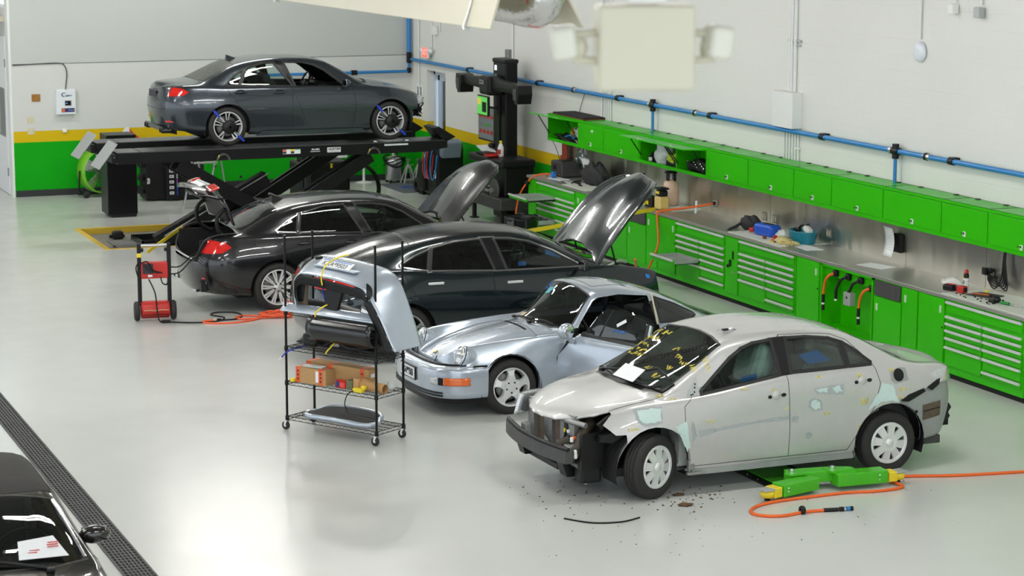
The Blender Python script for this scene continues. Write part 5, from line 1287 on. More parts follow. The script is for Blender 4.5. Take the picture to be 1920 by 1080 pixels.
# glazed side door
M['doorframe'] = mat('blue_grey_aluminium', (.55, .62, .70), .4, .3, noise=.05, nscale=10)
d = MB().use(M['doorframe']); X = XW+.20
for y in (DY0+.03, DY1-.04): d.bb((X-.05, y-.04, 0), (X+.05, y+.04, DZ))
d.bb((X-.05, DY0, DZ-.09), (X+.05, DY1, DZ)); d.bb((X-.02, DY0+.14, 0), (X+.03, DY0+.24, DZ-.1)); d.bb((X-.02, DY1-.26, 0), (X+.03, DY1-.16, DZ-.1)); d.bb((X-.02, DY0+.1, 0), (X+.03, DY1-.1, .25)); d.bb((X-.02, DY0+.1, DZ-.2), (X+.03, DY1-.1, DZ-.1))
d = struct(d.build('door_1'))
g = MB().use(glass_mat('door_glass', (.80, .88, .95))); g.bb((X, DY0+.2, .25), (X+.01, DY1-.2, DZ-.2)); g.build('glass_pane', None, d)
g = MB().use(M['darksteel']); g.bb((X-.03, DY0+.30, .95), (X-.01, DY0+.60, 1.02)); g.bb((X-.05, 41.86, .2), (X-.02, 41.93, DZ-.12)); g.build('push_bar', None, d)
# white door in the side of the passage
d = MB().use(mat('bright_white_door', (.80, .82, .84), .4, noise=.03, nscale=4)); d.bb((7.40, 43.85, .01), (7.44, 44.02, 3.05)); d.bb((7.40, 44.98, .01), (7.44, 45.15, 3.05)); d.bb((7.40, 44.02, .01), (7.44, 44.98, 1.10)); d.bb((7.40, 44.02, 2.05), (7.44, 44.98, 3.05)); d = struct(d.build('door_2'))
g = MB().use(glass_mat('door_lite', (.85, .95, .9))); g.bb((7.415, 44.02, 1.10), (7.425, 44.98, 2.05)); g.build('glass_pane', None, d)
for z in (.45, 2.55): g = MB().use(M['steel']); g.rbox((7.395, 43.87, z), (.02, .05, .16), .005); g.build('hinge', None, d)
g = MB().use(M['steel']); g.cyl((7.40, 44.95, 1.05), (7.33, 44.95, 1.05), .015); g.cyl((7.33, 44.95, 1.05), (7.33, 44.82, 1.05), .012); g.build('door_handle', None, d)

# lights: long twin-tube strips under the ceiling
M['tube'] = mat('lit_tube', (1, 1, 1), .5, emit=(1.0, .985, .94), estr=LIGHT)
def strip(x, y, label):
    t = thing('strip_light', label, 'ceiling light', (x, y, 6.7), 0, 'strip lights under the ceiling')
    h = MB().use(M['white']); h.rbox((0, 0, .05), (2.5, .22, .06), .02); h.cyl((-1, 0, .08), (-1, 0, .9), .006, 6); h.cyl((1, 0, .08), (1, 0, .9), .006, 6); h.build('housing', None, t)
    for s in (-.06, .06): b = MB().use(M['tube']); b.cyl((-1.22, s, 0), (1.22, s, 0), .022, 8); b.build('tube', None, t)
    return t
first = None
for j in range(NROW):
    for i in range(3):
        x, y = -0.6+5.6*i, 11.0+7.2*j
        lb = 'twin tube strip light hanging from the grey ceiling of the hall'
        if first is None: first = strip(x, y, lb)
        else: dup(first, (x, y, 6.7))

wd = bpy.data.worlds.new('hall_daylight'); bpy.context.scene.world = wd; wd.use_nodes = True
bg = wd.node_tree.nodes['Background']; bg.inputs[0].default_value = (.86, .93, 1.0, 1); bg.inputs[1].default_value = WORLD

def one(name, label, cat, mb, loc=(0,0,0), rz=0.0, group=None, solid=0.0, kind=None):
    return tag(mb.build(name, None, None, loc, (0, 0, rz), solid), label, cat, group, kind)
# ------------------------------------------------------------------ drain grates
M['iron'] = mat('cast_iron_grate', (.045, .048, .05), .55, .4, noise=.3, nscale=12)
def grate():
    t = thing('drain_grate', 'dark slotted drain grate in the straight row along the left floor', 'drain grate', (0,0,0), 0, 'drain grates along the left floor channel')
    g = MB().use(M['iron']); W, L = .135, .995
    g.bb((-W, 0, .001), (W, L, .005))
    g.bb((-W, 0, .005), (-W+.018, L, .012)); g.bb((W-.018, 0, .005), (W, L, .012))
    for i in range(13):
        y = i*L/12.0; g.bb((-W, max(0, y-.010), .005), (W, min(L, y+.010), .012))
    for i in range(12):
        for k in range(1, 7): x = -W+.018+k*(2*W-.036)/7; g.bb((x-.006, i*L/12+.01, .005), (x+.006, (i+1)*L/12-.01, .012))
    g.build('slotted_plate', None, t)
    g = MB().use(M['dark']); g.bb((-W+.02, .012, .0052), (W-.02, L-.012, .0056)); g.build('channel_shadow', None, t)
    return t
g0 = grate()
for i in range(15):
    y = 12.1+i
    if i == 0: g0.location = (4.035, y, 0)
    else: dup(g0, (4.035, y, 0))
# ------------------------------------------------------------------ wall cabinets
GR = M['green']
UZ0, UZ1, UX = 1.60, 2.06, 15.13
def latch(parent, y, z, x):
    l = MB().use(M['satin']); l.rbox((x-.006, y, z), (.012, .055, .065), .004); l.use(M['dark']); l.box((x-.013, y+.006, z+.008), (.003, .026, .024)); l.cyl((x-.002, y+.065, z), (x-.006, y+.065, z), .010, 8); return l.build('latch', None, parent)
def wall_cabinet(ya, yb, label, open_=0.0):
    # ya far end, yb near end
    t = thing('wall_cabinet', label, 'cabinet', (XW, (ya+yb)/2, UZ0), 0, 'green cabinets along the wall')
    w = ya-yb; h = UZ1-UZ0; dx = UX-XW
    b = MB().use(GR); k = .018
    b.bb((dx, -w/2, 0), (-.004, w/2, k)); b.bb((dx, -w/2, h-k), (-.004, w/2, h)); b.bb((dx, -w/2, 0), (-.004, -w/2+k, h)); b.bb((dx, w/2-k, 0), (-.004, w/2, h)); b.bb((-.02, -w/2, 0), (-.004, w/2, h))
    b.bb((dx-.004, -w/2, 0), (dx+.02, w/2, .05)); b.bb((dx-.004, -w/2, h-.035), (dx+.02, w/2, h))
    b.build('carcass', None, t)
    d = MB().use(GR); d.rbox((0, 0, -(h-.09)/2), (.018, w-.03, h-.09), .004); dz = h-.04
    M4 = Matrix.Translation((dx-.006, 0, dz)) @ Matrix.Rotation(open_, 4, 'Y')
    d.xform(M4); d = d.build('cabinet_door', None, t)
    l = MB().use(M['satin']); ly = -w*.02
    l.rbox((-.012, ly, -h+.14), (.012, .055, .065), .004); l.use(M['dark']); l.box((-.019, ly+.006, -h+.148), (.003, .026, .024)); l.cyl((-.008, ly+.07, -h+.14), (-.012, ly+.07, -h+.14), .010, 8); l.xform(M4); l.build('latch', None, d)
    if open_:
        for s in (-1, 1): q = MB().use(M['black']); q.cyl((dx+.01, s*(w/2-.04), .12), tuple(M4 @ Vector((.01, s*(w/2-.05), -.20))), .009, 6); q.build('gas_strut', None, t)
    for s in (-.3, .3): c = MB().use(M['darksteel']); c.rbox((-.05, s*w, h+.006), (.05, .06, .012), .004); c.build('mount_clip', None, t)
    return t
UP = [(35.39, 34.10, 'open green wall cabinet at the far end, patterned bags inside', 1.75), (34.10, 33.08, 'closed green wall cabinet right beside the farthest open one', 0), (33.08, 31.73, 'closed green wall cabinet just left of the pair that stands open', 0),
 (31.73, 30.44, 'open green wall cabinet holding a white carrier bag and coiled yellow cord', 1.62), (30.44, 29.45, 'open green wall cabinet full of black gear, right of the white carrier bag', 1.62), (29.45, 28.13, 'closed green wall cabinet just right of the pair that stands open', 0),
 (28.13, 26.82, 'closed green wall cabinet above the blue jug', 0), (26.82, 25.80, 'closed green wall cabinet above the teal basket', 0), (25.80, 24.51, 'closed green wall cabinet above the sheet clipped to the splashback', 0),
 (24.51, 23.17, 'closed green wall cabinet between the clipped sheet and the spray can', 0), (23.17, 22.18, 'closed green wall cabinet above the spray can', 0), (22.18, 20.85, 'closed green wall cabinet at the right picture edge above hanging black cables', 0)]
for a, b, lb, op in UP: wall_cabinet(a, b, lb, op)
# what the open ones hold
def bag(name, label, cat, loc, r, m, seed, group=None):
    b = MB().use(m); b.blob((0, 0, r[2]*.9), r, .28, seed, 20, 14)
    for s in (-1, 1): b.tube(smooth_path([(-.02, s*r[1]*.3, r[2]*1.6), (0, s*r[1]*.45, r[2]*2.1), (.02, s*r[1]*.2, r[2]*1.7)]), r[1]*.09, 6)
    return one(name, label, cat, b, loc, 0, group)
M['bagwhite'] = mat('white_carrier_bag', (.62, .66, .64), .4, noise=.15, nscale=8, bump=.5)
def pattern_mat():
    m, nt, b = node_mat('patterned_bag_film', .4); v = nt.nodes.new('ShaderNodeTexVoronoi'); v.inputs['Scale'].default_value = 14; r = nt.nodes.new('ShaderNodeValToRGB'); tc = nt.nodes.new('ShaderNodeTexCoord')
    r.color_ramp.elements[0].color = (.05, .06, .08, 1); r.color_ramp.elements[1].color = (.55, .57, .58, 1); r.color_ramp.elements[0].position = .25; r.color_ramp.elements[1].position = .4
    nt.links.new(tc.outputs['Object'], v.inputs['Vector']); nt.links.new(v.outputs['Distance'], r.inputs[0]); nt.links.new(r.outputs[0], b.inputs['Base Color']); return m
bag('plastic_bag', 'grey and white patterned plastic bag in the far open wall cabinet', 'bag', (15.32, 34.35, UZ0+.02), (.12, .17, .17), pattern_mat(), 5)
b = MB().use(mat('mustard_card', (.50, .30, .03), .6, noise=.2)); b.rbox((0, 0, .10), (.05, .13, .20), .02, rx=.5); one('mustard_packet', 'mustard yellow packet leaning on the patterned bag', 'packet', b, (15.30, 34.72, UZ0+.05))
b = MB().use(M['black']); b.blob((0, 0, .05), (.13, .52, .07), .35, 8, 30, 10); b.use(M['bluepaint']); b.tube(smooth_path([(-.14, -.4, .10), (-.1, -.2, .13), (-.12, 0, .09)]), .018, 6); one('tool_pile', 'heap of dark tools on the floor of the far open wall cabinet', 'tools', b, (15.30, 34.75, UZ0+.02), kind='stuff')
bag('plastic_bag', 'white carrier bag standing in the open wall cabinet', 'bag', (15.28, 31.12, UZ0+.02), (.12, .20, .20), M['bagwhite'], 2)
b = MB().use(M['dark']); b.lathe([(0, 0), (.05, 0), (.055, .10), (.03, .13), (.02, .16), (0, .16)], seg=14); b.use(M['white']); b.lathe([(.056, .03), (.056, .085)], seg=14, a0=2.2, a1=4.2); one('small_bottle', 'small dark bottle with pale label left of the white carrier bag', 'bottle', b, (15.24, 31.50, UZ0+.02))
b = MB().use(mat('lime_cord', (.55, .68, .03), .5, noise=.15, nscale=30))
for i in range(9): b.tube([(.10*math.cos(2*PI*k/18)*(.7+.05*(i % 4)), .17*math.sin(2*PI*k/18)*(.75+.06*(i % 5)), .10+.012*i+.02*math.sin(k+i)) for k in range(19)], .011, 6, False)
one('coiled_cord', 'coiled lime yellow cord in the open wall cabinet', 'cord', b, (15.24, 30.73, UZ0+.02))
b = MB().use(M['black']); b.rbox((0, 0, .05), (.25, .40, .10), .03); one('black_case', 'black case under the coiled lime cord', 'case', b, (15.30, 30.72, UZ0+.02))
b = MB().use(mat('ochre_folder', (.50, .28, .03), .6, noise=.1)); b.box((0, 0, .16), (.02, .18, .30), rx=-.25); one('ochre_folder', 'ochre folder standing behind the coiled lime cord', 'folder', b, (15.36, 30.75, UZ0+.02))
b = MB().use(M['black']); b.blob((0, 0, .09), (.14, .36, .11), .35, 4, 26, 12); b.use(M['chrome'])
for i in range(9): b.ball((-.12+.01*(i % 3), -.28+.07*i, .10+.03*(i % 3)), (.012, .02, .016), 8, 6)
one('socket_tools', 'heap of black tools with bright heads in the open wall cabinet', 'tools', b, (15.30, 29.92, UZ0+.02), kind='stuff')
b = MB().use(M['dark']); b.rbox((0, 0, .024), (.42, 1.28, .035), .015); b.use(mat('brown_edge', (.16, .04, .02), .5, noise=.2)); b.rbox((0, 0, .010), (.43, 1.29, .02), .008); one('black_board', 'flat black board with brown edge lying on top of the far wall cabinets', 'board', b, (15.34, 34.55, UZ1))

# ------------------------------------------------------------------ base cabinets
BX, BZ0, BZ1 = 14.80, .07, .955
def front_panel(parent, name, y0, y1, z0, z1, m=None, x=BX, t=.02):
    d = MB().use(m or GR); d.rbox((x+t/2-.004, 0, 0), (t, abs(y0-y1)-.008, z1-z0-.008), .003)
    return d.build(name, None, parent, None)
def cab(label, ya, yb, name='base_cabinet', hollow=False):
    t = thing(name, label, 'cabinet', (BX, (ya+yb)/2, 0), 0, 'green cabinets under the worktop'); w = ya-yb
    b = MB().use(GR); D = .74
    if hollow:
        b.bb((0, -w/2, BZ0), (D, -w/2+.03, BZ1)); b.bb((0, w/2-.03, BZ0), (D, w/2, BZ1)); b.bb((.30, -w/2, BZ0), (.33, w/2, BZ1)); b.bb((.06, -w/2, .80), (.09, w/2, BZ1)); b.bb((0, -w/2, BZ0), (D, w/2, BZ0+.06)); b.bb((.0, -w/2, BZ1-.03), (D, w/2, BZ1))
    else: b.bb((.012, -w/2+.002, BZ0), (D, w/2-.002, BZ1))
    b.build('carcass', None, t)
    k = MB().use(M['dark']); k.bb((.05, -w/2, 0), (D, w/2, BZ0)); k.build('plinth', None, t)
    return t, w
def drawer(t, y0, y1, ztop, zbot, out=0.0, fill=None):
    d = MB().use(GR); w = abs(y1-y0); yc = (y0+y1)/2
    d.rbox((.004-out, yc, (ztop+zbot)/2), (.022, w-.012, ztop-zbot-.010), .003)
    d = d.build('drawer', None, t)
    h = MB().use(M['satin']); h.prism([(-.012-out, ztop-.030), (-.030-out, ztop-.026), (-.030-out, ztop-.004), (-.020-out, ztop+.002), (-.006-out, ztop+.002), (-.006-out, ztop-.030)], 'y', yc-w/2+.006, yc+w/2-.006); h.build('handle', None, d)
    if out:
        q = MB().use(M['galv']); zb = max(zbot, ztop-.12)+.02
        q.bb((-out, yc-w/2+.02, zb), (.02, yc-w/2+.03, ztop-.02)); q.bb((-out, yc+w/2-.03, zb), (.02, yc+w/2-.02, ztop-.02)); q.bb((-out, yc-w/2+.02, zb), (.02, yc+w/2-.02, zb+.008)); q.bb((-.0, yc-w/2+.02, zb), (.015, yc+w/2-.02, ztop-.02))
        q.build('drawer_tray', None, d)
    return d
LZ = [.760, .675, .590, .500, .390]; RZ = [.760, .675, .590, .500, .390, .235]
def bank(label, ya, yb, opens={}, lz=LZ, rz=RZ):
    t, w = cab(label, ya, yb, 'drawer_cabinet'); a = w/2-.03
    drawer(t, a, -a, .935, .800)
    for col, (y0, y1, zs) in enumerate(((a, .015, lz), (-.015, -a, rz))):
        for i, z in enumerate(zs):
            zb = zs[i+1]+.012 if i+1 < len(zs) else .16
            drawer(t, y0, y1, z, zb, opens.get((col, i), 0.0))
    l = MB().use(M['chrome'])
    for y in (0, -a+.06): l.cyl((.002, y, .945), (-.006, y, .945), .010, 8)
    l.build('lock', None, t)
    return t
def grip(parent, y, z): 
    h = MB().use(M['satin'])
    for s in (-.012, .012): h.rbox((-.010, y+s, z), (.012, .012, .09), .004)
    return h.build('handle', None, parent)
def doors(label, ya, yb, handle=-1, lock=None, panel=False):
    t, w = cab(label, ya, yb); z1 = .945
    if panel:
        p = MB().use(mat('charcoal_grille', (.045, .042, .045), .75, noise=.3, nscale=90, bump=.3)); p.rbox((-.004, 0, .845), (.02, w-.07, .19), .004); p.build('grille_panel', None, t); z1 = .735
    d = MB().use(GR); d.rbox((.002, 0, (z1+.14)/2), (.02, w-.03, z1-.14), .003); d = d.build('cabinet_door', None, t)
    if handle is not None: grip(d, handle*(w/2-.09), z1-.13)
    if lock: k = MB().use(M['dark']); k.cyl((0, lock*(w/2-.04), .60), (-.014, lock*(w/2-.04), .60), .012, 8); k.build('lock', None, d)
    return t
bank('green drawer cabinet at the far end of the bench with two drawers pulled out', 35.07, 33.45, {(0, 0): .52, (0, 4): .42})
t, w = cab('green end panel closing the far end of the bench run', 35.45, 35.07, 'end_cabinet')
d = MB().use(GR); d.rbox((.002, 0, .54), (.02, w-.03, .80), .003); d.build('cabinet_door', None, t)
doors('green base cabinet door just right of the far drawer cabinet', 33.45, 32.55, .9)
doors('green base cabinet mostly hidden by the raised dark green bonnet', 32.55, 31.45, -.9)
doors('green base cabinet with a charcoal panel near the black battery', 31.45, 30.76, 1, None, True)
doors('slim green base cabinet left of the orange hose', 30.76, 30.36, 1)
doors('green base cabinet door behind the hanging orange hose', 30.36, 29.75, -1, -1)
bank('green drawer cabinet with one drawer pulled out by the orange hose', 29.75, 28.17, {(0, 3): .42})
t, w = cab('narrow green base cabinet with black key latches', 28.17, 27.77)
d = MB().use(GR); d.rbox((.002, 0, .54), (.02, w-.04, .80), .003); d = d.build('cabinet_door', None, t)
k = MB().use(M['black']); k.rbox((-.014, -.05, .70), (.02, .03, .12), .008); k.rbox((-.02, .02, .58), (.03, .03, .10), .008); k.ball((-.02, .09, .53), .022, 10, 6); k.use(M['chrome']); k.cyl((0, -.06, .45), (-.014, -.06, .45), .026, 12); k.build('latch', None, d)
bank('green drawer cabinet with all drawers shut under the white covered worktop, mid bench', 27.77, 26.15)
doors('green base cabinet door left of the bay with hanging plugs', 26.12, 25.50, -1, -1)
t, w = cab('open green bench bay with power leads hanging in it', 25.48, 24.18, 'open_bay', True)
doors('green base cabinet with a charcoal panel right of the hanging plugs', 24.15, 23.49, 1, None, True)
doors('slim green base cabinet between the charcoal panel and a wide door', 23.49, 23.12, 1)
doors('green base cabinet door left of the nearest drawer cabinet', 23.12, 22.53, -1, -1)
bank('nearest green drawer cabinet, under the spray can and screwdriver', 22.53, 20.92)
# contents seen in the pulled-out drawers
b = MB().use(M['darksteel'])
r = random.Random(2)
for i in range(26): b.rbox((-.44+.40*r.random(), -.32+.64*r.random(), .01), (.10+.08*r.random(), .018, .014), .005, rz=r.uniform(-.3, .3))
for i in range(14): b.cyl((-.20+.18*r.random(), -.30+.6*r.random(), 0), (-.20+.18*r.random(), -.30+.6*r.random(), .03), .012, 8)
one('wrench_set', 'rows of wrenches and sockets in the upper pulled-out drawer at the far end', 'tools', b, (14.80, 34.66, .675), kind='stuff')
b = MB().use(M['darksteel'])
for i in range(40): b.cyl((-.36+.34*r.random(), -.34+.68*r.random(), 0), (-.36+.34*r.random(), -.34+.68*r.random(), .04), .014, 8)
one('socket_set', 'dark sockets in the lower pulled-out drawer at the far end', 'tools', b, (14.80, 34.66, .305), kind='stuff')
b = MB().use(M['paper']); b.rbox((-.2, 0, .012), (.28, .42, .012), .003, rz=.2); b.use(M['red']); b.rbox((-.3, .12, .02), (.10, .16, .01), .003, rz=.4); one('drawer_papers', 'white papers in the pulled-out drawer by the orange hose', 'papers', b, (14.80, 29.34, .41))

# worktop and splashback
b = MB().use(M['topsteel']); b.rbox((15.17, (35.52+20.85)/2, .978), (.76, 35.52-20.85, .044), .004); t = one('worktop', 'long brushed steel worktop on the green base cabinets', 'worktop', b)
for i, (a, c) in enumerate([(35.35, 33.65), (33.65, 31.84), (31.84, 30.03), (30.03, 28.21), (28.21, 26.42), (26.42, 24.59), (24.59, 22.79), (22.79, 20.90)]):
    b = MB().use(M['stainless']); b.bb((XW-.018, a-.004, 1.0), (XW-.002, c+.004, 1.60)); struct(b.build('trim_%d' % (i+3)))
def plate(label, loc, n=2, m=None):
    # double outlet plate facing -x
    t = thing('wall_outlet', label, 'outlet', loc, 0, 'outlets on the steel splashback')
    p = MB().use(M['steel']); p.rbox((-.004, 0, 0), (.008, .125, .125), .004); p.build('face_plate', None, t)
    for s in (-.03, .03): q = MB().use(M['beige']); q.rbox((-.009, s, 0), (.006, .034, .075), .004); q.use(M['dark']); q.box((-.013, s, .018), (.002, .012, .008)); q.box((-.013, s, -.018), (.002, .012, .008)); q.build('socket', None, t)
for y, lb in ((29.92, 'outlet plate with an orange cord plugged in'), (28.37, 'left outlet plate of the pair behind the blue jug'), (28.07, 'right outlet plate of the pair behind the blue jug'), (26.55, 'outlet plate behind the right end of the teal basket'), (22.69, 'outlet plate with black adapters near the spray can')): plate(lb, (XW-.018, y, 1.16))
# ------------------------------------------------------------------ things on the worktop
WT = 1.0
def sheet(name, label, cat, loc, w, d, m, rz=0.0, th=.004, tilt=0.0, group=None):
    b = MB().use(m); b.box((0, 0, th/2), (d, w, th), ry=tilt); return one(name, label, cat, b, loc, rz, group)
M['offwhite'] = mat('white_cover_sheet', (.70, .70, .65), .6, noise=.04, nscale=5)
b = MB().use(M['offwhite']); b.box((0, 0, .004), (.72, 1.52, .008)); one('bench_cover', 'white cover sheet on the worktop under the blue jug and teal basket', 'cover', b, (15.18, 27.38, WT))
b = MB().use(M['offwhite']); b.box((0, 0, .004), (.72, 1.75, .008)); one('bench_cover', 'white cover sheet on the nearest end of the worktop under loose tools', 'cover', b, (15.18, 21.78, WT))
b = MB().use(M['offwhite']); b.box((0, 0, .006), (.50, 1.6, .012), rz=.10); one('cardboard_sheet', 'large off-white card sheet lying behind the yellow pump', 'card', b, (15.22, 31.15, WT))
b = MB().use(M['offwhite']); b.box((0, 0, .004), (.60, .95, .008)); one('bench_cover', 'white sheet on the far worktop below the black backpack', 'cover', b, (15.10, 33.55, WT))
sheet('paper', 'white paper alone on the steel worktop right of the plug bay', 'paper', (15.18, 24.72, WT), .46, .26, M['paper'], .25)
sheet('paper', 'white paper on the steel worktop in front of the teal basket', 'paper', (15.13, 26.38, WT), .42, .24, M['paper'], -.1)
sheet('paper', 'white sheet in front of the grey box on the far worktop', 'paper', (15.05, 34.72, WT), .42, .20, M['paper'], .1, .01)
sheet('paper', 'white sheet on the far worktop beside the black backpack', 'paper', (15.08, 34.20, WT), .36, .22, M['paper'], -.2)
# far end: printer, gauges, backpack, clipboard, squeegee bag
b = MB().use(M['darksteel']); b.rbox((0, 0, .14), (.36, .46, .26), .02); b.use(M['black']); b.box((-.02, -.02, .272), (.20, .22, .01)); b.rbox((-.182, .05, .16), (.01, .12, .08), .004); b.use(M['alu']); b.rbox((-.183, -.14, .05), (.006, .03, .01), .002)
one('grey_printer', 'dark grey boxy printer on the far end of the worktop', 'printer', b, (15.32, 35.05, WT))
t = thing('gauge_set', 'blue and red pressure gauges with hose in front of the grey printer', 'gauge', (15.02, 34.95, WT))
b = MB().use(M['blue']); b.cyl((-.0, -.12, .06), (-.05, -.12, .07), .055, 16); b.build('blue_gauge', None, t)
b = MB().use(M['red']); b.tube(smooth_path([(0, .25, .02), (.03, .12, .05), (.02, 0, .03), (0, -.1, .05)]), .014, 6); b.build('red_hose', None, t)
b = MB().use(M['bluepaint']); b.tube(smooth_path([(.03, .08, .03), (.0, -.02, .05), (-.02, -.08, .05)]), .014, 6); b.use(M['chrome']); b.rbox((-.03, .16, .025), (.04, .05, .03), .008); b.build('blue_hose', None, t)
t = thing('air_hose', 'orange air hose draped over the far end of the bench to the floor', 'hose', (14.8, 35.5, 0))
b = MB().use(M['orange']); b.tube(smooth_path([(.35, -.45, WT+.03), (.18, -.40, WT+.05), (.02, -.25, WT+.0), (-.07, -.12, .86), (-.13, .02, .66), (-.16, .10, .40), (-.20, .10, .05), (-.30, .0, .014), (-.60, -.2, .014)]), .016, 8); b.build('hose', None, t)
b = MB().use(M['black']); b.ball((-.06, -.14, .88), (.045, .045, .04), 12, 8); b.build('hose_stop', None, t)
t = thing('backpack', 'black backpack slumped on the worktop against the splashback', 'bag', (15.28, 33.75, WT))
b = MB().use(M['cloth']); b.blob((0, 0, .16), (.17, .36, .20), .16, 9, 26, 16); b.build('pack_body', None, t)
b = MB().use(M['black']); b.tube(smooth_path([(-.12, .30, .05), (-.24, .34, .02), (-.30, .22, .02), (-.22, .1, .03)]), .02, 6); b.tube(smooth_path([(-.02, -.1, .32), (0, -.16, .40), (.02, -.24, .34)]), .014, 6); b.build('strap', None, t)
b = MB().use(M['paper']); b.rbox((0, 0, 0), (.012, .26, .36), .005, ry=-.35, rz=.1); one('clipboard', 'pale sheet on a clip leaning beside the black backpack', 'clipboard', b, (15.40, 34.30, WT+.21))
b = MB().use(M['alu']); b.tube(smooth_path([(0, -.35, .02), (0, 0, .018), (.02, .25, .02)]), .012, 6); b.use(M['dark']); b.rbox((0, -.38, .02), (.03, .12, .03), .01); one('ratchet', 'long dark ratchet handle by the black backpack', 'tool', b, (14.98, 34.05, WT))
b = MB().use(mat('red_brown_cloth', (.30, .045, .015), .8, noise=.2)); b.prism([(0, -.22), (.0, .28), (.02, .28), (.02, -.22)], 'y', -.10, .12); b.prism([(-.02, -.55), (-.02, -.2), (.02, .0), (.02, -.55)], 'y', -.06, .22)
one('red_apron', 'rust red cloth hanging from the far wall cabinet', 'cloth', b, (15.46, 35.42, UZ0-.30))
t = thing('hanging_cable', 'thin black cable loop hanging beside the rust red cloth', 'cable', (15.48, 35.05, UZ0))
b = MB().use(M['black']); b.tube(smooth_path([(0, .08, 0), (-.02, .05, -.25), (-.02, -.05, -.42), (-.02, -.02, -.52), (-.03, .06, -.46), (-.03, .0, -.40)]), .008, 6); b.build('cord', None, t)
b = MB().use(M['chrome']); b.tube([(-.04+.0, .04*math.cos(k*PI/6), -.56+.04*math.sin(k*PI/6)) for k in range(13)], .006, 5); b.build('ring', None, t)
b = MB().use(glass_mat('clear_bag', (.75, .78, .80))); b.blob((0, 0, -.20), (.05, .17, .22), .25, 6, 20, 12); one('clear_bag', 'clear plastic bag hanging under the far wall cabinets', 'bag', b, (15.42, 34.62, UZ0-.02))
# middle: pump, battery, gas cylinder
t = thing('gas_cylinder', 'pale peach refrigerant cylinder with black guard on the worktop', 'cylinder', (15.30, 30.95, WT+.012))
b = MB().use(mat('peach_steel', (.66, .46, .34), .45, .1, noise=.12, nscale=25)); b.lathe([(0, 0), (.10, 0), (.122, .02), (.125, .12), (.125, .30), (.11, .36), (.06, .40), (0, .405)], seg=28); b.build('tank', None, t)
b = MB().use(M['black'])
for k in range(4): a = k*PI/2+.4; b.box((.075*math.cos(a), .075*math.sin(a), .45), (.014, .05, .14), rz=a)
b.lathe([(.068, .50), (.10, .50), (.10, .525), (.068, .525)], seg=20); b.build('guard', None, t)
b = MB().use(M['alu']); b.cyl((0, 0, .40), (0, 0, .47), .018, 10); b.cyl((-.03, 0, .45), (.04, 0, .45), .012, 8); b.build('valve', None, t)
b = MB().use(M['paper']); b.lathe([(.1255, .10), (.1255, .27)], seg=14, a0=2.4, a1=3.9); b.build('paper_label', None, t)
t = thing('vacuum_pump', 'yellow pump with black cap in front of the peach cylinder', 'pump', (14.98, 30.62, WT))
b = MB().use(mat('pale_yellow_enamel', (.72, .55, .18), .4, noise=.06)); b.rbox((0, 0, .11), (.17, .19, .20), .03, seg=3); b.build('pump_case', None, t)
b = MB().use(M['black']); b.rbox((0, 0, .25), (.15, .17, .11), .03); b.rbox((0, 0, .325), (.16, .20, .03), .01); b.use(M['yellow']); b.rbox((-.07, 0, .265), (.02, .12, .04), .008); b.build('pump_head', None, t)
b = MB().use(M['alu']); b.cyl((0, .09, .25), (0, .17, .24), .014, 8); b.cyl((-.02, .02, .23), (-.09, -.06, .17), .007, 6); b.build('hose_port', None, t)
t = thing('jump_pack', 'black battery pack with yellow clamps left of the yellow pump', 'battery', (15.0, 30.98, WT))
b = MB().use(M['black']); b.rbox((0, 0, .085), (.17, .30, .16), .02); b.build('battery_case', None, t)
b = MB().use(M['red']); b.rbox((-.02, .12, .18), (.05, .04, .03), .01); b.build('red_cap', None, t)
b = MB().use(M['yellow']); b.tube(smooth_path([(-.09, .14, .14), (-.10, .10, .06), (-.10, .05, .04), (-.10, .02, .12)]), .012, 6); b.rbox((-.095, -.02, .07), (.02, .05, .06), .008); b.build('clamp', None, t)
t = thing('extension_cord', 'orange cord plugged into the splashback and running over the bench to the dark green car', 'cord', (14.8, 30, 0))
b = MB().use(M['orange']); b.tube(smooth_path([(.70, -.10, 1.16), (.55, -.05, 1.13), (.30, .22, 1.06), (.02, .38, 1.01), (-.02, .36, .95), (-.12, .10, .60), (-.28, -.08, .40), (-.55, -.40, .26), (-.85, -.75, .30), (-1.15, -1.3, .45), (-1.45, -1.9, .70)]), .017, 8); b.build('cord', None, t)
b = MB().use(M['black']); b.rbox((.705, -.10, 1.16), (.05, .05, .05), .012); b.build('plug', None, t)
b = MB().use(M['clear']); b.tube([(0, 0, .19), (.0, -.01, .10), (-.03, -.03, 0)], .022, 8); one('clear_spout', 'clear plastic spout standing under the orange cord', 'spout', b, (15.28, 30.05, WT))
# mid bench clutter
b = MB().use(M['cloth']); b.blob((0, 0, .09), (.11, .19, .10), .22, 12, 20, 12); b.tube(smooth_path([(-.10, .10, .08), (-.20, .10, .03), (-.30, .08, .0), (-.37, .07, -.08), (-.375, .07, -.2)]), .02, 6); b.tube(smooth_path([(-.05, .18, .05), (-.12, .24, .02), (-.05, .28, .01)]), .014, 6)
one('cloth_pouch', 'black cloth pouch with a strap hanging over the bench edge', 'pouch', b, (15.22, 28.22, WT+.008))
t = thing('blue_jug', 'blue plastic jug lying on its side with a red cap', 'jug', (15.13, 27.60, WT+.008), .15)
b = MB().use(mat('blue_jug_plastic', (.012, .09, .55), .35, noise=.1, nscale=12)); b.rbox((0, -.04, .085), (.20, .42, .17), .05, seg=4); b.tube([(.02, .18, .10), (.0, .26, .07)], .05, 12, True, .03); b.build('jug_body', None, t)
b = MB().use(M['red']); b.cyl((-.03, .23, .055), (-.06, .29, .05), .034, 12); b.build('cap', None, t)
b = MB().use(M['dark']); b.rbox((.0, -.06, .171), (.07, .20, .012), .005); b.build('handle_hollow', None, t)
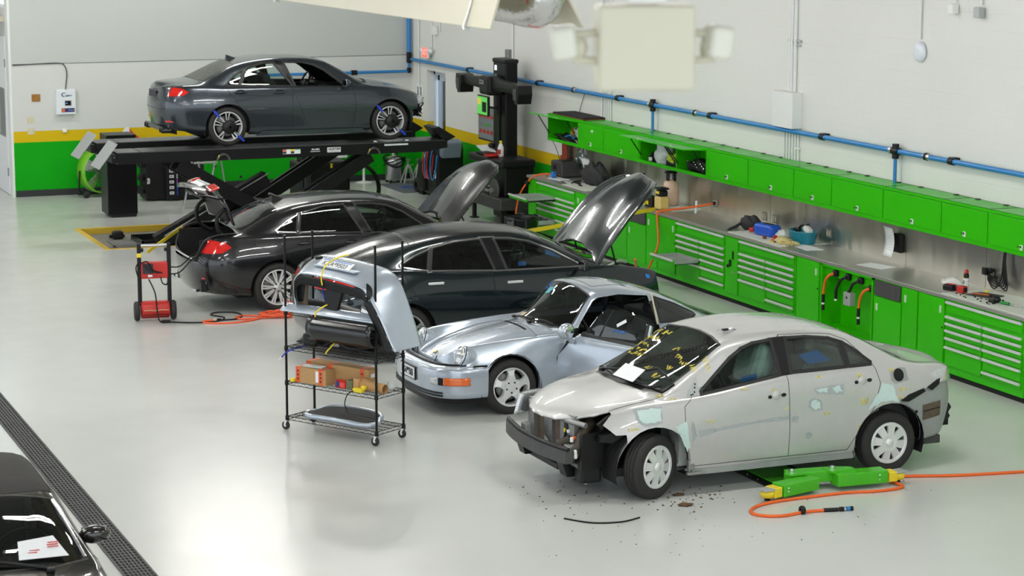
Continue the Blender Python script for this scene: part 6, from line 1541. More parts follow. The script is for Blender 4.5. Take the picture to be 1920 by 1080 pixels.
t = thing('parts_basket', 'teal plastic basket of tools on the white bench cover', 'basket', (15.28, 26.82, WT+.008))
m = mat('teal_plastic', (.008, .19, .26), .4, noise=.15, nscale=15); b = MB().use(m); n = 24
for z0, z1, k0, k1 in ((.0, .17, .86, 1.0),): b.lathe([(k0*.19, z0), (k1*.19, z1), (k1*.205, z1), (k1*.205, z1-.012), (k0*.20, z0-.0)], seg=n)
b.lathe([(0, .004), (.165, .004)], seg=n); b.xform(Matrix.Diagonal((.80, 1.35, 1, 1))); b.build('basket_body', None, t)
b = MB().use(M['black']); b.tube(smooth_path([(0, .18, .14), (.02, .05, .23), (0, -.10, .18)]), .016, 6); b.rbox((-.02, .12, .17), (.05, .16, .04), .012); b.tube(smooth_path([(.02, .02, .16), (.05, -.05, .26), (.03, -.15, .20)]), .01, 6); b.use(M['offwhite']); b.rbox((0, -.14, .19), (.10, .16, .08), .03, rx=.4); b.build('basket_tools', None, t)
b = MB().use(mat('cream_glove', (.62, .52, .22), .7, noise=.12)); b.blob((0, 0, .035), (.10, .17, .05), .3, 15, 18, 10)
for k in range(5): b.tube(smooth_path([(-.04+.03*k, -.12, .03), (-.06+.035*k, -.20, .03), (-.07+.04*k, -.25, .02)]), .018, 6)
one('glove', 'crumpled cream glove in front of the teal basket', 'glove', b, (15.0, 26.84, WT+.008))
b = MB().use(M['bagwhite']); b.blob((0, 0, .05), (.09, .14, .06), .35, 21, 16, 10); one('clear_wrap', 'crumpled clear wrap behind the small orange parts', 'wrap', b, (15.22, 27.25, WT+.008))
for i, (x, y, m_, lb, sz) in enumerate([(14.96, 27.32, mat('brown_cap', (.13, .05, .025), .5, noise=.2), 'brown round cap in front of the blue jug', (.05, .06, .04)), (15.0, 27.10, M['orange'], 'orange plastic piece among the loose parts', (.05, .09, .025)), (15.06, 27.20, M['red'], 'red reel left of the grey bits', (.06, .06, .06)), (14.95, 26.98, mat('violet_bit', (.10, .05, .30), .5, noise=.2), 'violet handled bit among the loose parts', (.02, .10, .02)), (14.90, 27.0, M['yellow'], 'yellow rag scrap in front of the glove', (.05, .10, .012)), (15.02, 27.0, M['black'], 'black bit lying beside the orange piece', (.04, .05, .04)), (15.02, 26.92, M['blue'], 'small blue piece behind the glove', (.03, .07, .02))]):
    b = MB().use(m_); b.rbox((0, 0, sz[2]/2), sz, min(sz)*.3, rz=i*.7); b.cyl((0, 0, sz[2]*.5), (sz[0]*.5, sz[1]*.8, sz[2]*.4), min(sz)*.3, 8); one('loose_part', lb, 'part', b, (x, y, WT+.008))
b = MB().use(M['black']); b.cyl((0, .22, .03), (0, -.20, .03), .024, 10); b.use(mat('tan_end', (.45, .25, .15), .6, noise=.1)); b.cyl((0, -.20, .03), (0, -.26, .03), .03, 10); one('torch', 'black torch with tan end lying left of the teal basket', 'torch', b, (15.35, 27.12, WT+.008), -.1)
# near end
b = MB().use(M['offwhite']); b.blob((0, 0, .05), (.09, .17, .07), .35, 31, 20, 12); one('rag', 'crumpled white rag left of the spray can', 'rag', b, (15.15, 22.94, WT))
t = thing('spray_can', 'white and black spray can with red cap on the bench', 'can', (15.22, 22.74, WT))
b = MB().use(M['paper']); b.lathe([(0, 0), (.032, 0), (.033, .01), (.033, .15)], seg=20); b.use(M['black']); b.lathe([(.0331, .15), (.033, .185), (.025, .205), (.02, .21), (0, .21)], seg=20); b.use(M['ink']); b.box((-.033, .0, .11), (.003, .035, .012)); b.box((-.033, .0, .09), (.003, .03, .012)); b.use(M['yellow']); b.box((-.031, .012, .155), (.006, .02, .02)); b.build('can_body', None, t)
b = MB().use(M['red']); b.lathe([(.024, .208), (.026, .235), (.018, .25), (0, .252)], seg=16); b.build('cap', None, t)
t = thing('cordless_drill', 'black and red cordless tool on the nearest white cover', 'drill', (15.0, 22.62, WT+.008), .3)
b = MB().use(M['black']); b.rbox((0, .10, .045), (.09, .16, .08), .025); b.rbox((.02, -.02, .045), (.06, .14, .07), .02); b.build('tool_body', None, t)
b = MB().use(M['red']); b.rbox((-.01, -.10, .05), (.09, .11, .085), .015); b.rbox((-.0, .08, .088), (.05, .12, .008), .003); b.use(M['dark']); b.rbox((-.02, -.156, .05), (.06, .008, .05), .003); b.build('battery_end', None, t)
b = MB().use(M['darksteel']); b.box((0, 0, .006), (.28, .36, .006), rz=.3); b.use(mat('orange_brown', (.45, .12, .03), .6, noise=.3)); b.rbox((-.03, .02, .018), (.06, .22, .014), .004, rz=.5); b.use(M['yellow']); b.rbox((.06, .05, .04), (.03, .05, .03), .008); b.use(M['black']); b.tube([(.04, .0, .02), (.02, -.12, .022), (.0, -.24, .02)], .010, 6)
one('scraper_plate', 'dark plate with orange scrapers on the nearest white cover', 'tool', b, (15.18, 22.28, WT+.008))
b = MB().use(M['black']); b.ball((0, 0, .035), (.05, .07, .035), 14, 8); b.rbox((-.06, -.01, .02), (.06, .12, .03), .01); b.tube(smooth_path([(.03, .05, .03), (.06, .12, .02), (.08, .18, .014)]), .010, 6); one('black_gauge', 'black clip-on lamp with lead between the plate and the screwdriver', 'lamp', b, (15.05, 21.85, WT+.008))
t = thing('screwdriver', 'green handled screwdriver at the nearest end of the bench', 'screwdriver', (15.05, 21.66, WT+.008), .12)
b = MB().use(mat('green_handle', (.01, .22, .03), .4, noise=.1)); b.cyl((0, .08, .02), (0, -.06, .02), .020, 12); b.build('handle', None, t)
b = MB().use(M['chrome']); b.cyl((0, -.06, .02), (0, -.34, .02), .006, 8); b.build('blade', None, t)
b = MB().use(M['dark']); r = random.Random(8)
for i in range(34): b.rbox((r.uniform(-.18, .14), r.uniform(-.4, .4), .006), (.015, .02, .012), .004, rz=r.uniform(0, 3))
one('loose_screws', 'scattered screws and clips on the nearest white cover', 'screws', b, (15.05, 22.15, WT+.008), kind='stuff')
t = thing('paper_holder', 'typed sheet clipped to a black holder on the splashback', 'paper', (XW-.02, 24.80, 1.30))
b = MB().use(M['black']); b.rbox((-.03, -.06, -.02), (.06, .20, .24), .01); b.build('holder', None, t)
b = MB().use(M['paper']); b.grid(lambda u, v: (-.10-.16*(u-.3)**2-.03*v, .17-.26*v-.10*u, .18-.36*u), 8, 3); b.build('sheet', None, t, solid=.003)
b = MB().use(M['ink'])
for i in range(7): u = .30+.08*i; b.tube([(-.106-.16*(u-.3)**2, .10-.10*u, .18-.36*u), (-.122-.16*(u-.3)**2, -.03-.10*u, .18-.36*u)], .003, 4)
b.build('typed_line', None, t)
t = thing('charger_leads', 'black charger leads hanging from the nearest wall cabinet to an outlet', 'cables', (XW-.02, 22.3, UZ0))
for i in range(5):
    b = MB().use(M['black']); o = i*.03; b.tube(smooth_path([(-.06, .02-o*.3, .0), (-.08, .02-o*.4, -.2), (-.08, .05-o, -.42-.03*i), (-.07, .20, -.56+.03*i), (-.05, .36, -.48+.02*i), (-.03, .39, -.42)]), .008, 6); b.build('lead', None, t)
b = MB().use(M['black']); b.rbox((-.05, .42, -.38), (.07, .09, .09), .015); b.rbox((-.04, .33, -.45), (.06, .05, .06), .015); b.rbox((-.04, .34, -.36), (.05, .06, .05), .015); b.build('adapter', None, t)
# plugs hanging in the bench bay
def lead(label, y, z, m, end, box=False):
    t = thing('power_lead', label, 'cord', (14.80, y, 0), 0, 'power leads hanging in the open bay')
    b = MB().use(M['black']); b.rbox((.03, 0, z), (.06, .09, .09), .02); b.build('wall_plug', None, t)
    b = MB().use(m); b.tube(smooth_path([(.0, 0, z), (-.05, .05, z-.04), (-.06, .12, z-.14), (-.06, .15, end)]), .018, 8); b.build('cord', None, t)
    if box:
        b = MB().use(M['galv']); b.rbox((-.05, .14, end-.09), (.09, .16, .17), .008); b.use(M['dark']); b.cyl((-.096, .13, end-.07), (-.10, .13, end-.07), .016, 10); b.build('steel_box', None, t)
    else:
        b = MB().use(M['black']); b.cyl((-.06, .15, end+.01), (-.06, .15, end-.10), .022, 10); b.use(M['white']); b.cyl((-.06, .15, end-.10), (-.06, .15, end-.125), .020, 10); b.use(M['black']); b.cyl((-.06, .15, end-.125), (-.06, .15, end-.20), .022, 10) if m is M['orange'] else None; b.build('connector', None, t)
lead('orange lead at the left end of the plug bay', 25.15, .86, M['orange'], .56)
lead('short black lead with white plug, second from the left in the bay', 24.83, .86, M['black'], .66)
lead('black lead ending in a small steel box in the bay', 24.52, .86, M['black'], .70, True)
lead('orange lead at the right end of the plug bay', 24.26, .80, M['orange'], .52)

# ------------------------------------------------------------------ air pipes, conduits and fittings on the walls
BP = M['bluepaint']; PZ = 2.47; PXX = XW-.09
t = thing('air_pipe', 'long blue air pipe along the right wall with black clips', 'pipe', (PXX, 30, PZ))
b = MB().use(BP); b.cyl((0, -12, 0), (0, 13.2, 0), .034, 12); b.build('pipe', None, t)
for y in (33.26, 29.98, 26.66, 23.50, 36.6, 40.0):
    b = MB().use(M['black']); b.cyl((0, y-30-.05, 0), (0, y-30+.05, 0), .046, 12); b.rbox((.03, y-30+.0, .035), (.10, .12, .03), .008); b.build('clip', None, t)
for y in (30.45, 24.04, 35.0):
    b = MB().use(M['alu']); b.cyl((0, y-30-.07, 0), (0, y-30+.07, 0), .044, 12); b.use(M['black']); b.cyl((0, y-30+.0, 0), (0, y-30+.05, 0), .050, 12); b.build('coupling', None, t)
for y, zb, lb in ((31.96, UZ1+.0, 'blue drop pipe behind the far cabinets'), (24.80, UZ1, 'blue drop pipe behind the near cabinets')):
    t = thing('drop_pipe', lb.replace('behind', 'from the air pipe to the top of') , 'pipe', (PXX, y, PZ), 0, 'blue drop pipes')
    b = MB().use(M['black']); b.cyl((0, -.09, 0), (0, .09, 0), .05, 12); b.cyl((0, 0, -.10), (0, 0, .09), .045, 12); b.use(M['alu']); b.cyl((0, .06, 0), (0, .11, 0), .052, 12); b.build('tee', None, t)
    b = MB().use(BP); b.cyl((0, 0, -.08), (0, 0, zb-PZ), .024, 10); b.build('pipe', None, t)
t = thing('drop_pipe', 'blue drop pipe beside the black sensor tower', 'pipe', (PXX, 38.04, PZ)); b = MB().use(BP); b.cyl((0, 0, 0), (0, 0, 1.15-PZ), .024, 10); b.build('pipe', None, t)
t = thing('air_pipe', 'blue air pipe low along the back wall with a riser in the corner', 'pipe', (15.46, YW-.09, 0))
b = MB().use(BP); b.cyl((0, 0, 2.52), (0, 0, 7.5), .045, 12); b.cyl((0, 0, 2.24), (0, 0, 2.5), .03, 10); b.cyl((0, 0, 2.22), (-3.4, 0, 2.22), .030, 10); b.build('pipe', None, t)
b = MB().use(M['black']); b.rbox((0, 0, 2.50), (.10, .10, .24), .03); b.rbox((0, 0, 2.24), (.09, .09, .12), .03); b.cyl((-1.12, 0, 2.22), (-1.24, 0, 2.22), .05, 10); b.build('fitting', None, t)
def conduit(label, y, z0, z1, xs=(0,), box=None, r=.016):
    t = thing('conduit', label, 'conduit', (XW-.025, y, 0))
    for i, dy in enumerate(xs): b = MB().use(M['wallwhite']); b.cyl((0, dy, z0), (0, dy, z1), r, 8); b.build('tube', None, t)
    if box: b = MB().use(M[box[3]]); b.rbox((-.03, box[0], box[1]), (.09, box[2], box[2]*1.05), .006); b.build('junction_box', None, t)
    for z in (z0+(z1-z0)*.35,): b = MB().use(M['wallwhite']); b.rbox((0, xs[0], z), (.05, .07, .03), .006); b.build('clamp', None, t)
    return t
conduit('thin white conduit near the far corner above the notice', 42.95, 1.9, 7.5)
conduit('white conduit above the exit sign with a small box', 42.20, 2.78, 7.5)
conduit('white conduit right of the exit sign with a junction box', 41.75, 3.1, 7.5, (0,), (.2, 3.12, .16, 'white'))
conduit('white conduit with a grey box above the sensor tower', 37.95, 1.3, 7.5, (0,), (.12, 2.90, .14, 'steel'), .022)
conduit('bundle of white conduits behind the far wall cabinets', 33.85, UZ1, 7.5, (-.16, -.08, 0, .08, .18))
conduit('pair of white conduits over the tall white enclosure', 27.62, 3.0, 7.5, (-.05, .04, .10), None, .026)
conduit('bundle of white conduits below the tall white enclosure', 27.66, UZ1, 2.55, (-.22, -.14, -.06, .02, .10, .18))
conduit('thin conduit down to the white round access point', 24.41, 3.92, 7.5)
conduit('thin conduit with a white box at the upper right', 23.64, 4.4, 7.5, (0,), (0, 4.33, .11, 'white'))
conduit('thin conduit with a steel box at the upper right', 23.08, 4.4, 7.5, (0,), (0, 4.31, .12, 'galv'))
b = MB().use(M['wallwhite']); b.rbox((-.08, 0, 2.76), (.16, .58, .50), .006); t = one('wall_enclosure', 'tall white steel enclosure on the right wall above the blue pipe', 'enclosure', b, (XW, 27.68, 0))
b = MB().use(M['galv']); b.rbox((-.02, 0, 3.72), (.04, .34, .035), .006); b.rbox((-.02, .0, 3.66), (.03, .30, .02), .006); one('strut_channel', 'short steel strut holding conduits above the white enclosure', 'strut', b, (XW, 27.60, 0))
t = thing('access_point', 'round white wireless puck hanging on the right wall', 'device', (XW, 24.40, 3.76))
b = MB().use(mat('white_puck', (.74, .77, .84), .4, noise=.03)); b.lathe([(0, -.075), (.08, -.072), (.12, -.05), (.13, -.02), (.11, -.004)], axis='x', seg=30); b.build('puck_shell', None, t)
b = MB().use(M['white']); b.lathe([(.035, -.075), (.042, -.077), (.048, -.075)], axis='x', seg=20); b.build('status_ring', None, t)
b = MB().use(M['black']); b.tube(smooth_path([(XW-.02, 34.75, 2.42), (XW-.03, 34.85, 2.25), (XW-.03, 34.95, 2.08)]), .006, 5); one('thin_wire', 'thin dark wire hanging above the far wall cabinets', 'wire', b)
b = MB().use(M['black']); b.tube(smooth_path([(15.2, 35.42, 1.62), (15.35, 35.55, 1.45), (15.45, 35.6, 1.2), (15.4, 35.5, 1.02)]), .006, 5); one('thin_wire', 'thin black wire dropping to the grey printer', 'wire', b)
b = MB().use(M['white']); b.cyl((0, 0, .95), (0, 0, 1.45), .024, 10); one('wall_pipe_stub', 'short white pipe on the yellow band behind the grey printer', 'pipe', b, (XW-.04, 35.62, 0))
b = MB().use(M['satin']); b.rbox((0, 0, 0), (.05, .05, .04), .01); one('cabinet_tag', 'small pale tag on the second far wall cabinet door', 'tag', b, (UX-.012, 33.5, 1.92))
# exit sign, notice, poster
t = thing('exit_sign', 'small lit red exit sign with lamp heads over the side door', 'sign', (XW, 42.35, 2.66))
b = MB().use(M['white']); b.rbox((-.10, 0, 0), (.05, .34, .22), .01); b.rbox((-.04, 0, 0), (.09, .12, .12), .01); b.build('sign_case', None, t)
b = MB().use(mat('lit_red', (.9, .05, .03), .5, emit=(1, .08, .04), estr=1.6)); b.rbox((-.127, 0, 0), (.004, .30, .18), .003); b.build('lit_face', None, t)
text('letters', 'EXIT', .17, M['paper'], t, (-.130, 0, 0), (PI/2, 0, -PI/2), .001, sx=.85, bold=.006)
for s in (-1, 1): b = MB().use(M['white']); b.cyl((-.08, s*.17, .04), (-.08, s*.21, .04), .02, 8); b.lathe([(.0, -.04), (.045, -.04), (.055, .03), (0, .035)], (-.09, s*.25, .04), 'x', 14); b.build('lamp_head', None, t)
t = thing('wall_notice', 'white notice with black figures beside the side door', 'notice', (XW-.004, 42.98, 1.70))
b = MB().use(M['paper']); b.rbox((0, 0, 0), (.008, .36, .56), .003); b.build('board', None, t)
b = MB().use(M['ink'])
for y in (-.09, .08): b.cyl((-.004, y, .20), (-.007, y, .20), .03, 10); b.prism([(y-.03, .04), (y+.03, .04), (y+.015, .17), (y-.03, .17)], 'x', -.007, -.004)
for i in range(6): b.box((-.005, 0, -.02-.04*i), (.003, .22-.02*(i % 3), .012))
b.build('print', None, t)
t = thing('wall_poster', 'grey poster with rows of red pictures beside the sensor tower', 'poster', (XW-.004, 39.28, 1.52))
b = MB().use(M['dark']); b.rbox((0, 0, 0), (.012, .82, .66), .004); b.use(mat('poster_grey', (.20, .23, .25), .5, noise=.08)); b.rbox((-.007, 0, 0), (.004, .76, .60), .002); b.build('board', None, t)
b = MB().use(M['red'])
for z in (.12, -.17):
    for k in range(4): b.rbox((-.010, -.27+.18*k, z), (.004, .14, .05), .01); b.rbox((-.010, -.27+.18*k, z+.035), (.004, .07, .04), .012)
b.build('red_picture', None, t)
b = MB().use(M['green']); b.rbox((-.010, -.05, -.03), (.004, .14, .05), .004); b.use(M['steel']); b.rbox((-.010, .18, -.03), (.004, .22, .04), .004); b.rbox((-.010, -.25, -.03), (.004, .18, .04), .004); b.build('caption', None, t)
# back wall
t = thing('control_panel', 'white wall control panel with blue logo, screen and orange switch', 'panel', (8.455, YW, 1.81))
b = MB().use(mat('panel_white', (.72, .77, .80), .4, noise=.03)); b.rbox((0, -.05, 0), (.37, .10, .48), .006); b.rbox((0, -.105, 0), (.355, .012, .465), .004); b.build('panel_box', None, t)
navy = mat('navy_print', (.01, .018, .13), .4, noise=.1)
b = MB().use(navy); b.rbox((.03, -.113, -.155), (.25, .006, .075), .002); b.build('button_strip', None, t)
b = MB().use(M['orange']); b.cyl((-.06, -.114, -.155), (-.06, -.135, -.155), .030, 16); b.build('rotary_switch', None, t)
b = MB().use(M['steel']); b.rbox((.035, -.114, -.02), (.13, .008, .105), .003); b.use(M['blackgloss']); b.rbox((.03, -.119, -.02), (.105, .004, .08), .002); b.use(mat('screen_blue', (.1, .3, .6), .4, emit=(.2, .5, .9), estr=.4)); b.box((.005, -.122, -.02), (.04, .002, .012)); b.build('screen', None, t)
b = MB().use(navy); b.tube([(-.045+.038*math.cos(.6+k*.33), -.114, .145+.036*math.sin(.6+k*.33)) for k in range(15)], [.004+.006*math.sin(PI*k/14) for k in range(15)], 6); b.build('logo_swoosh', None, t)
text('logo', 'usmer', .058, navy, t, (.045, -.113, .125), (PI/2, 0, 0), .001, shear=.3, bold=.002, sx=.85)
for x in (.05, .09, .125): b = MB().use(M['paper']); b.box((x, -.117, -.155), (.016, .002, .016)); b.build('symbol', None, t)
b = MB().use(M['darksteel']); b.tube(smooth_path([(7.47, YW-.02, 2.535), (7.9, YW-.02, 2.55), (8.35, YW-.02, 2.555), (8.46, YW-.02, 2.50), (8.50, YW-.02, 2.35), (8.47, YW-.03, 2.10), (8.46, YW-.05, 2.05)]), .010, 6); one('panel_cable', 'dark cable running along the wall joint down to the white control panel', 'cable', b)
b = MB().use(mat('varnished_wood', (.30, .13, .02), .5, noise=.5, nscale=14)); b.rbox((0, -.006, 0), (.165, .012, .14), .003); one('wood_plaque', 'small brown wooden plaque on the back wall', 'plaque', b, (7.895, YW, 1.90))
for z, lb in ((1.48, 'upper beige switch plate on the back wall'), (1.262, 'lower beige switch plate over the yellow band')):
    t = thing('switch_plate', lb, 'switch', (7.78, YW, z)); b = MB().use(M['beige']); b.rbox((0, -.005, 0), (.125, .010, .125), .004); b.build('face_plate', None, t)
    for s in (-.03, .03): b = MB().use(M['cream']); b.rbox((s, -.013, 0), (.012, .012, .024), .003); b.build('toggle', None, t)
b = MB().use(M['white']); b.rbox((0, -.02, 0), (.085, .04, .075), .006); one('small_box', 'small white box on the yellow band below the control panel', 'box', b, (8.425, YW, 1.255))
# ------------------------------------------------------------------ drive-on scissor lift
BK = M['blackmetal']
LZT = 1.654
t = thing('car_lift', 'black drive-on scissor lift carrying the dark grey saloon', 'car lift', (10.5, 36.65, 0))
M['runway_top'] = mat('worn_runway_top', (.085, .088, .09), .32, .5, noise=.35, nscale=5, rvar=.12)
def runway(yc, w=.62):
    b = MB().use(BK); b.bb((-2.78, yc-w/2, LZT-.19), (2.45, yc+w/2, LZT-.012))
    b.prism([(2.45, LZT-.19), (2.85, LZT-.13), (2.85, LZT-.012), (2.45, LZT-.012)], 'y', yc-w/2, yc+w/2); o = b.build('runway', None, t)
    b = MB().use(M['runway_top']); b.bb((-2.78, yc-w/2+.01, LZT-.012), (-2.40, yc+w/2-.01, LZT)); b.bb((-2.385, yc-w/2+.01, LZT-.012), (-.25, yc+w/2-.01, LZT)); b.bb((-.235, yc-w/2+.01, LZT-.012), (.50, yc+w/2-.01, LZT)); b.bb((.515, yc-w/2+.01, LZT-.012), (1.9, yc+w/2-.01, LZT)); b.bb((1.915, yc-w/2+.01, LZT-.012), (2.80, yc+w/2-.01, LZT)); b.build('runway_plate', None, o)
    b = MB().use(M['galv']); b.box((-2.93, yc+.0, LZT-.055), (.50, w-.02, .025), ry=-math.radians(52)); b.build('approach_ramp', None, t)
    b = MB().use(BK); b.rbox((-2.81, yc, LZT-.10), (.10, w-.06, .14), .01); b.prism([(2.80, LZT-.06), (3.02, LZT+.04), (2.72, LZT+.22), (2.62, LZT+.20), (2.78, LZT)], 'y', yc-w/2+.05, yc+w/2-.05); b.build('wheel_stop', None, t)
    b = MB().use(M['chrome']); b.cyl((-2.83, yc-w/2+.02, LZT-.07), (-2.83, yc-w/2-.0, LZT-.07), .02, 8); b.build('ramp_pin', None, t)
    return o
near = runway(-.80); far = runway(.80)
for yc in (-.80, .80):
    b = MB().use(M['galv']); b.cyl((1.94, yc, LZT+.0), (1.94, yc, LZT+.006), .21, 28); b.build('turn_plate', None, t)
    # scissor legs under the runway
    for dy in (-.2, .2):
        for (xa, za, xb, zb) in ((-1.75, 1.42, .35, .16), (1.55, 1.42, -.55, .16)):
            b = MB().use(BK); v = Vector((xb-xa, 0, zb-za)); ln = v.length
            b.rbox(((xa+xb)/2, yc+dy*(1 if xa < 0 else .55), (za+zb)/2), (ln, .08, .22), .01, ry=math.atan2(za-zb, xb-xa)); b.build('scissor_leg', None, t)
    b = MB().use(M['chrome']); b.cyl((-.10, yc-.30, .79), (-.10, yc+.30, .79), .03, 10); b.cyl((-.75, yc-.30, 1.18), (-.75, yc-.27, 1.18), .022, 8); b.build('pivot_pin', None, t)
    b = MB().use(BK); b.rbox((.2, yc, 0.02), (2.4, .55, .2), .01); b.build('base_frame', None, t)
# long hydraulic arm running down into the pit
b = MB().use(BK); a = Vector((-2.0, -.35, .06)); e = Vector((-.1, -.35, 1.05)); v = e-a
b.rbox((a+e)/2, (v.length, .20, .26), .01, ry=-math.atan2(v.z, v.x)); b.build('lift_arm', None, t)
b = MB().use(M['steel']); b.cyl(a+Vector((.1, -.14, .12)), e+Vector((0, -.14, .1)), .012, 6); b.build('hydraulic_line', None, t)
b = MB().use(BK); b.rbox((-.1, 0, .35), (.35, 1.2, .5), .02); b.build('crossbeam', None, t)
for x, y0 in ((-1.04, -1.115), (1.54, -1.115)): b = MB().use(M['darksteel']); b.tube([(x+.10*math.cos(PI*k/10), y0, LZT-.19+.10*math.sin(PI*k/10)) for k in range(11)], .022, 6); b.use(M['yellow']); b.tube([(x-.09, y0-.012, LZT-.15), (x-.075, y0-.012, LZT-.10)], .01, 5); b.build('hose_loop', None, t)
# labels on the near rail
YL = -1.115
t1 = MB().use(M['paper']); t1.bb((-.04, YL-.006, 1.525), (.26, YL, 1.60)); t1.use(M['orange']); t1.bb((-.04, YL-.008, 1.572), (.02, YL-.004, 1.60)); t1.use(M['yellow']); t1.bb((.095, YL-.008, 1.572), (.16, YL-.004, 1.60)); t1.use(M['ink']); t1.bb((-.04, YL-.008, 1.53), (.02, YL-.004, 1.568)); t1.bb((.095, YL-.008, 1.53), (.155, YL-.004, 1.568)); t1.use(mat('label_green', (.05, .4, .3), .5, noise=.05)); t1.bb((.17, YL-.008, 1.59), (.26, YL-.004, 1.60)); t1.build('warning_label', None, near)
l = MB().use(M['paper']); l.bb((.725, YL-.006, 1.525), (.955, YL, 1.605)); l = l.build('maker_label', None, near)
text('lettering', 'HUNTER', .050, M['ink'], l, (.84, YL-.008, 1.575), (PI/2, 0, 0), .001, sx=1.05, shear=.25, bold=.002)
l2 = MB().use(M['ink']); l2.bb((.745, YL-.0075, 1.538), (.935, YL-.005, 1.543)); l2.build('lettering_rule', None, l)
text('lettering', 'RX-12KA', .036, M['paper'], near, (.52, YL-.003, 1.582), (PI/2, 0, 0), .001, sx=.95, shear=.25, bold=.0015)
l2 = MB().use(M['paper']); l2.bb((.43, YL-.004, 1.545), (.60, YL, 1.552)); l2.build('lettering_rule', None, near)
l2 = MB().use(M['satin']); l2.rbox((1.93, YL-.01, LZT-.045), (.42, .02, .03), .005); l2.build('slide_bar', None, near)
for x in (1.62, 2.18): l2 = MB().use(M['paper']); l2.lathe([(0, .012), (.03, .010), (.035, 0)], (x, -.95, LZT), seg=12); l2.build('roller_knob', None, near)
# lift power column
t = thing('power_column', 'tall black power column of the lift standing at the left', 'column', (8.75, 40.2, 0))
b = MB().use(BK); b.rbox((0, 0, .77), (.54, .56, 1.44), .012); b.build('column_body', None, t)
b = MB().use(M['dark']); b.rbox((.02, -.02, .035), (.46, .52, .05), .006); b.build('foot', None, t)
b = MB().use(M['steel']); b.tube(smooth_path([(.275, -.1, 1.45), (.29, -.1, 1.1), (.28, -.1, .9)]), .01, 6); b.build('cable', None, t)
# wheel targets strapped to the raised car
for x, lb in ((11.035-1.405, 'black wheel target clamped on the rear wheel of the raised saloon'), (11.035+1.405, 'black wheel target clamped on the front wheel of the raised saloon')):
    t = thing('wheel_target', lb, 'wheel target', (x, 36.712-.895, LZT+.327), 0, 'wheel targets on the raised car')
    b = MB().use(M['black']); b.lathe([(0, -.10), (.10, -.10), (.115, -.08), (.115, -.02), (.08, 0)], axis='y', seg=20)
    for k in range(3): a = 2*PI*k/3+PI/2; b.box((.02*math.cos(a), -.105, .02*math.sin(a)), (.07, .012, .035), ry=-a)
    b.build('target_body', None, t)
    for a in (2.3, -.75, -2.4): b = MB().use(M['alu']); b.cyl((.08*math.cos(a), -.05, .08*math.sin(a)), (.21*math.cos(a), -.02, .21*math.sin(a)), .012, 8); b.build('clamp_arm', None, t)
    for a in (2.3, -.75): b = MB().use(mat('blue_strap', (.01, .04, .45), .6, noise=.1)); b.box((.29*math.cos(a), .02, .29*math.sin(a)), (.14, .03, .035), ry=-a); b.build('strap', None, t)
# pit contents
t = thing('oil_tray', 'black tray lying in the yellow edged pit', 'tray', (8.85, 37.35, -.10))
b = MB().use(M['blackgloss']); b.bb((-.45, -.42, 0), (.45, .42, .02)); b.bb((-.45, -.42, 0), (-.42, .42, .10)); b.bb((.42, -.42, 0), (.45, .42, .10)); b.bb((-.45, -.42, 0), (.45, -.39, .10)); b.bb((-.45, .39, 0), (.45, .42, .10)); b.build('tray_body', None, t)
b = MB().use(M['steel']); b.box((0, 0, .01), (.55, 1.3, .02), rz=.0); one('pit_plate', 'grey steel plate on the pit floor left of the black tray', 'plate', b, (8.25, 37.05, -.10))
b = MB().use(M['black']); b.rbox((0, 0, .07), (.18, .16, .14), .03); b.cyl((-.14, 0, .05), (.12, 0, .05), .03, 8); one('pit_pump', 'small black pump in the pit beside the black tray', 'pump', b, (8.22, 38.0, -.10))
b = MB().use(M['dark']); b.rbox((0, 0, .01), (.06, .05, .02), .006); b.rbox((.10, -.35, .006), (.03, .03, .012), .004); one('pit_bolt', 'dark bolt stubs on the pit floor', 'bolt', b, (7.98, 37.1, -.10))
# drum fan
t = thing('drum_fan', 'round green drum fan on a black wheeled stand', 'fan', (9.02, 43.02, 0), math.radians(14))
lime = mat('lime_enamel', (.16, .46, .02), .4, noise=.05)
b = MB().use(lime); b.lathe([(.41, -.16), (.435, -.15), (.43, 0), (.435, .15), (.41, .16), (.405, 0), (.41, -.16)], (0, 0, .50), 'y', 44); b.build('drum', None, t)
b = MB().use(M['alu'])
for k in range(5):
    a = 2*PI*k/5+.25; ca, sa = math.cos(a), math.sin(a)
    b.grid(lambda u, v: ((.07+.31*u)*ca-(v-.5)*(.15+.08*u)*sa, .05*(v-.5)*2-.02, .50+(.07+.31*u)*sa+(v-.5)*(.15+.08*u)*ca), 4, 3, True)
b.use(M['darksteel']); b.lathe([(0, -.07), (.06, -.06), (.075, 0), (.06, .05)], (0, 0, .5), 'y', 18); b.build('fan_blade', None, t)
g = MB().use(M['darksteel'])
for r_ in (.10, .18, .26, .34): g.tube([(r_*math.cos(2*PI*k/32), -.155, .5+r_*math.sin(2*PI*k/32)) for k in range(33)], .003, 4, False)
for k in range(12): a = 2*PI*k/12; g.cyl((.06*math.cos(a), -.155, .5+.06*math.sin(a)), (.41*math.cos(a), -.155, .5+.41*math.sin(a)), .003, 4)
g.build('grille', None, t)
b = MB().use(M['black'])
for s in (-1, 1): b.tube([(s*.45, 0, .52), (s*.47, .0, .14), (s*.40, 0, .07)], .018, 8)
b.tube([(-.42, -.10, .07), (.42, -.10, .07)], .018, 8); b.tube([(-.42, .14, .05), (.42, .14, .05)], .018, 8); b.tube([(-.42, -.1, .07), (-.42, .14, .05)], .018, 8); b.tube([(.42, -.1, .07), (.42, .14, .05)], .018, 8); b.build('stand', None, t)
for s in (-1, 1): b = MB().use(M['rubber']); b.lathe([(0, -.02), (.065, -.02), (.07, 0), (.065, .02), (0, .02)], (s*.38, -.14, .07), 'y', 16); b.build('wheel', None, t)
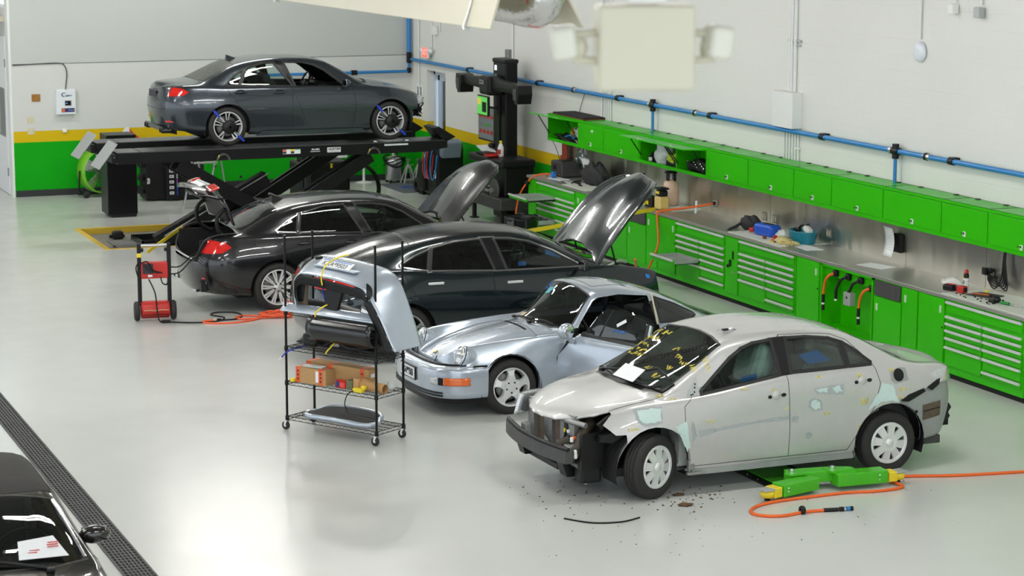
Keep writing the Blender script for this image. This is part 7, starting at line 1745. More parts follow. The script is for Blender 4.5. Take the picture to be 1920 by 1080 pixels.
# wheel weight cabinet and balancer parts
t = thing('weight_cabinet', 'black cabinet with a column of white labelled bins and colour tabs', 'cabinet', (10.16, 42.0, 0))
b = MB().use(M['black']); b.rbox((-.28, .15, .52), (.50, .55, .98), .02); b.rbox((-.03, -.08, .54), (.26, .30, 1.02), .015); b.use(M['dark']); b.rbox((.35, .1, .45), (.5, .5, .86), .03); b.build('cabinet_body', None, t)
cols = [(.7, .5, .03), (.05, .4, .6), (.02, .3, .7), (.6, .02, .05), (.8, .2, .02), (.5, .5, .5), (.3, .05, .5), (.02, .08, .5), (.02, .05, .4)]
for i in range(9):
    z = 1.0-.105*i; b = MB().use(M['paper']); b.rbox((-.06, -.235, z), (.085, .012, .055), .004); b.use(M['ink']); b.box((-.075, -.243, z), (.02, .003, .03)); b.box((-.045, -.243, z), (.014, .003, .022)); b.build('bin_label', None, t)
    b = MB().use(mat('tab_%d' % i, cols[i], .5, noise=.05)); b.rbox((.045, -.235, z), (.022, .012, .09), .003); b.build('colour_tab', None, t)
b = MB().use(M['black'])
for z in (.95, .70, .45, .2): b.rbox((-.52, .1, z), (.16, .3, .12), .03); b.cyl((-.60, .0, z), (-.64, -.1, z), .05, 10)
b.use(M['chrome']); b.lathe([(.06, -.03), (.075, 0), (.06, .03)], (-.50, -.16, .40), 'x', 16); b.build('side_rack', None, t)
b = MB().use(M['black']); b.tube(smooth_path([(9.2, 43.2, .03), (9.7, 43.15, .012), (10.1, 42.9, .012)]), .012, 6); one('floor_cable', 'dark cable on the floor by the back wall', 'cable', b)
b = MB().use(M['orange']); b.rbox((0, 0, .015), (.16, .10, .03), .01); one('orange_chock', 'small orange block on the floor right of the power column', 'block', b, (9.84, 42.9, 0))
# aluminium step ladder
t = thing('step_ladder', 'aluminium step ladder standing behind the lift arm', 'ladder', (10.5, 40.9, 0))
for s in (-1, 1):
    b = MB().use(M['alu']); b.rbox((s*.22-.08, -.25, .78), (.03, .06, 1.62), .006, ry=.20); b.build('front_rail', None, t)
    b = MB().use(M['alu']); b.rbox((s*.22+.20, .30, .78), (.03, .05, 1.62), .006, ry=-.14); b.build('rear_rail', None, t)
for z in (.28, .56, .84, 1.12): b = MB().use(M['alu']); b.rbox((-.18+z*.18, -.25, z), (.44, .10, .03), .006); b.build('step', None, t)
b = MB().use(M['satin']); b.rbox((.06, 0, 1.58), (.50, .40, .05), .01); b.build('top_cap', None, t)
# items by the back wall, far right
t = thing('hose_reel_box', 'white control box with fittings hanging under the lift near the back wall', 'box', (13.9, 43.3, .62))
b = MB().use(M['white']); b.rbox((0, -.05, 0), (.34, .16, .20), .03); b.use(M['ink']); b.box((.0, -.132, .0), (.07, .003, .05)); b.use(M['offwhite']); b.rbox((-.05, -.06, .13), (.36, .14, .05), .02, ry=-.3); b.build('box_body', None, t)
b = MB().use(M['bluepaint']); b.cyl((.14, -.05, .12), (.14, -.05, .55), .025, 8); b.build('supply_pipe', None, t)
b = MB().use(M['black']); b.tube(smooth_path([(.36, -.1, .60), (.50, -.1, .30), (.48, -.1, -.20), (.25, -.1, -.42), (-.20, -.1, -.38), (-.4, -.1, -.20)]), .035, 8); b.tube(smooth_path([(.20, -.1, .2), (.24, -.1, -.05), (.34, -.1, -.35)]), .012, 6); b.use(M['yellow']); b.cyl((.24, -.1, .05), (.24, -.1, -.04), .02, 8); b.build('black_hose', None, t)
t = thing('floor_pole', 'thin white pole on a round foot by the back wall', 'pole', (14.42, 43.22, 0))
b = MB().use(M['white']); b.lathe([(0, .03), (.06, .03), (.17, .008), (.18, 0)], seg=24); b.build('foot', None, t)
b = MB().use(M['white']); b.cyl((0, 0, .02), (0, 0, 1.7), .026, 10); b.build('pole', None, t)
t = thing('tank_vacuum', 'grey steel tank vacuum with wound black hose by the back wall', 'vacuum', (15.0, 43.0, 0))
b = MB().use(M['alu']); b.lathe([(0, .06), (.17, .06), (.18, .08), (.18, .36), (.19, .38), (.19, .46), (.15, .53), (.05, .56), (0, .565)], seg=28); b.build('tank', None, t)
b = MB().use(M['black'])
for i in range(4): b.tube([((.20+.01*i)*math.cos(k*.42), (.20)*math.sin(k*.42), .36+.05*i+.04*math.sin(k+i)) for k in range(16)], .014, 6)
b.tube(smooth_path([(.05, -.05, .56), (-.05, -.1, .8), (-.12, .0, 1.2)]), .014, 6); b.build('hose', None, t)
b = MB().use(M['white']); b.cyl((-.02, 0, .56), (-.03, 0, 1.1), .02, 8); b.use(M['chrome']); b.cyl((.06, 0, .56), (.06, 0, .66), .012, 8); b.build('wand', None, t)
for k in range(4): a = PI/4+k*PI/2; b = MB().use(M['black']); b.ball((.17*math.cos(a), .17*math.sin(a), .035), .035, 10, 6); b.build('caster', None, t)
def jack(x, y, lb):
    t = thing('jack_stand', lb, 'jack stand', (x, y, 0), .1, 'jack stands by the back wall')
    m = mat('jack_paint', (.33, .34, .30), .5, noise=.15)
    for sx in (-1, 1):
        for sy in (-1, 1): b = MB().use(m); b.cyl((sx*.13, sy*.09, 0), (sx*.03, sy*.02, .34), .018, 6); b.build('leg', None, t)
    b = MB().use(m); b.tube([(-.11, -.08, .07), (.11, -.08, .07)], .012, 6); b.tube([(-.11, .08, .07), (.11, .08, .07)], .012, 6); b.lathe([(.035, .30), (.035, .38), (.024, .38)], seg=12); b.build('collar', None, t)
    b = MB().use(M['steel']); b.cyl((0, 0, .36), (0, 0, .46), .02, 8); b.rbox((0, 0, .475), (.09, .05, .03), .006); b.cyl((.03, -.02, .36), (.10, -.05, .38), .008, 6); b.build('saddle_post', None, t)
jack(15.22, 42.78, 'left grey jack stand beside the steel tank vacuum'); jack(15.42, 42.72, 'right grey jack stand near the wall corner')
t = thing('floor_mat', 'grey floor mat with blue round logo by the side door', 'mat', (15.02, 42.05, 0))
b = MB().use(mat('mat_rubber', (.10, .11, .13), .8, noise=.15, nscale=60)); b.rbox((0, 0, .006), (.86, 1.5, .012), .004); b.build('mat_body', None, t)
b = MB().use(mat('mat_blue', (.02, .06, .26), .8, noise=.1))
b.lathe([(.10, .0125), (.22, .0125), (.22, .0135), (.10, .0135), (.10, .0125)], (0, 0, 0), seg=30); b.box((0, 0, .013), (.30, .05, .001)); b.box((.22, .2, .013), (.2, .07, .001), rz=.8); b.build('mat_logo', None, t)
# black charging machine with hoses, cyan cylinder
t = thing('service_machine', 'black wheeled service machine with red and blue hoses by the side door', 'machine', (15.0, 40.15, 0))
b = MB().use(M['black']); b.rbox((0, 0, .58), (.55, .75, .95), .05, seg=3); b.rbox((.05, -.05, 1.06), (.45, .60, .12), .04); b.rbox((-.25, .35, .45), (.20, .30, .6), .04); b.build('machine_body', None, t)
b = MB().use(mat('grey_blue_hood', (.16, .20, .25), .45, noise=.1)); b.rbox((-.02, -.42, 1.02), (.40, .22, .32), .03, rx=.3); b.build('display_pod', None, t)
for i, m_ in enumerate(('red', 'bluepaint', 'red', 'black', 'bluepaint')):
    b = MB().use(M[m_]); y = .14-.10*i; b.tube(smooth_path([(-.22, y, 1.05), (-.33, y, .95), (-.35, y+.05, .60), (-.33, y-.05, .42), (-.32, y-.16, .60), (-.30, y-.2, .9)]), .014, 6); b.build('hose', None, t)
for y, z in ((.28, .86), (-.28, .52)): b = MB().use(M['paper']); b.rbox((-.282, y, z), (.006, .14, .14), .002); b.use(M['ink']); b.box((-.287, y, z+.02), (.002, .08, .05)); b.build('white_label', None, t)
for y in (-.3, .3): b = MB().use(M['rubber']); b.lathe([(0, -.03), (.12, -.03), (.13, 0), (.12, .03), (0, .03)], (-.1, y, .13), 'y', 20); b.build('wheel', None, t)
t = thing('refrigerant_cylinder', 'pale cyan gas cylinder with black strap beside the service machine', 'cylinder', (14.98, 41.05, .12))
b = MB().use(mat('cyan_steel', (.18, .52, .55), .4, .1, noise=.08)); b.lathe([(0, 0), (.10, .01), (.125, .05), (.13, .10), (.13, .42), (.115, .48), (.06, .53), (0, .54)], seg=28); b.build('tank', None, t)
b = MB().use(M['black']); b.lathe([(.131, .24), (.134, .25), (.134, .30), (.131, .31)], seg=28); b.build('strap', None, t)
b = MB().use(M['alu']); b.cyl((0, 0, .53), (0, 0, .62), .02, 8); b.use(M['yellow']); b.cyl((0, .02, .60), (0, .09, .64), .02, 8); b.build('valve', None, t)
b = MB().use(M['black']); b.bb((-.12, -.12, -.12), (.12, .12, 0)); b.build('stand', None, t)
t = thing('loose_tyre', 'small loose black tyre standing behind the grey bonnet near the blue mat', 'roller', (14.92, 41.35, .15))  # a loose tyre without its rim, standing on its tread
b = MB().use(M['rubber']); b.lathe([(.06, -.05), (.13, -.055), (.15, -.03), (.15, .03), (.13, .055), (.06, .05)], axis='x', seg=26); b.build('tyre', None, t)
# sensor tower with camera beam
t = thing('sensor_tower', 'black aligner tower with a wide camera beam by the right wall', 'aligner', (15.12, 37.30, 0))
b = MB().use(BK); b.rbox((0, 0, 1.44), (.24, .60, 2.84), .03); b.use(M['black']); b.rbox((-.13, .0, 1.5), (.03, .10, 1.5), .01); b.rbox((0, 0, 2.83), (.28, .62, .08), .03); b.build('mast', None, t)
b = MB().use(M['black'])
def beamf(u, v):
    y = 1.45*(1-2*u); k = abs(y)/1.45; a = 2*PI*v
    h = .125-.05*k+(.02 if k < .2 else 0); d = .15-.05*k
    return (-.24+.10*(k**2)*0+d*.8*math.copysign(abs(math.cos(a))**.6, math.cos(a)), y, 2.43-.02*k+h*math.copysign(abs(math.sin(a))**.6, math.sin(a)))
b.grid(beamf, 24, 20); b.build('camera_beam', None, t)
b = MB().use(M['black']); b.rbox((-.26, 0, 2.40), (.34, .46, .34), .06, seg=3); b.build('beam_hub', None, t)
for s in (-1, 1):
    b = MB().use(M['black']); b.prism([(-.13, .10), (.10, .12), (.13, -.05), (.02, -.23), (-.10, -.22), (-.15, -.05)], 'x', -.38, -.12); b.xform(Matrix.Translation((0, s*1.38, 2.40))); b.use(M['blackgloss']); b.rbox((-.385, s*1.38, 2.34), (.01, .16, .20), .02); b.build('camera_pod', None, t)
b = MB().use(M['steel']); b.rbox((-.436, .06, 2.46), (.008, .20, .075), .003); b.use(M['ink']); b.box((-.442, .06, 2.465), (.002, .14, .02)); b.build('name_plate', None, t)
b = MB().use(mat('lit_badge', (.8, .85, .9), .4, emit=(.8, .9, 1), estr=.8)); b.rbox((-.123, .16, 2.70), (.006, .10, .09), .01); b.use(M['steel']); b.rbox((-.123, .16, 2.56), (.006, .10, .06), .004); b.build('lit_badge', None, t)
t = thing('monitor', 'angled screen with green glow on the sensor tower', 'screen', (14.80, 37.55, 2.02))
b = MB().use(M['black']); b.rbox((0, 0, 0), (.05, .52, .36), .015); b.cyl((.03, 0, -.02), (.22, -.10, -.05), .02, 8); b.build('screen_case', None, t)
b = MB().use(mat('screen_green', (.05, .4, .05), .3, emit=(.10, .55, .08), estr=.6)); b.rbox((-.026, .0, 0), (.004, .48, .32), .004); b.use(mat('screen_yellow', (.5, .45, .05), .3, emit=(.6, .5, .05), estr=.5)); b.rbox((-.029, .14, .07), (.004, .16, .12), .004); b.use(M['dark']); b.rbox((-.029, -.10, -.02), (.004, .20, .18), .01); b.xform(Matrix.Identity(4)); b.build('lit_screen', None, t)
t = thing('console_cabinet', 'black tool console on legs in front of the sensor tower', 'cabinet', (14.85, 36.95, 0))
b = MB().use(M['black']); b.rbox((.08, .05, 1.10), (.66, 1.6, .14), .04, seg=3); b.rbox((.12, 0, .80), (.56, 1.35, .55), .03); b.build('console_top', None, t)
b = MB().use(M['darksteel']); b.rbox((.05, -.05, .40), (.70, 1.5, .22), .03); b.build('lower_shelf', None, t)
for sx in (-.22, .38):
    for sy in (-.72, .62): b = MB().use(M['black']); b.rbox((sx, sy, .16), (.07, .07, .32), .01); b.rbox((sx, sy, .012), (.14, .14, .024), .006); b.build('leg', None, t)
for k, z in enumerate((.92, .78, .64)): b = MB().use(M['satin']); b.rbox((-.175, .25, z), (.02, .55, .018), .005); b.build('drawer_pull', None, t)
b = MB().use(M['darksteel']); b.lathe([(.05, -.03), (.20, -.02), (.22, 0), (.20, .02), (.05, .03)], (-.26, -.45, .62), 'x', 24); b.use(M['steel']); b.cyl((-.34, -.45, .62), (-.2, -.45, .62), .05, 14); b.rbox((-.30, -.2, .60), (.06, .20, .04), .01); b.build('balancer_hub', None, t)
b = MB().use(M['black']); b.rbox((0, 0, .02), (.26, .36, .03), .01); b.rbox((-.02, 0, .04), (.20, .30, .012), .004); one('keyboard', 'flat black keyboard on the console top', 'keyboard', b, (14.76, 37.30, 1.17), .1)
b = MB().use(M['paper']); b.rbox((0, 0, .06), (.30, .40, .012), .003, rx=.25); one('console_papers', 'pale papers lying on the far end of the console', 'papers', b, (14.90, 37.60, 1.17))
b = MB().use(M['black']); b.ball((0, 0, .04), (.06, .09, .05), 14, 8); one('computer_mouse', 'black lump on the papers of the console', 'device', b, (14.98, 37.62, 1.25))
t = thing('spray_bottle', 'white bottle with yellow cap on the console', 'bottle', (14.85, 36.85, 1.17))
b = MB().use(M['white']); b.lathe([(0, 0), (.05, 0), (.055, .02), (.055, .16), (.03, .22), (.02, .24)], seg=18); b.use(M['red']); b.lathe([(.0555, .05), (.0555, .13)], seg=10, a0=2.6, a1=4.4); b.build('bottle_body', None, t)
b = MB().use(M['yellow']); b.lathe([(.024, .23), (.024, .28), (0, .285)], seg=12); b.build('cap', None, t)
b = MB().use(M['red']); b.lathe([(0, .01), (.12, .01), (.14, .05), (.13, .05), (.11, .02), (0, .02)], seg=22); one('red_tray', 'small red dish in front of the white bottle', 'dish', b, (14.68, 36.86, 1.17))
# black tyre and machinery low behind the cars
t = thing('tyre_changer', 'dark machine with a round cover under the lift by the back wall', 'machine', (12.45, 39.9, 0))
b = MB().use(M['black']); b.rbox((0, 0, .45), (.95, .8, .88), .06, seg=3); b.rbox((-.25, -.1, .95), (.35, .4, .2), .05); b.use(M['darksteel']); b.rbox((-.36, -.42, .55), (.12, .06, .5), .02); b.build('machine_body', None, t)
b = MB().use(M['black']); b.lathe([(.46, -.04), (.52, -.03), (.52, .03), (.46, .04)], (.55, -.35, .35), 'y', 40); b.build('round_cover', None, t)
b = MB().use(M['alu']); b.ball((-.3, -.42, .8), .025, 8, 6); b.use(M['yellow']); b.cyl((.1, -.42, .78), (.1, -.42, .86), .02, 8); b.build('fitting', None, t)
b = MB().use(mat('red_white_sign', (.75, .75, .74), .5, noise=.05)); b.prism([(-.22, 0), (.14, 0), (.02, .24), (-.04, .24)], 'y', -.01, .01); b.use(M['red']); b.prism([(.03, .22), (.06, 0), (.26, 0), (.12, .12)], 'y', -.012, .012); one('folded_sign', 'white and red folded sign showing behind the left end of the lift', 'sign', b, (9.60, 43.2, 1.06))
# ------------------------------------------------------------------ wire rack with body parts
RL = Vector((6.721, 22.821, 0)); U = Vector((.653, -1.070, 0)).normalized()
RA = math.atan2(U.y, U.x); W_, D_ = 1.25, .445
t = thing('wire_rack', 'black wire shelf rack on casters loaded with silver bumpers and boxes', 'rack', tuple(RL), RA)
for x in (0, W_):
    for y in (0, D_):
        b = MB().use(M['blackmetal']); b.cyl((x, y, .11), (x, y, 2.11), .0135, 10); b.cyl((x, y, 2.10), (x, y, 2.12), .016, 10); p = b.build('post', None, t)
        for z in (.135, .52, .90, 1.285): b = MB().use(M['black']); b.lathe([(.0137, -.03), (.021, -.02), (.021, .02), (.0137, .03)], (x, y, z), seg=12); b.build('shelf_collar', None, p)
        b = MB().use(M['rubber']); b.lathe([(0, -.014), (.045, -.014), (.048, 0), (.045, .014), (0, .014)], (x-.02, y, .05), 'y', 20); b.use(M['chrome']); b.lathe([(0, -.016), (.016, -.016)], (x-.02, y, .05), 'y', 10); b.prism([(x-.035, .05), (x-.015, .05), (x+.015, .11), (x-.02, .11)], 'y', y-.022, y-.018); b.prism([(x-.035, .05), (x-.015, .05), (x+.015, .11), (x-.02, .11)], 'y', y+.018, y+.022); b.cyl((x, y, .10), (x, y, .125), .014, 8); b.build('caster', None, t)
for z in (.135, .52, .90, 1.285):
    b = MB().use(M['blackmetal']); r = .003
    for y in (0, D_):
        for dz in (-.018, .018): b.cyl((0, y, z+dz), (W_, y, z+dz), .0042, 5)
        n = 26; b.tube([(W_*i/n, y, z+(.018 if i % 2 else -.018)) for i in range(n+1)], .0026, 4)
    for x in (0, W_):
        for dz in (-.018, .018): b.cyl((x, 0, z+dz), (x, D_, z+dz), .0042, 5)
        n = 10; b.tube([(x, D_*i/n, z+(.018 if i % 2 else -.018)) for i in range(n+1)], .0026, 4)
    for i in range(1, 50): b.cyl((W_*i/50, 0, z+.022), (W_*i/50, D_, z+.022), .0020, 4, None, False)
    for k in (.25, .5, .75): b.cyl((0, D_*k, z+.016), (W_, D_*k, z+.016), .003, 4)
    b.build('wire_shelf', None, t)
def rk(name, label, cat, mb=None, loc=(0,0,0), rz=0.0, group=None):
    # something standing on the rack; loc in rack coordinates
    q = RL+Matrix.Rotation(RA, 3, 'Z') @ Vector(loc)
    if mb is None: return thing(name, label, cat, tuple(q), RA+rz, group)
    return one(name, label, cat, mb, tuple(q), RA+rz, group)
SB = M['p_blue']
# the big rear bumper cover, hung over the top of the rack
t = rk('bumper_cover', 'silver blue rear bumper cover with number plate hung over the rack top', 'bumper', None, (0, 0, 0))
path = smooth_path([(.04, 1.36), (.02, 1.58), (.05, 1.74), (.22, 1.875), (.55, 1.875), (.95, 1.835), (1.16, 1.79), (1.28, 1.69), (1.36, 1.54), (1.45, 1.34), (1.53, 1.14), (1.56, 1.05)], 6)
n = len(path)-1
def bfn(u, v):
    i = min(int(u*n), n-1); q = path[i].lerp(path[i+1], u*n-i)
    a, c = path[max(i-1, 0)], path[min(i+2, n)]; tn = (c-a).normalized(); nr = Vector((-tn.y, tn.x)) if tn.x >= -.2 else Vector((-tn.y, tn.x))
    d = -.04+.40*v; off = -(.15 if u < .62 else .15-.12*(u-.62)/.38)*(1-v)**1.5
    return (q.x+nr.x*off, d, q.y+nr.y*off)
bfn2 = lambda u, v: bfn(u, v)
path = [Vector((p.x, p.y)) for p in [Vector((q[0], q[1], 0)) for q in path]]
b = MB().use(SB); b.grid(bfn2, 70, 14); b.build('bumper_skin', None, t, solid=.012, offset=1)
b = MB().use(M['black']); 
def lip(u, v):
    p = Vector(bfn(.06+.60*u, .0)); return (p.x, p.y-.012+.02*v, p.z-.012-.10*v*(.8+.2*math.sin(u*PI)))
b.grid(lip, 40, 4)
def lip2(u, v):
    p = Vector(bfn(.70+.29*u, .0)); return (p.x-.005-.09*v, p.y-.005, p.z-.02*v)
b.grid(lip2, 20, 3); b.build('black_lip', None, t, solid=.01)
b = MB().use(M['black']); b.lathe([(.0, 0), (.085, 0), (.09, -.01)], (1.17, -.05, 1.64), 'y', 20, 0, PI); b.build('exhaust_cutout', None, t)
b = MB().use(mat('recess_silver', (.36, .42, .49), .35, .4, noise=.05)); b.prism([(.36, 1.822), (.92, 1.788), (.92, 1.80), (.36, 1.835)], 'y', .06, .31); b.use(M['dark']); b.rbox((.36, .14, 1.892), (.03, .10, .03), .008); b.build('plate_recess', None, t)
M4 = Matrix.Translation((.60, .13, 1.845)) @ Matrix.Rotation(.07, 4, 'Y') @ Matrix.Rotation(.50, 4, 'X')
b = MB().use(M['paper']); b.rbox((0, 0, 0), (.44, .12, .006), .003); b.use(M['blue']); b.rbox((-.0, .045, .004), (.38, .012, .002), .001); b.xform(M4); pl = b.build('number_plate', None, t)
tx = text('plate_number', 'KXA*9503', .095, mat('plate_grey', (.16, .17, .2), .5, noise=.1), None, (0,0,0), (0,0,0), .001, sx=.78, bold=.002)
tx.parent = pl; tx.matrix_local = M4 @ Matrix.Translation((0, -.012, .004))
b = MB().use(M['rust']); b.prism([(.06, 1.36), (.26, 1.36), (.27, 1.70), (.05, 1.70)], 'y', .05, .07); b.use(M['black']); b.blob((.17, .04, 1.53), (.06, .012, .11), .3, 3, 14, 8); b.build('inner_panel', None, t)
# lower cover
t = rk('bumper_cover', 'flat silver strip with dark valance below, lying on the upper wire shelf', 'bumper', None, (0, 0, 0))
b = MB().use(SB); b.grid(lambda u, v: (-.04+1.30*u, -.05-.03*math.sin(PI*u)+.10*v, 1.315+.10*v-.03*v*v+.012*math.sin(PI*u)), 24, 5); b.build('silver_strip', None, t, solid=.012)
b = MB().use(M['blackgloss']); b.grid(lambda u, v: (.40+.88*u, -.05-.06*math.sin(PI*v)-.02, 1.30-.24*v), 12, 8); b.build('dark_valance', None, t, solid=.012)
b = MB().use(M['black']); b.grid(lambda u, v: (.0+1.26*u, .06+.30*v, 1.34+.06*math.sin(PI*v)+.05*math.sin(6*u)*v), 20, 8); b.prism([(.55, 1.40), (.72, 1.36), (.80, 1.58), (.60, 1.66)], 'y', .0, .02); b.build('inner_liner', None, t, solid=.01)
b = MB().use(M['chrome']); b.rbox((1.08, .10, 1.40), (.18, .12, .10), .03, ry=.3); b.build('steel_bracket', None, t)
# straps
for i, (pts, lb) in enumerate([([(.60, .34, 1.92), (.63, .16, 1.925), (.60, -.02, 1.86), (.58, -.075, 1.74), (.58, -.06, 1.64)], 'yellow strap tied over the number plate on the rack'), ([(.66, .16, 1.43), (.60, .0, 1.435), (.52, -.10, 1.36), (.51, -.10, 1.30)], 'yellow strap over the flat silver strip on the rack'), ([(.80, .25, 1.14), (.74, .12, 1.13), (.62, -.02, .96), (.58, -.03, .90)], 'yellow strap over the black trim on the middle shelf')]):
    b = MB().use(M['yellow']); b.tube(smooth_path(pts), .008, 6); b.use(M['black']); b.ball(pts[-1], .012, 8, 6); rk('tie_strap', lb, 'strap', b)
b = MB().use(mat('blue_strap', (.01, .04, .45), .6)); b.tube(smooth_path([(.20, .1, .93), (.06, -.02, .88), (-.04, -.03, .80)]), .008, 6); b.use(M['white']); b.tube([(-.04, -.03, .80), (-.07, -.03, .76)], .010, 6); rk('tie_strap', 'blue strap with white end hanging at the left rack post', 'strap', b)
b = MB().use(mat('blue_strap', (.01, .04, .45), .6)); b.tube(smooth_path([(.42, .1, 1.72), (.46, .08, 1.58), (.50, .08, 1.42)]), .008, 6); rk('tie_strap', 'thin blue strap behind the black bracket on the rack', 'strap', b)
# black trim heap
t = rk('trim_parts', 'heap of black plastic trim and ducts on the middle wire shelf', 'car parts', None, (0, 0, .925))
b = MB().use(M['black']); b.grid(lambda u, v: (.10+1.05*u, .05+.36*v, .05+.06*math.sin(3*PI*u)*math.sin(PI*v)+.05*math.sin(PI*v)), 26, 10); b.build('liner', None, t, solid=.012)
b = MB().use(M['black']); b.lathe([(.0, .13), (.05, .14), (.07, .11), (.10, .06)], (.38, .10, 0), seg=20); b.rbox((.30, .12, .09), (.20, .22, .16), .05); b.build('duct', None, t)
for pts in ([(.30, .02, .16), (.6, -.02, .20), (.9, .0, .08), (1.2, .1, .12)], [(.45, .3, .2), (.7, .1, .06), (1.0, .0, .16), (1.22, .06, .24)], [(.5, .05, .05), (.8, .2, .2), (1.1, .25, .15)]): b = MB().use(M['black']); b.tube(smooth_path(pts), .022, 7); b.build('trim_strip', None, t)
b = MB().use(M['rubber']); b.tube([(1.0+.17*math.cos(k*.4), .2, .12+.11*math.sin(k*.4)) for k in range(9)], .035, 8); b.build('seal', None, t)
# boxes
def box(label, x, y, dx, dy, dz, tapes, rz=0.0, z=.545):
    t = rk('cardboard_box', label, 'box', None, (x, y, z), rz, 'cardboard boxes on the lower wire shelf')
    b = MB().use(M['cardboard']); b.rbox((0, 0, dz/2), (dx, dy, dz), .004); b.build('carton', None, t)
    ot = mat('orange_red_tape', (.70, .10, .02), .4, noise=.15, nscale=30)
    for q in tapes: 
        b = MB().use(ot); b.bb((q-.03, -dy/2-.002, .0), (q+.03, -dy/2-.0005, dz)); b.bb((q-.03, -dy/2-.002, dz-.001), (q+.03, dy/2, dz+.0015))
        b.use(M['ink'])
        for k in range(3): b.box((q, -dy/2-.003, dz*(.25+.25*k)), (.02, .002, .022))
        b.build('printed_tape', None, t)
    return t
box('long cardboard box at the back left of the lower shelf with orange tape', .38, .32, .62, .17, .19, (-.27,)); 
t = box('long cardboard box at the back right of the lower shelf with two labels', .72, .24, .58, .15, .21, (-.25, .20))
for z in (.14, .05): b = MB().use(M['paper']); b.box((.292, .0, z), (.003, .08, .04)); b.build('box_label', None, t)
t = box('cardboard box in front on the lower shelf with orange tape ends', .34, .09, .42, .17, .17, (-.18, .14))
b = MB().use(M['paper']); b.box((.09, -.087, .09), (.04, .002, .12)); b.build('box_label', None, t)
b = MB().use(M['bagwhite']); b.rbox((-.02, .0, .178), (.26, .10, .014), .006, rz=.1); b.build('clear_tape', None, t)
t = rk('tail_lamp', 'small red tail lamp on the lower wire shelf', 'lamp', None, (.74, .06, .548))
b = MB().use(M['taillight']); b.rbox((0, 0, .045), (.15, .10, .09), .02); b.build('lens', None, t)
b = MB().use(navy); b.rbox((-.03, -.052, .05), (.05, .006, .06), .004); b.build('lens_blue', None, t)
b = MB().use(mat('olive_box', (.12, .13, .06), .6, noise=.15)); b.rbox((0, 0, .05), (.09, .12, .10), .01); rk('lamp_socket', 'small olive box right of the red tail lamp', 'box', b, (.86, .08, .548))
b = MB().use(M['kraft']); b.grid(lambda u, v: (.0+.36*u, (-.06+.12*(0.5-.5*math.cos(2*PI*v)))*(1-.25*u), .06+.065*math.sin(2*PI*v)*(1-.3*u+.1*math.sin(9*u))), 14, 16); b.prism([(-.07, -.0), (.02, -.0), (.04, .13), (-.04, .13)], 'y', -.07, .07); rk('paper_bag', 'torn brown kraft paper bag on the right of the lower shelf', 'bag', b, (.96, .10, .548), -.1)
b = MB().use(M['bagwhite']); b.blob((0, 0, .04), (.05, .05, .05), .3, 2, 12, 8); rk('white_wrap', 'white wrap crumpled at the right end of the lower shelf', 'wrap', b, (1.20, .30, .548))
t = rk('test_clamp', 'yellow clamp with a thin black lead hanging from the lower shelf', 'clamp', None, (1.03, -.02, .545))
b = MB().use(M['yellow']); b.rbox((0, 0, .03), (.11, .06, .05), .012); b.rbox((.05, .02, .06), (.05, .05, .05), .015); b.rbox((-.06, 0, .03), (.04, .03, .03), .008); b.build('clamp_body', None, t)
b = MB().use(M['black']); b.tube(smooth_path([(-.07, 0, .02), (-.14, -.02, -.03), (-.18, -.02, -.14), (-.14, -.02, -.22)]), .006, 6); b.build('lead', None, t)
b = MB().use(M['yellow']); b.rbox((0, 0, .02), (.05, .05, .04), .01); rk('yellow_plug', 'small yellow plug at the left end of the lower shelf', 'plug', b, (.10, -.01, .545))
t = rk('engine_lid', 'shallow silver rimmed black panel leaning on the bottom wire shelf', 'car panel', None, (.62, .24, .20))
def rim(a):
    x = .47*math.copysign(abs(math.cos(a))**.45, math.cos(a)); y = .20*math.copysign(abs(math.sin(a))**.55, math.sin(a)); return x*(1-.12*(y > 0)), y
b = MB().use(SB); pts = [(*rim(2*PI*k/48), 0) for k in range(49)]; pts = [(x, y, .10*(y+.2)-.04+.03*math.cos(x*3)) for x, y, z in pts]; b.tube(pts, .024, 8, False, None, 1.3); b.build('silver_rim', None, t)
b = MB().use(M['cloth']); b.grid(lambda u, v: (lambda q: (q[0]*v*.97, q[1]*v*.97, .10*(q[1]*v+.2)-.034+.03*math.cos(q[0]*v*3)))(rim(2*PI*u)), 48, 5); b.build('black_mat', None, t, solid=.01)

# ------------------------------------------------------------------ jump starter cart
t = thing('charger_cart', 'red and black wheeled battery charger cart at the left', 'cart', (6.915, 29.72, 0), -.12)
for s in (-1, 1):
    b = MB().use(M['black']); b.rbox((s*.20, 0, .63), (.055, .05, .86), .012); b.rbox((s*.165, 0, .97), (.05, .06, .05), .01); b.build('upright', None, t)
    b = MB().use(M['rubber']); b.lathe([(0, -.035), (.115, -.035), (.13, -.02), (.135, 0), (.13, .02), (.115, .035), (0, .035)], (s*.245, 0, .135), 'x', 28); b.use(M['black']); b.lathe([(0, -.037), (.05, -.037)], (s*.245, 0, .135), 'x', 14); b.build('wheel', None, t)
b = MB().use(M['alu']); b.cyl((-.22, 0, 1.03), (.22, 0, 1.03), .022, 10); b.build('handle_bar', None, t)
b = MB().use(M['yellow']); b.rbox((-.20, 0, .90), (.058, .054, .06), .006); b.build('yellow_band', None, t)
b = MB().use(M['red']); b.rbox((0, .02, .69), (.36, .14, .22), .012); b.build('control_box', None, t)
b = MB().use(M['ink']); b.rbox((-.09, -.055, .72), (.14, .008, .14), .003); b.use(M['paper']); b.rbox((-.06, -.056, .62), (.06, .006, .03), .002); b.build('gauge_panel', None, t)
b = MB().use(M['red']); b.lathe([(0, -.19), (.11, -.19), (.12, -.17), (.12, .17), (.11, .19), (0, .19)], (0, .0, .15), 'x', 28); b.build('battery_drum', None, t)
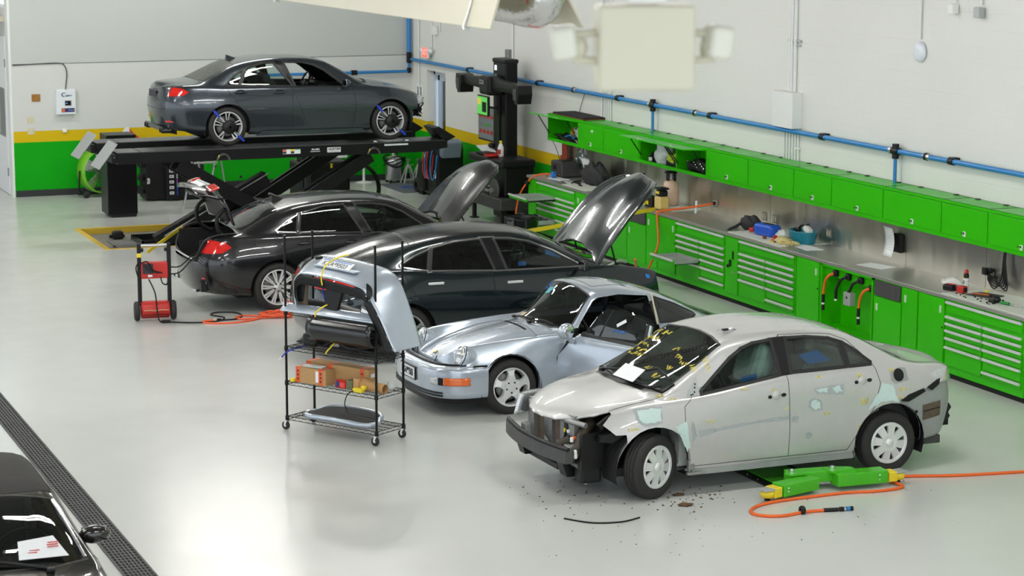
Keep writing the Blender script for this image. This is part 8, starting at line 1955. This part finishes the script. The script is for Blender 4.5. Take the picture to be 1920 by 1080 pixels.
b = MB().use(mat('worn_primer', (.55, .38, .18), .7, noise=.3, nscale=30)); b.tube([(-.16, -.119, .155), (-.1, -.121, .158), (0, -.120, .15), (.08, -.121, .16), (.17, -.119, .155)], .012, 6, True, None, .6); b.build('worn_paint', None, t)
for s in (.03, .085):
    b = MB().use(M['dark']); b.lathe([(.1205, -.17), (.1205, .17)], (0, 0, .15), 'x', 3, -2.2-s*6, -2.1-s*6); b.build('vent_slots', None, t)
for pts in ([(-.18, -.07, .80), (-.10, -.09, .82), (-.02, -.09, .70), (.10, -.08, .66)], [(-.19, -.06, .84), (-.25, -.06, .74), (-.22, -.06, .60)], [(.08, -.05, .60), (.10, -.08, .52), (.16, -.06, .50), (.20, -.05, .60)], [(-.14, -.08, .78), (-.06, -.10, .70), (.06, -.09, .66)]): b = MB().use(M['black']); b.tube(smooth_path(pts), .010, 6); b.build('clamp_cable', None, t)
t = thing('jump_lead', 'black jump leads running from the red cart into the open boot', 'cable', (7.1, 29.75, 0))
for o in (0, .10): b = MB().use(M['black']); b.tube(smooth_path([(.02, .0, .72-o), (.20, .10, .70-o*.8), (.42, .30, .80-o*.5), (.62, .55, .82-o*.2), (.85, .75, .74)]), .009, 6); b.build('lead', None, t)
t = thing('trailing_cable', 'black power cord trailing from the red cart with its plug on the floor', 'cord', (6.9, 29.6, 0))
b = MB().use(M['black']); b.tube(smooth_path([(-.08, .04, .58), (-.02, -.05, .40), (.0, -.06, .18), (.02, -.12, .03), (.14, -.14, .012), (.45, -.32, .012), (.75, -.34, .012), (.92, -.1, .012), (.80, .15, .012), (.92, .32, .012), (1.15, .22, .012), (1.18, -.05, .012), (1.05, -.26, .012), (.80, -.27, .012)], 8), .010, 6); b.build('cord', None, t)
b = MB().use(M['black']); b.rbox((.80, -.27, .018), (.06, .04, .035), .008); b.rbox((.10, -.14, .02), (.12, .07, .03), .01); b.build('plug', None, t)
t = thing('extension_cord', 'bright orange extension cord coiled on the floor behind the black saloon', 'cord', (8.0, 29.3, 0))
pts = [(-.36, .07, .012), (-.52, .03, .012), (-.5, -.12, .012), (-.2, -.22, .012), (.15, -.12, .012), (.30, .1, .012), (.10, .24, .012), (-.05, .1, .014), (.15, -.05, .016)]
r = random.Random(6)
for k in range(60): a = k*.55; pts.append((.62+.03*math.cos(a*.37)+(.30+.05*math.sin(k*1.7))*math.cos(a), .10+(.16+.06*math.cos(k*1.3))*math.sin(a), .014+.016*(k % 3)))
b = MB().use(M['orangepink']); b.tube(smooth_path(pts, 5), .013, 6); b.build('cord', None, t)
b = MB().use(M['beige']); b.rbox((-.34, .07, .016), (.07, .035, .03), .01); b.build('connector', None, t)
# yellow retractable straps
def tape(label, a, c, w):
    a, c = Vector(a), Vector(c); d = (c-a).normalized(); u = d.cross(Vector((d.y, -d.x, 0))).normalized()*w/2; n = d.cross(u).normalized()*.004
    b = MB().use(M['yellow']); b.add([a-u-n, a+u-n, c+u-n, c-u-n, a-u+n, a+u+n, c+u+n, c-u+n], [(0,1,2,3),(7,6,5,4),(0,4,5,1),(1,5,6,2),(2,6,7,3),(3,7,4,0)]); one('yellow_tape', label, 'tape', b)
tape('yellow warning tape stretched from the red cart past the open boot', (6.84, 29.78, .93), (7.72, 31.35, 1.02), .05)
tape('yellow warning tape stretched behind the raised dark green bonnet to the yellow pump', (12.2, 29.6, .93), (14.86, 30.58, 1.02), .06)
# rubbish bin
t = thing('trash_can', 'black rubbish bin with liner between the cars and the bench', 'bin', (13.40, 32.38, 0))
b = MB().use(M['black']); b.lathe([(0, 0), (.20, 0), (.21, .02), (.25, .68), (.27, .70), (.27, .74), (.245, .74), (.235, .68), (.20, .06), (0, .06)], seg=36); b.build('bin_body', None, t)
b = MB().use(M['blackgloss']); b.grid(lambda u, v: ((.262+.012*v+.006*math.sin(17*u*PI))*math.cos(2*PI*u), (.262+.012*v+.006*math.sin(17*u*PI))*math.sin(2*PI*u), .755-.16*v*(1+.2*math.sin(9*u*PI))), 60, 4); b.grid(lambda u, v: ((.262-.03*v)*math.cos(2*PI*u), (.262-.03*v)*math.sin(2*PI*u), .755-.25*v+.02*math.sin(13*u*PI)), 60, 4); b.build('liner', None, t)
b = MB().use(M['red']); b.blob((-.08, -.27, .52), (.04, .02, .03), .3, 4, 10, 6); b.build('red_tie', None, t)
# ------------------------------------------------------------------ in-floor lift arm by the silver saloon
t = thing('floor_lift', 'green two legged swing arm of the floor lift with yellow pads', 'lift arm', (10.85, 18.45, 0))
G = M['greenlift']
def tube_box(a, c, w, h, z0, name='arm_beam', m=None):
    a, c = Vector((a[0], a[1], 0)), Vector((c[0], c[1], 0)); d = c-a; L = d.length
    b = MB().use(m or G); b.rbox(((a.x+c.x)/2, (a.y+c.y)/2, z0+h/2), (L, w, h), .008, rz=math.atan2(d.y, d.x)); return b.build(name, None, t)
tube_box((-.36, .16), (.16, .10), .17, .11, .07); tube_box((-.16, .0), (-.62, -.14), .17, .12, .035); tube_box((.06, -.02), (.60, -.05), .17, .125, .045)
b = MB().use(G); b.prism([(.02, .14), (.14, .16), (.30, .08), (.30, -.02), (.04, -.04), (0, .05)], 'z', .165, .185); b.prism([(-.42, .10), (-.34, .20), (-.24, .16), (-.22, .02), (-.40, .02)], 'z', .165, .182); b.build('hinge_plate', None, t)
for x, y in ((-.33, .12), (.10, .09)): b = MB().use(M['chrome']); b.cyl((x, y, .18), (x, y, .205), .03, 14); b.cyl((x, y, .20), (x, y, .212), .016, 10); b.build('pivot_bolt', None, t)
for (x, y, dx, dy) in ((-.68, -.16, -.10, -.03), (.67, -.045, .11, .0)):
    b = MB().use(M['yellow']); b.rbox((x, y, .09), (.10, .14, .10), .01, rz=math.atan2(dy, dx)); b.lathe([(.0, .05), (.06, .05), (.07, .09), (.06, .115), (0, .115)], (x+dx*.8, y+dy*.8, 0), seg=20); b.build('pad_slide', None, t)
    b = MB().use(M['galv']); b.rbox((x+dx*.85, y+dy*.85, .125), (.15, .13, .02), .01, rz=.2); b.use(M['black']); b.lathe([(0, .02), (.03, .02), (.02, .05)], (x+dx*.8, y+dy*.8, 0), seg=12); b.build('lift_pad', None, t)
for x, y in ((-.54, -.205), (-.54, -.2), (.50, -.137), (.50, -.137)): pass
for (x, y, z) in ((-.545, -.206, .12), (-.545, -.206, .085), (.50, -.134, .13), (.50, -.134, .085)): b = MB().use(M['chrome']); b.ball((x, y, z), .012, 8, 6); b.build('screw', None, t)
t = thing('lift_plate', 'black floor plate with green cover under the silver saloon', 'floor plate', (10.66, 19.35, 0))
b = MB().use(M['black']); b.bb((-.31, -.62, 0), (.31, .62, .012)); b.build('frame', None, t)
b = MB().use(G); b.bb((-.20, -.50, .012), (.24, .10, .02)); b.build('cover', None, t)
for x in (-.27, .27):
    for k in range(6): b = MB().use(M['chrome']); b.cyl((x, -.56+.22*k, .012), (x, -.56+.22*k, .018), .012, 8); b.build('bolt', None, t)
t = thing('air_hose', 'orange air hose looping round the green lift arm to a black coupling', 'hose', (10.85, 18.2, 0))
b = MB().use(M['orange']); b.tube(smooth_path([(2.4, .05, .014), (1.5, .20, .014), (.98, .36, .016), (.78, .36, .018), (.72, .20, .02), (.70, .02, .016), (.42, -.02, .014), (.10, .04, .014), (-.20, .04, .014), (-.60, .02, .014), (-.90, -.05, .014), (-1.08, -.20, .014), (-1.08, -.36, .014), (-.90, -.46, .014), (-.62, -.42, .014), (-.42, -.44, .014)]), .016, 8); b.build('hose', None, t)
b = MB().use(M['black']); b.cyl((-.44, -.44, .016), (-.30, -.47, .016), .020, 10); b.cyl((-.29, -.472, .018), (-.25, -.48, .018), .024, 10); b.use(M['alu']); b.cyl((-.25, -.48, .018), (-.23, -.484, .018), .018, 10); b.use(M['bluepaint']); b.cyl((-.225, -.485, .020), (-.19, -.49, .020), .022, 10); b.use(M['black']); b.cyl((-.19, -.49, .020), (-.16, -.495, .020), .022, 10); b.build('coupling', None, t)
b = MB().use(M['black']); b.lathe([(.016, -.022), (.040, -.018), (.045, 0), (.040, .018), (.016, .022)], (-.66, -.425, .035), 'x', 16); b.build('hose_stop', None, t)
b = MB().use(M['black']); b.tube(smooth_path([(8.06, 18.43, .008), (8.24, 18.20, .008), (8.50, 18.13, .008), (8.72, 18.20, .008)]), .008, 6); one('rubber_strip', 'thin black rubber strip curved on the floor in front of the silver saloon', 'strip', b)
# dirt fallen from the car
b = MB().use(mat('brown_dirt', (.10, .06, .025), .9, noise=.4, nscale=80)); r = random.Random(12)
for i in range(60):
    x, y = 9.40+r.gauss(0, .22), 18.62+r.gauss(0, .20); s = r.uniform(.004, .014); b.blob((x, y, s*.4), (s, s*.8, s*.5), .3, i, 7, 5)
b.blob((9.31, 18.44, .012), (.07, .05, .014), .3, 1, 14, 8); b.blob((9.42, 18.80, .010), (.06, .03, .012), .3, 2, 14, 8)
one('dirt', 'brown clods and crumbs on the floor by the front wheel of the silver saloon', 'dirt', b, kind='stuff')
b = MB().use(M['dark'])
for i in range(70):
    x, y = r.uniform(7.4, 11.9), r.uniform(16.9, 19.0); s = r.uniform(.002, .007); b.blob((x, y, s*.35), (s*1.3, s, s*.4), .3, i, 6, 4)
for i in range(40):
    x, y = r.uniform(7.9, 8.9), r.uniform(18.5, 19.9); s = r.uniform(.003, .009); b.blob((x, y, s*.35), (s*1.4, s, s*.4), .3, i, 6, 4)
one('grit', 'dark grit specks scattered over the floor around the silver saloon', 'grit', b, kind='stuff')
# things on the silver saloon roof
t = thing('car_key', 'black car key with a white tag lying on the silver saloon roof', 'key', (10.15, 19.30, 1.468), .2)
b = MB().use(M['black']); b.rbox((0, 0, .012), (.07, .04, .02), .008); b.build('fob', None, t)
b = MB().use(M['chrome']); b.rbox((-.06, 0, .012), (.07, .012, .006), .002); b.build('blade', None, t)
b = MB().use(M['paper']); b.grid(lambda u, v: (.05+.11*u, -.02+.04*v, .010+.012*math.sin(u*5)), 6, 2); b.build('tag', None, t, solid=.003)
# ------------------------------------------------------------------ overhead: emergency light and heater hood
EY = .3882
t = thing('emergency_light', 'beige emergency light box with two lamp heads hung overhead close by', 'emergency light', (2.86, 5.975, 5.185), -EY+math.radians(6))
b = MB().use(M['cream']); b.rbox((0, 0, 0), (.285, .12, .25), .014, seg=4); b.build('light_case', None, t)
b = MB().use(M['white']); b.rbox((0, 0, .145), (.11, .11, .02), .004); b.cyl((0, 0, .15), (0, 0, 2.4), .012, 10); b.build('stem', None, t)
for s in (-1, 1):
    b = MB().use(M['cream']); b.cyl((s*.13, 0, .045), (s*.215, 0, .035), .011, 8); b.cyl((s*.13, 0, -.04), (s*.21, 0, -.035), .011, 8); b.ball((s*.195, 0, 0), (.028, .03, .035), 14, 10); b.build('lamp_arm', None, t)
    b = MB().use(mat('ivory_plastic', (.62, .60, .50), .5, noise=.04)); b.rbox((s*(.235 if s < 0 else .215), -.01, .015), (.075, .10, .10), .022, rz=s*.25, ry=s*.15, seg=4); b.build('lamp_head', None, t)
t = thing('radiant_heater', 'beige overhead heater hood with open end and foil wrapped flue', 'heater', (4.50, 11.15, 4.94))
b = MB().use(M['cream']); L = 14
pr = [(-.07, .0), (-.06, -.004), (.0, .19), (.36, .19), (.47, -.004), (.48, 0), (.37, .205), (-.01, .205)]
V = [(p[0], 0, p[1]) for p in pr]+[(p[0], L, p[1]) for p in pr]; nn = len(pr)
b.add(V, [(i, (i+1) % nn, nn+(i+1) % nn, nn+i) for i in range(nn)]); b.add(V[:nn], [(0,1,2,7),(7,2,3,6),(3,4,5,6)]); b.build('reflector_hood', None, t)
foil = mat('aluminium_foil', (.70, .68, .66), .25, 1.0, noise=.1, nscale=30, bump=.8)
b = MB().use(foil); b.tube(smooth_path([(.24, 2.0, .10), (.24, .6, .10), (.24, .15, .09), (.25, -.02, .16), (.26, -.05, .40), (.26, -.05, .9)]), .095, 20); b.build('flue_pipe', None, t)
for (y, z, rx) in ((.30, .10, 0), (.12, .09, .3), (.02, .13, .8), (-.05, .24, 1.5), (-.05, .36, 1.57)): b = MB().use(M['red']); b.lathe([(.097, -.012), (.0985, 0), (.097, .012)], axis='y', seg=24); b.xform(Matrix.Translation((.25, y, z)) @ Matrix.Rotation(-rx, 4, 'X')); b.build('red_band', None, t)
for y in (.35, 4.0, 8.0):
    b = MB().use(M['alu']); b.tube(smooth_path([(-.085, y, -.012), (-.02, y, .20), (.03, y, .5), (.18, y, 2.66)]), .008, 6); b.tube(smooth_path([(.49, y, -.012), (.40, y, .22), (.30, y, .6), (.20, y, 2.66)]), .008, 6); b.tube([(-.085, y, -.012), (-.05, y, -.02)], .008, 6); b.build('hanger', None, t)
build_corolla(); build_bmw3(); build_bmw5(); build_tesla(); build_coupe(); build_extra_cars()
# ------------------------------------------------------------------ camera
cd = bpy.data.cameras.new('camera'); cam = bpy.data.objects.new('camera', cd); COL.objects.link(cam)
cd.sensor_width = 36.0; cd.lens = 36.0*4223.7/1920
pit, roll, yaw = .1693, -.0015, .3882
fw = Vector((math.sin(yaw)*math.cos(pit), math.cos(yaw)*math.cos(pit), -math.sin(pit)))
rt = Vector((math.cos(yaw), -math.sin(yaw), 0)); dn = fw.cross(rt)
r2 = rt*math.cos(roll)+dn*math.sin(roll); d2 = dn*math.cos(roll)-rt*math.sin(roll)
mm = Matrix((r2, -d2, -fw)).transposed().to_4x4(); mm.translation = (0, 0, 5.6)
cam.matrix_world = mm
cd.dof.use_dof = True; cd.dof.focus_distance = 24.0; cd.dof.aperture_fstop = 4.0
cd.clip_end = 300
sc = bpy.context.scene; sc.camera = cam
sc.view_settings.view_transform = 'Standard'; sc.view_settings.look = 'None'; sc.view_settings.gamma = 1.0; sc.view_settings.use_curve_mapping = False
sc.view_settings.exposure = 0.0
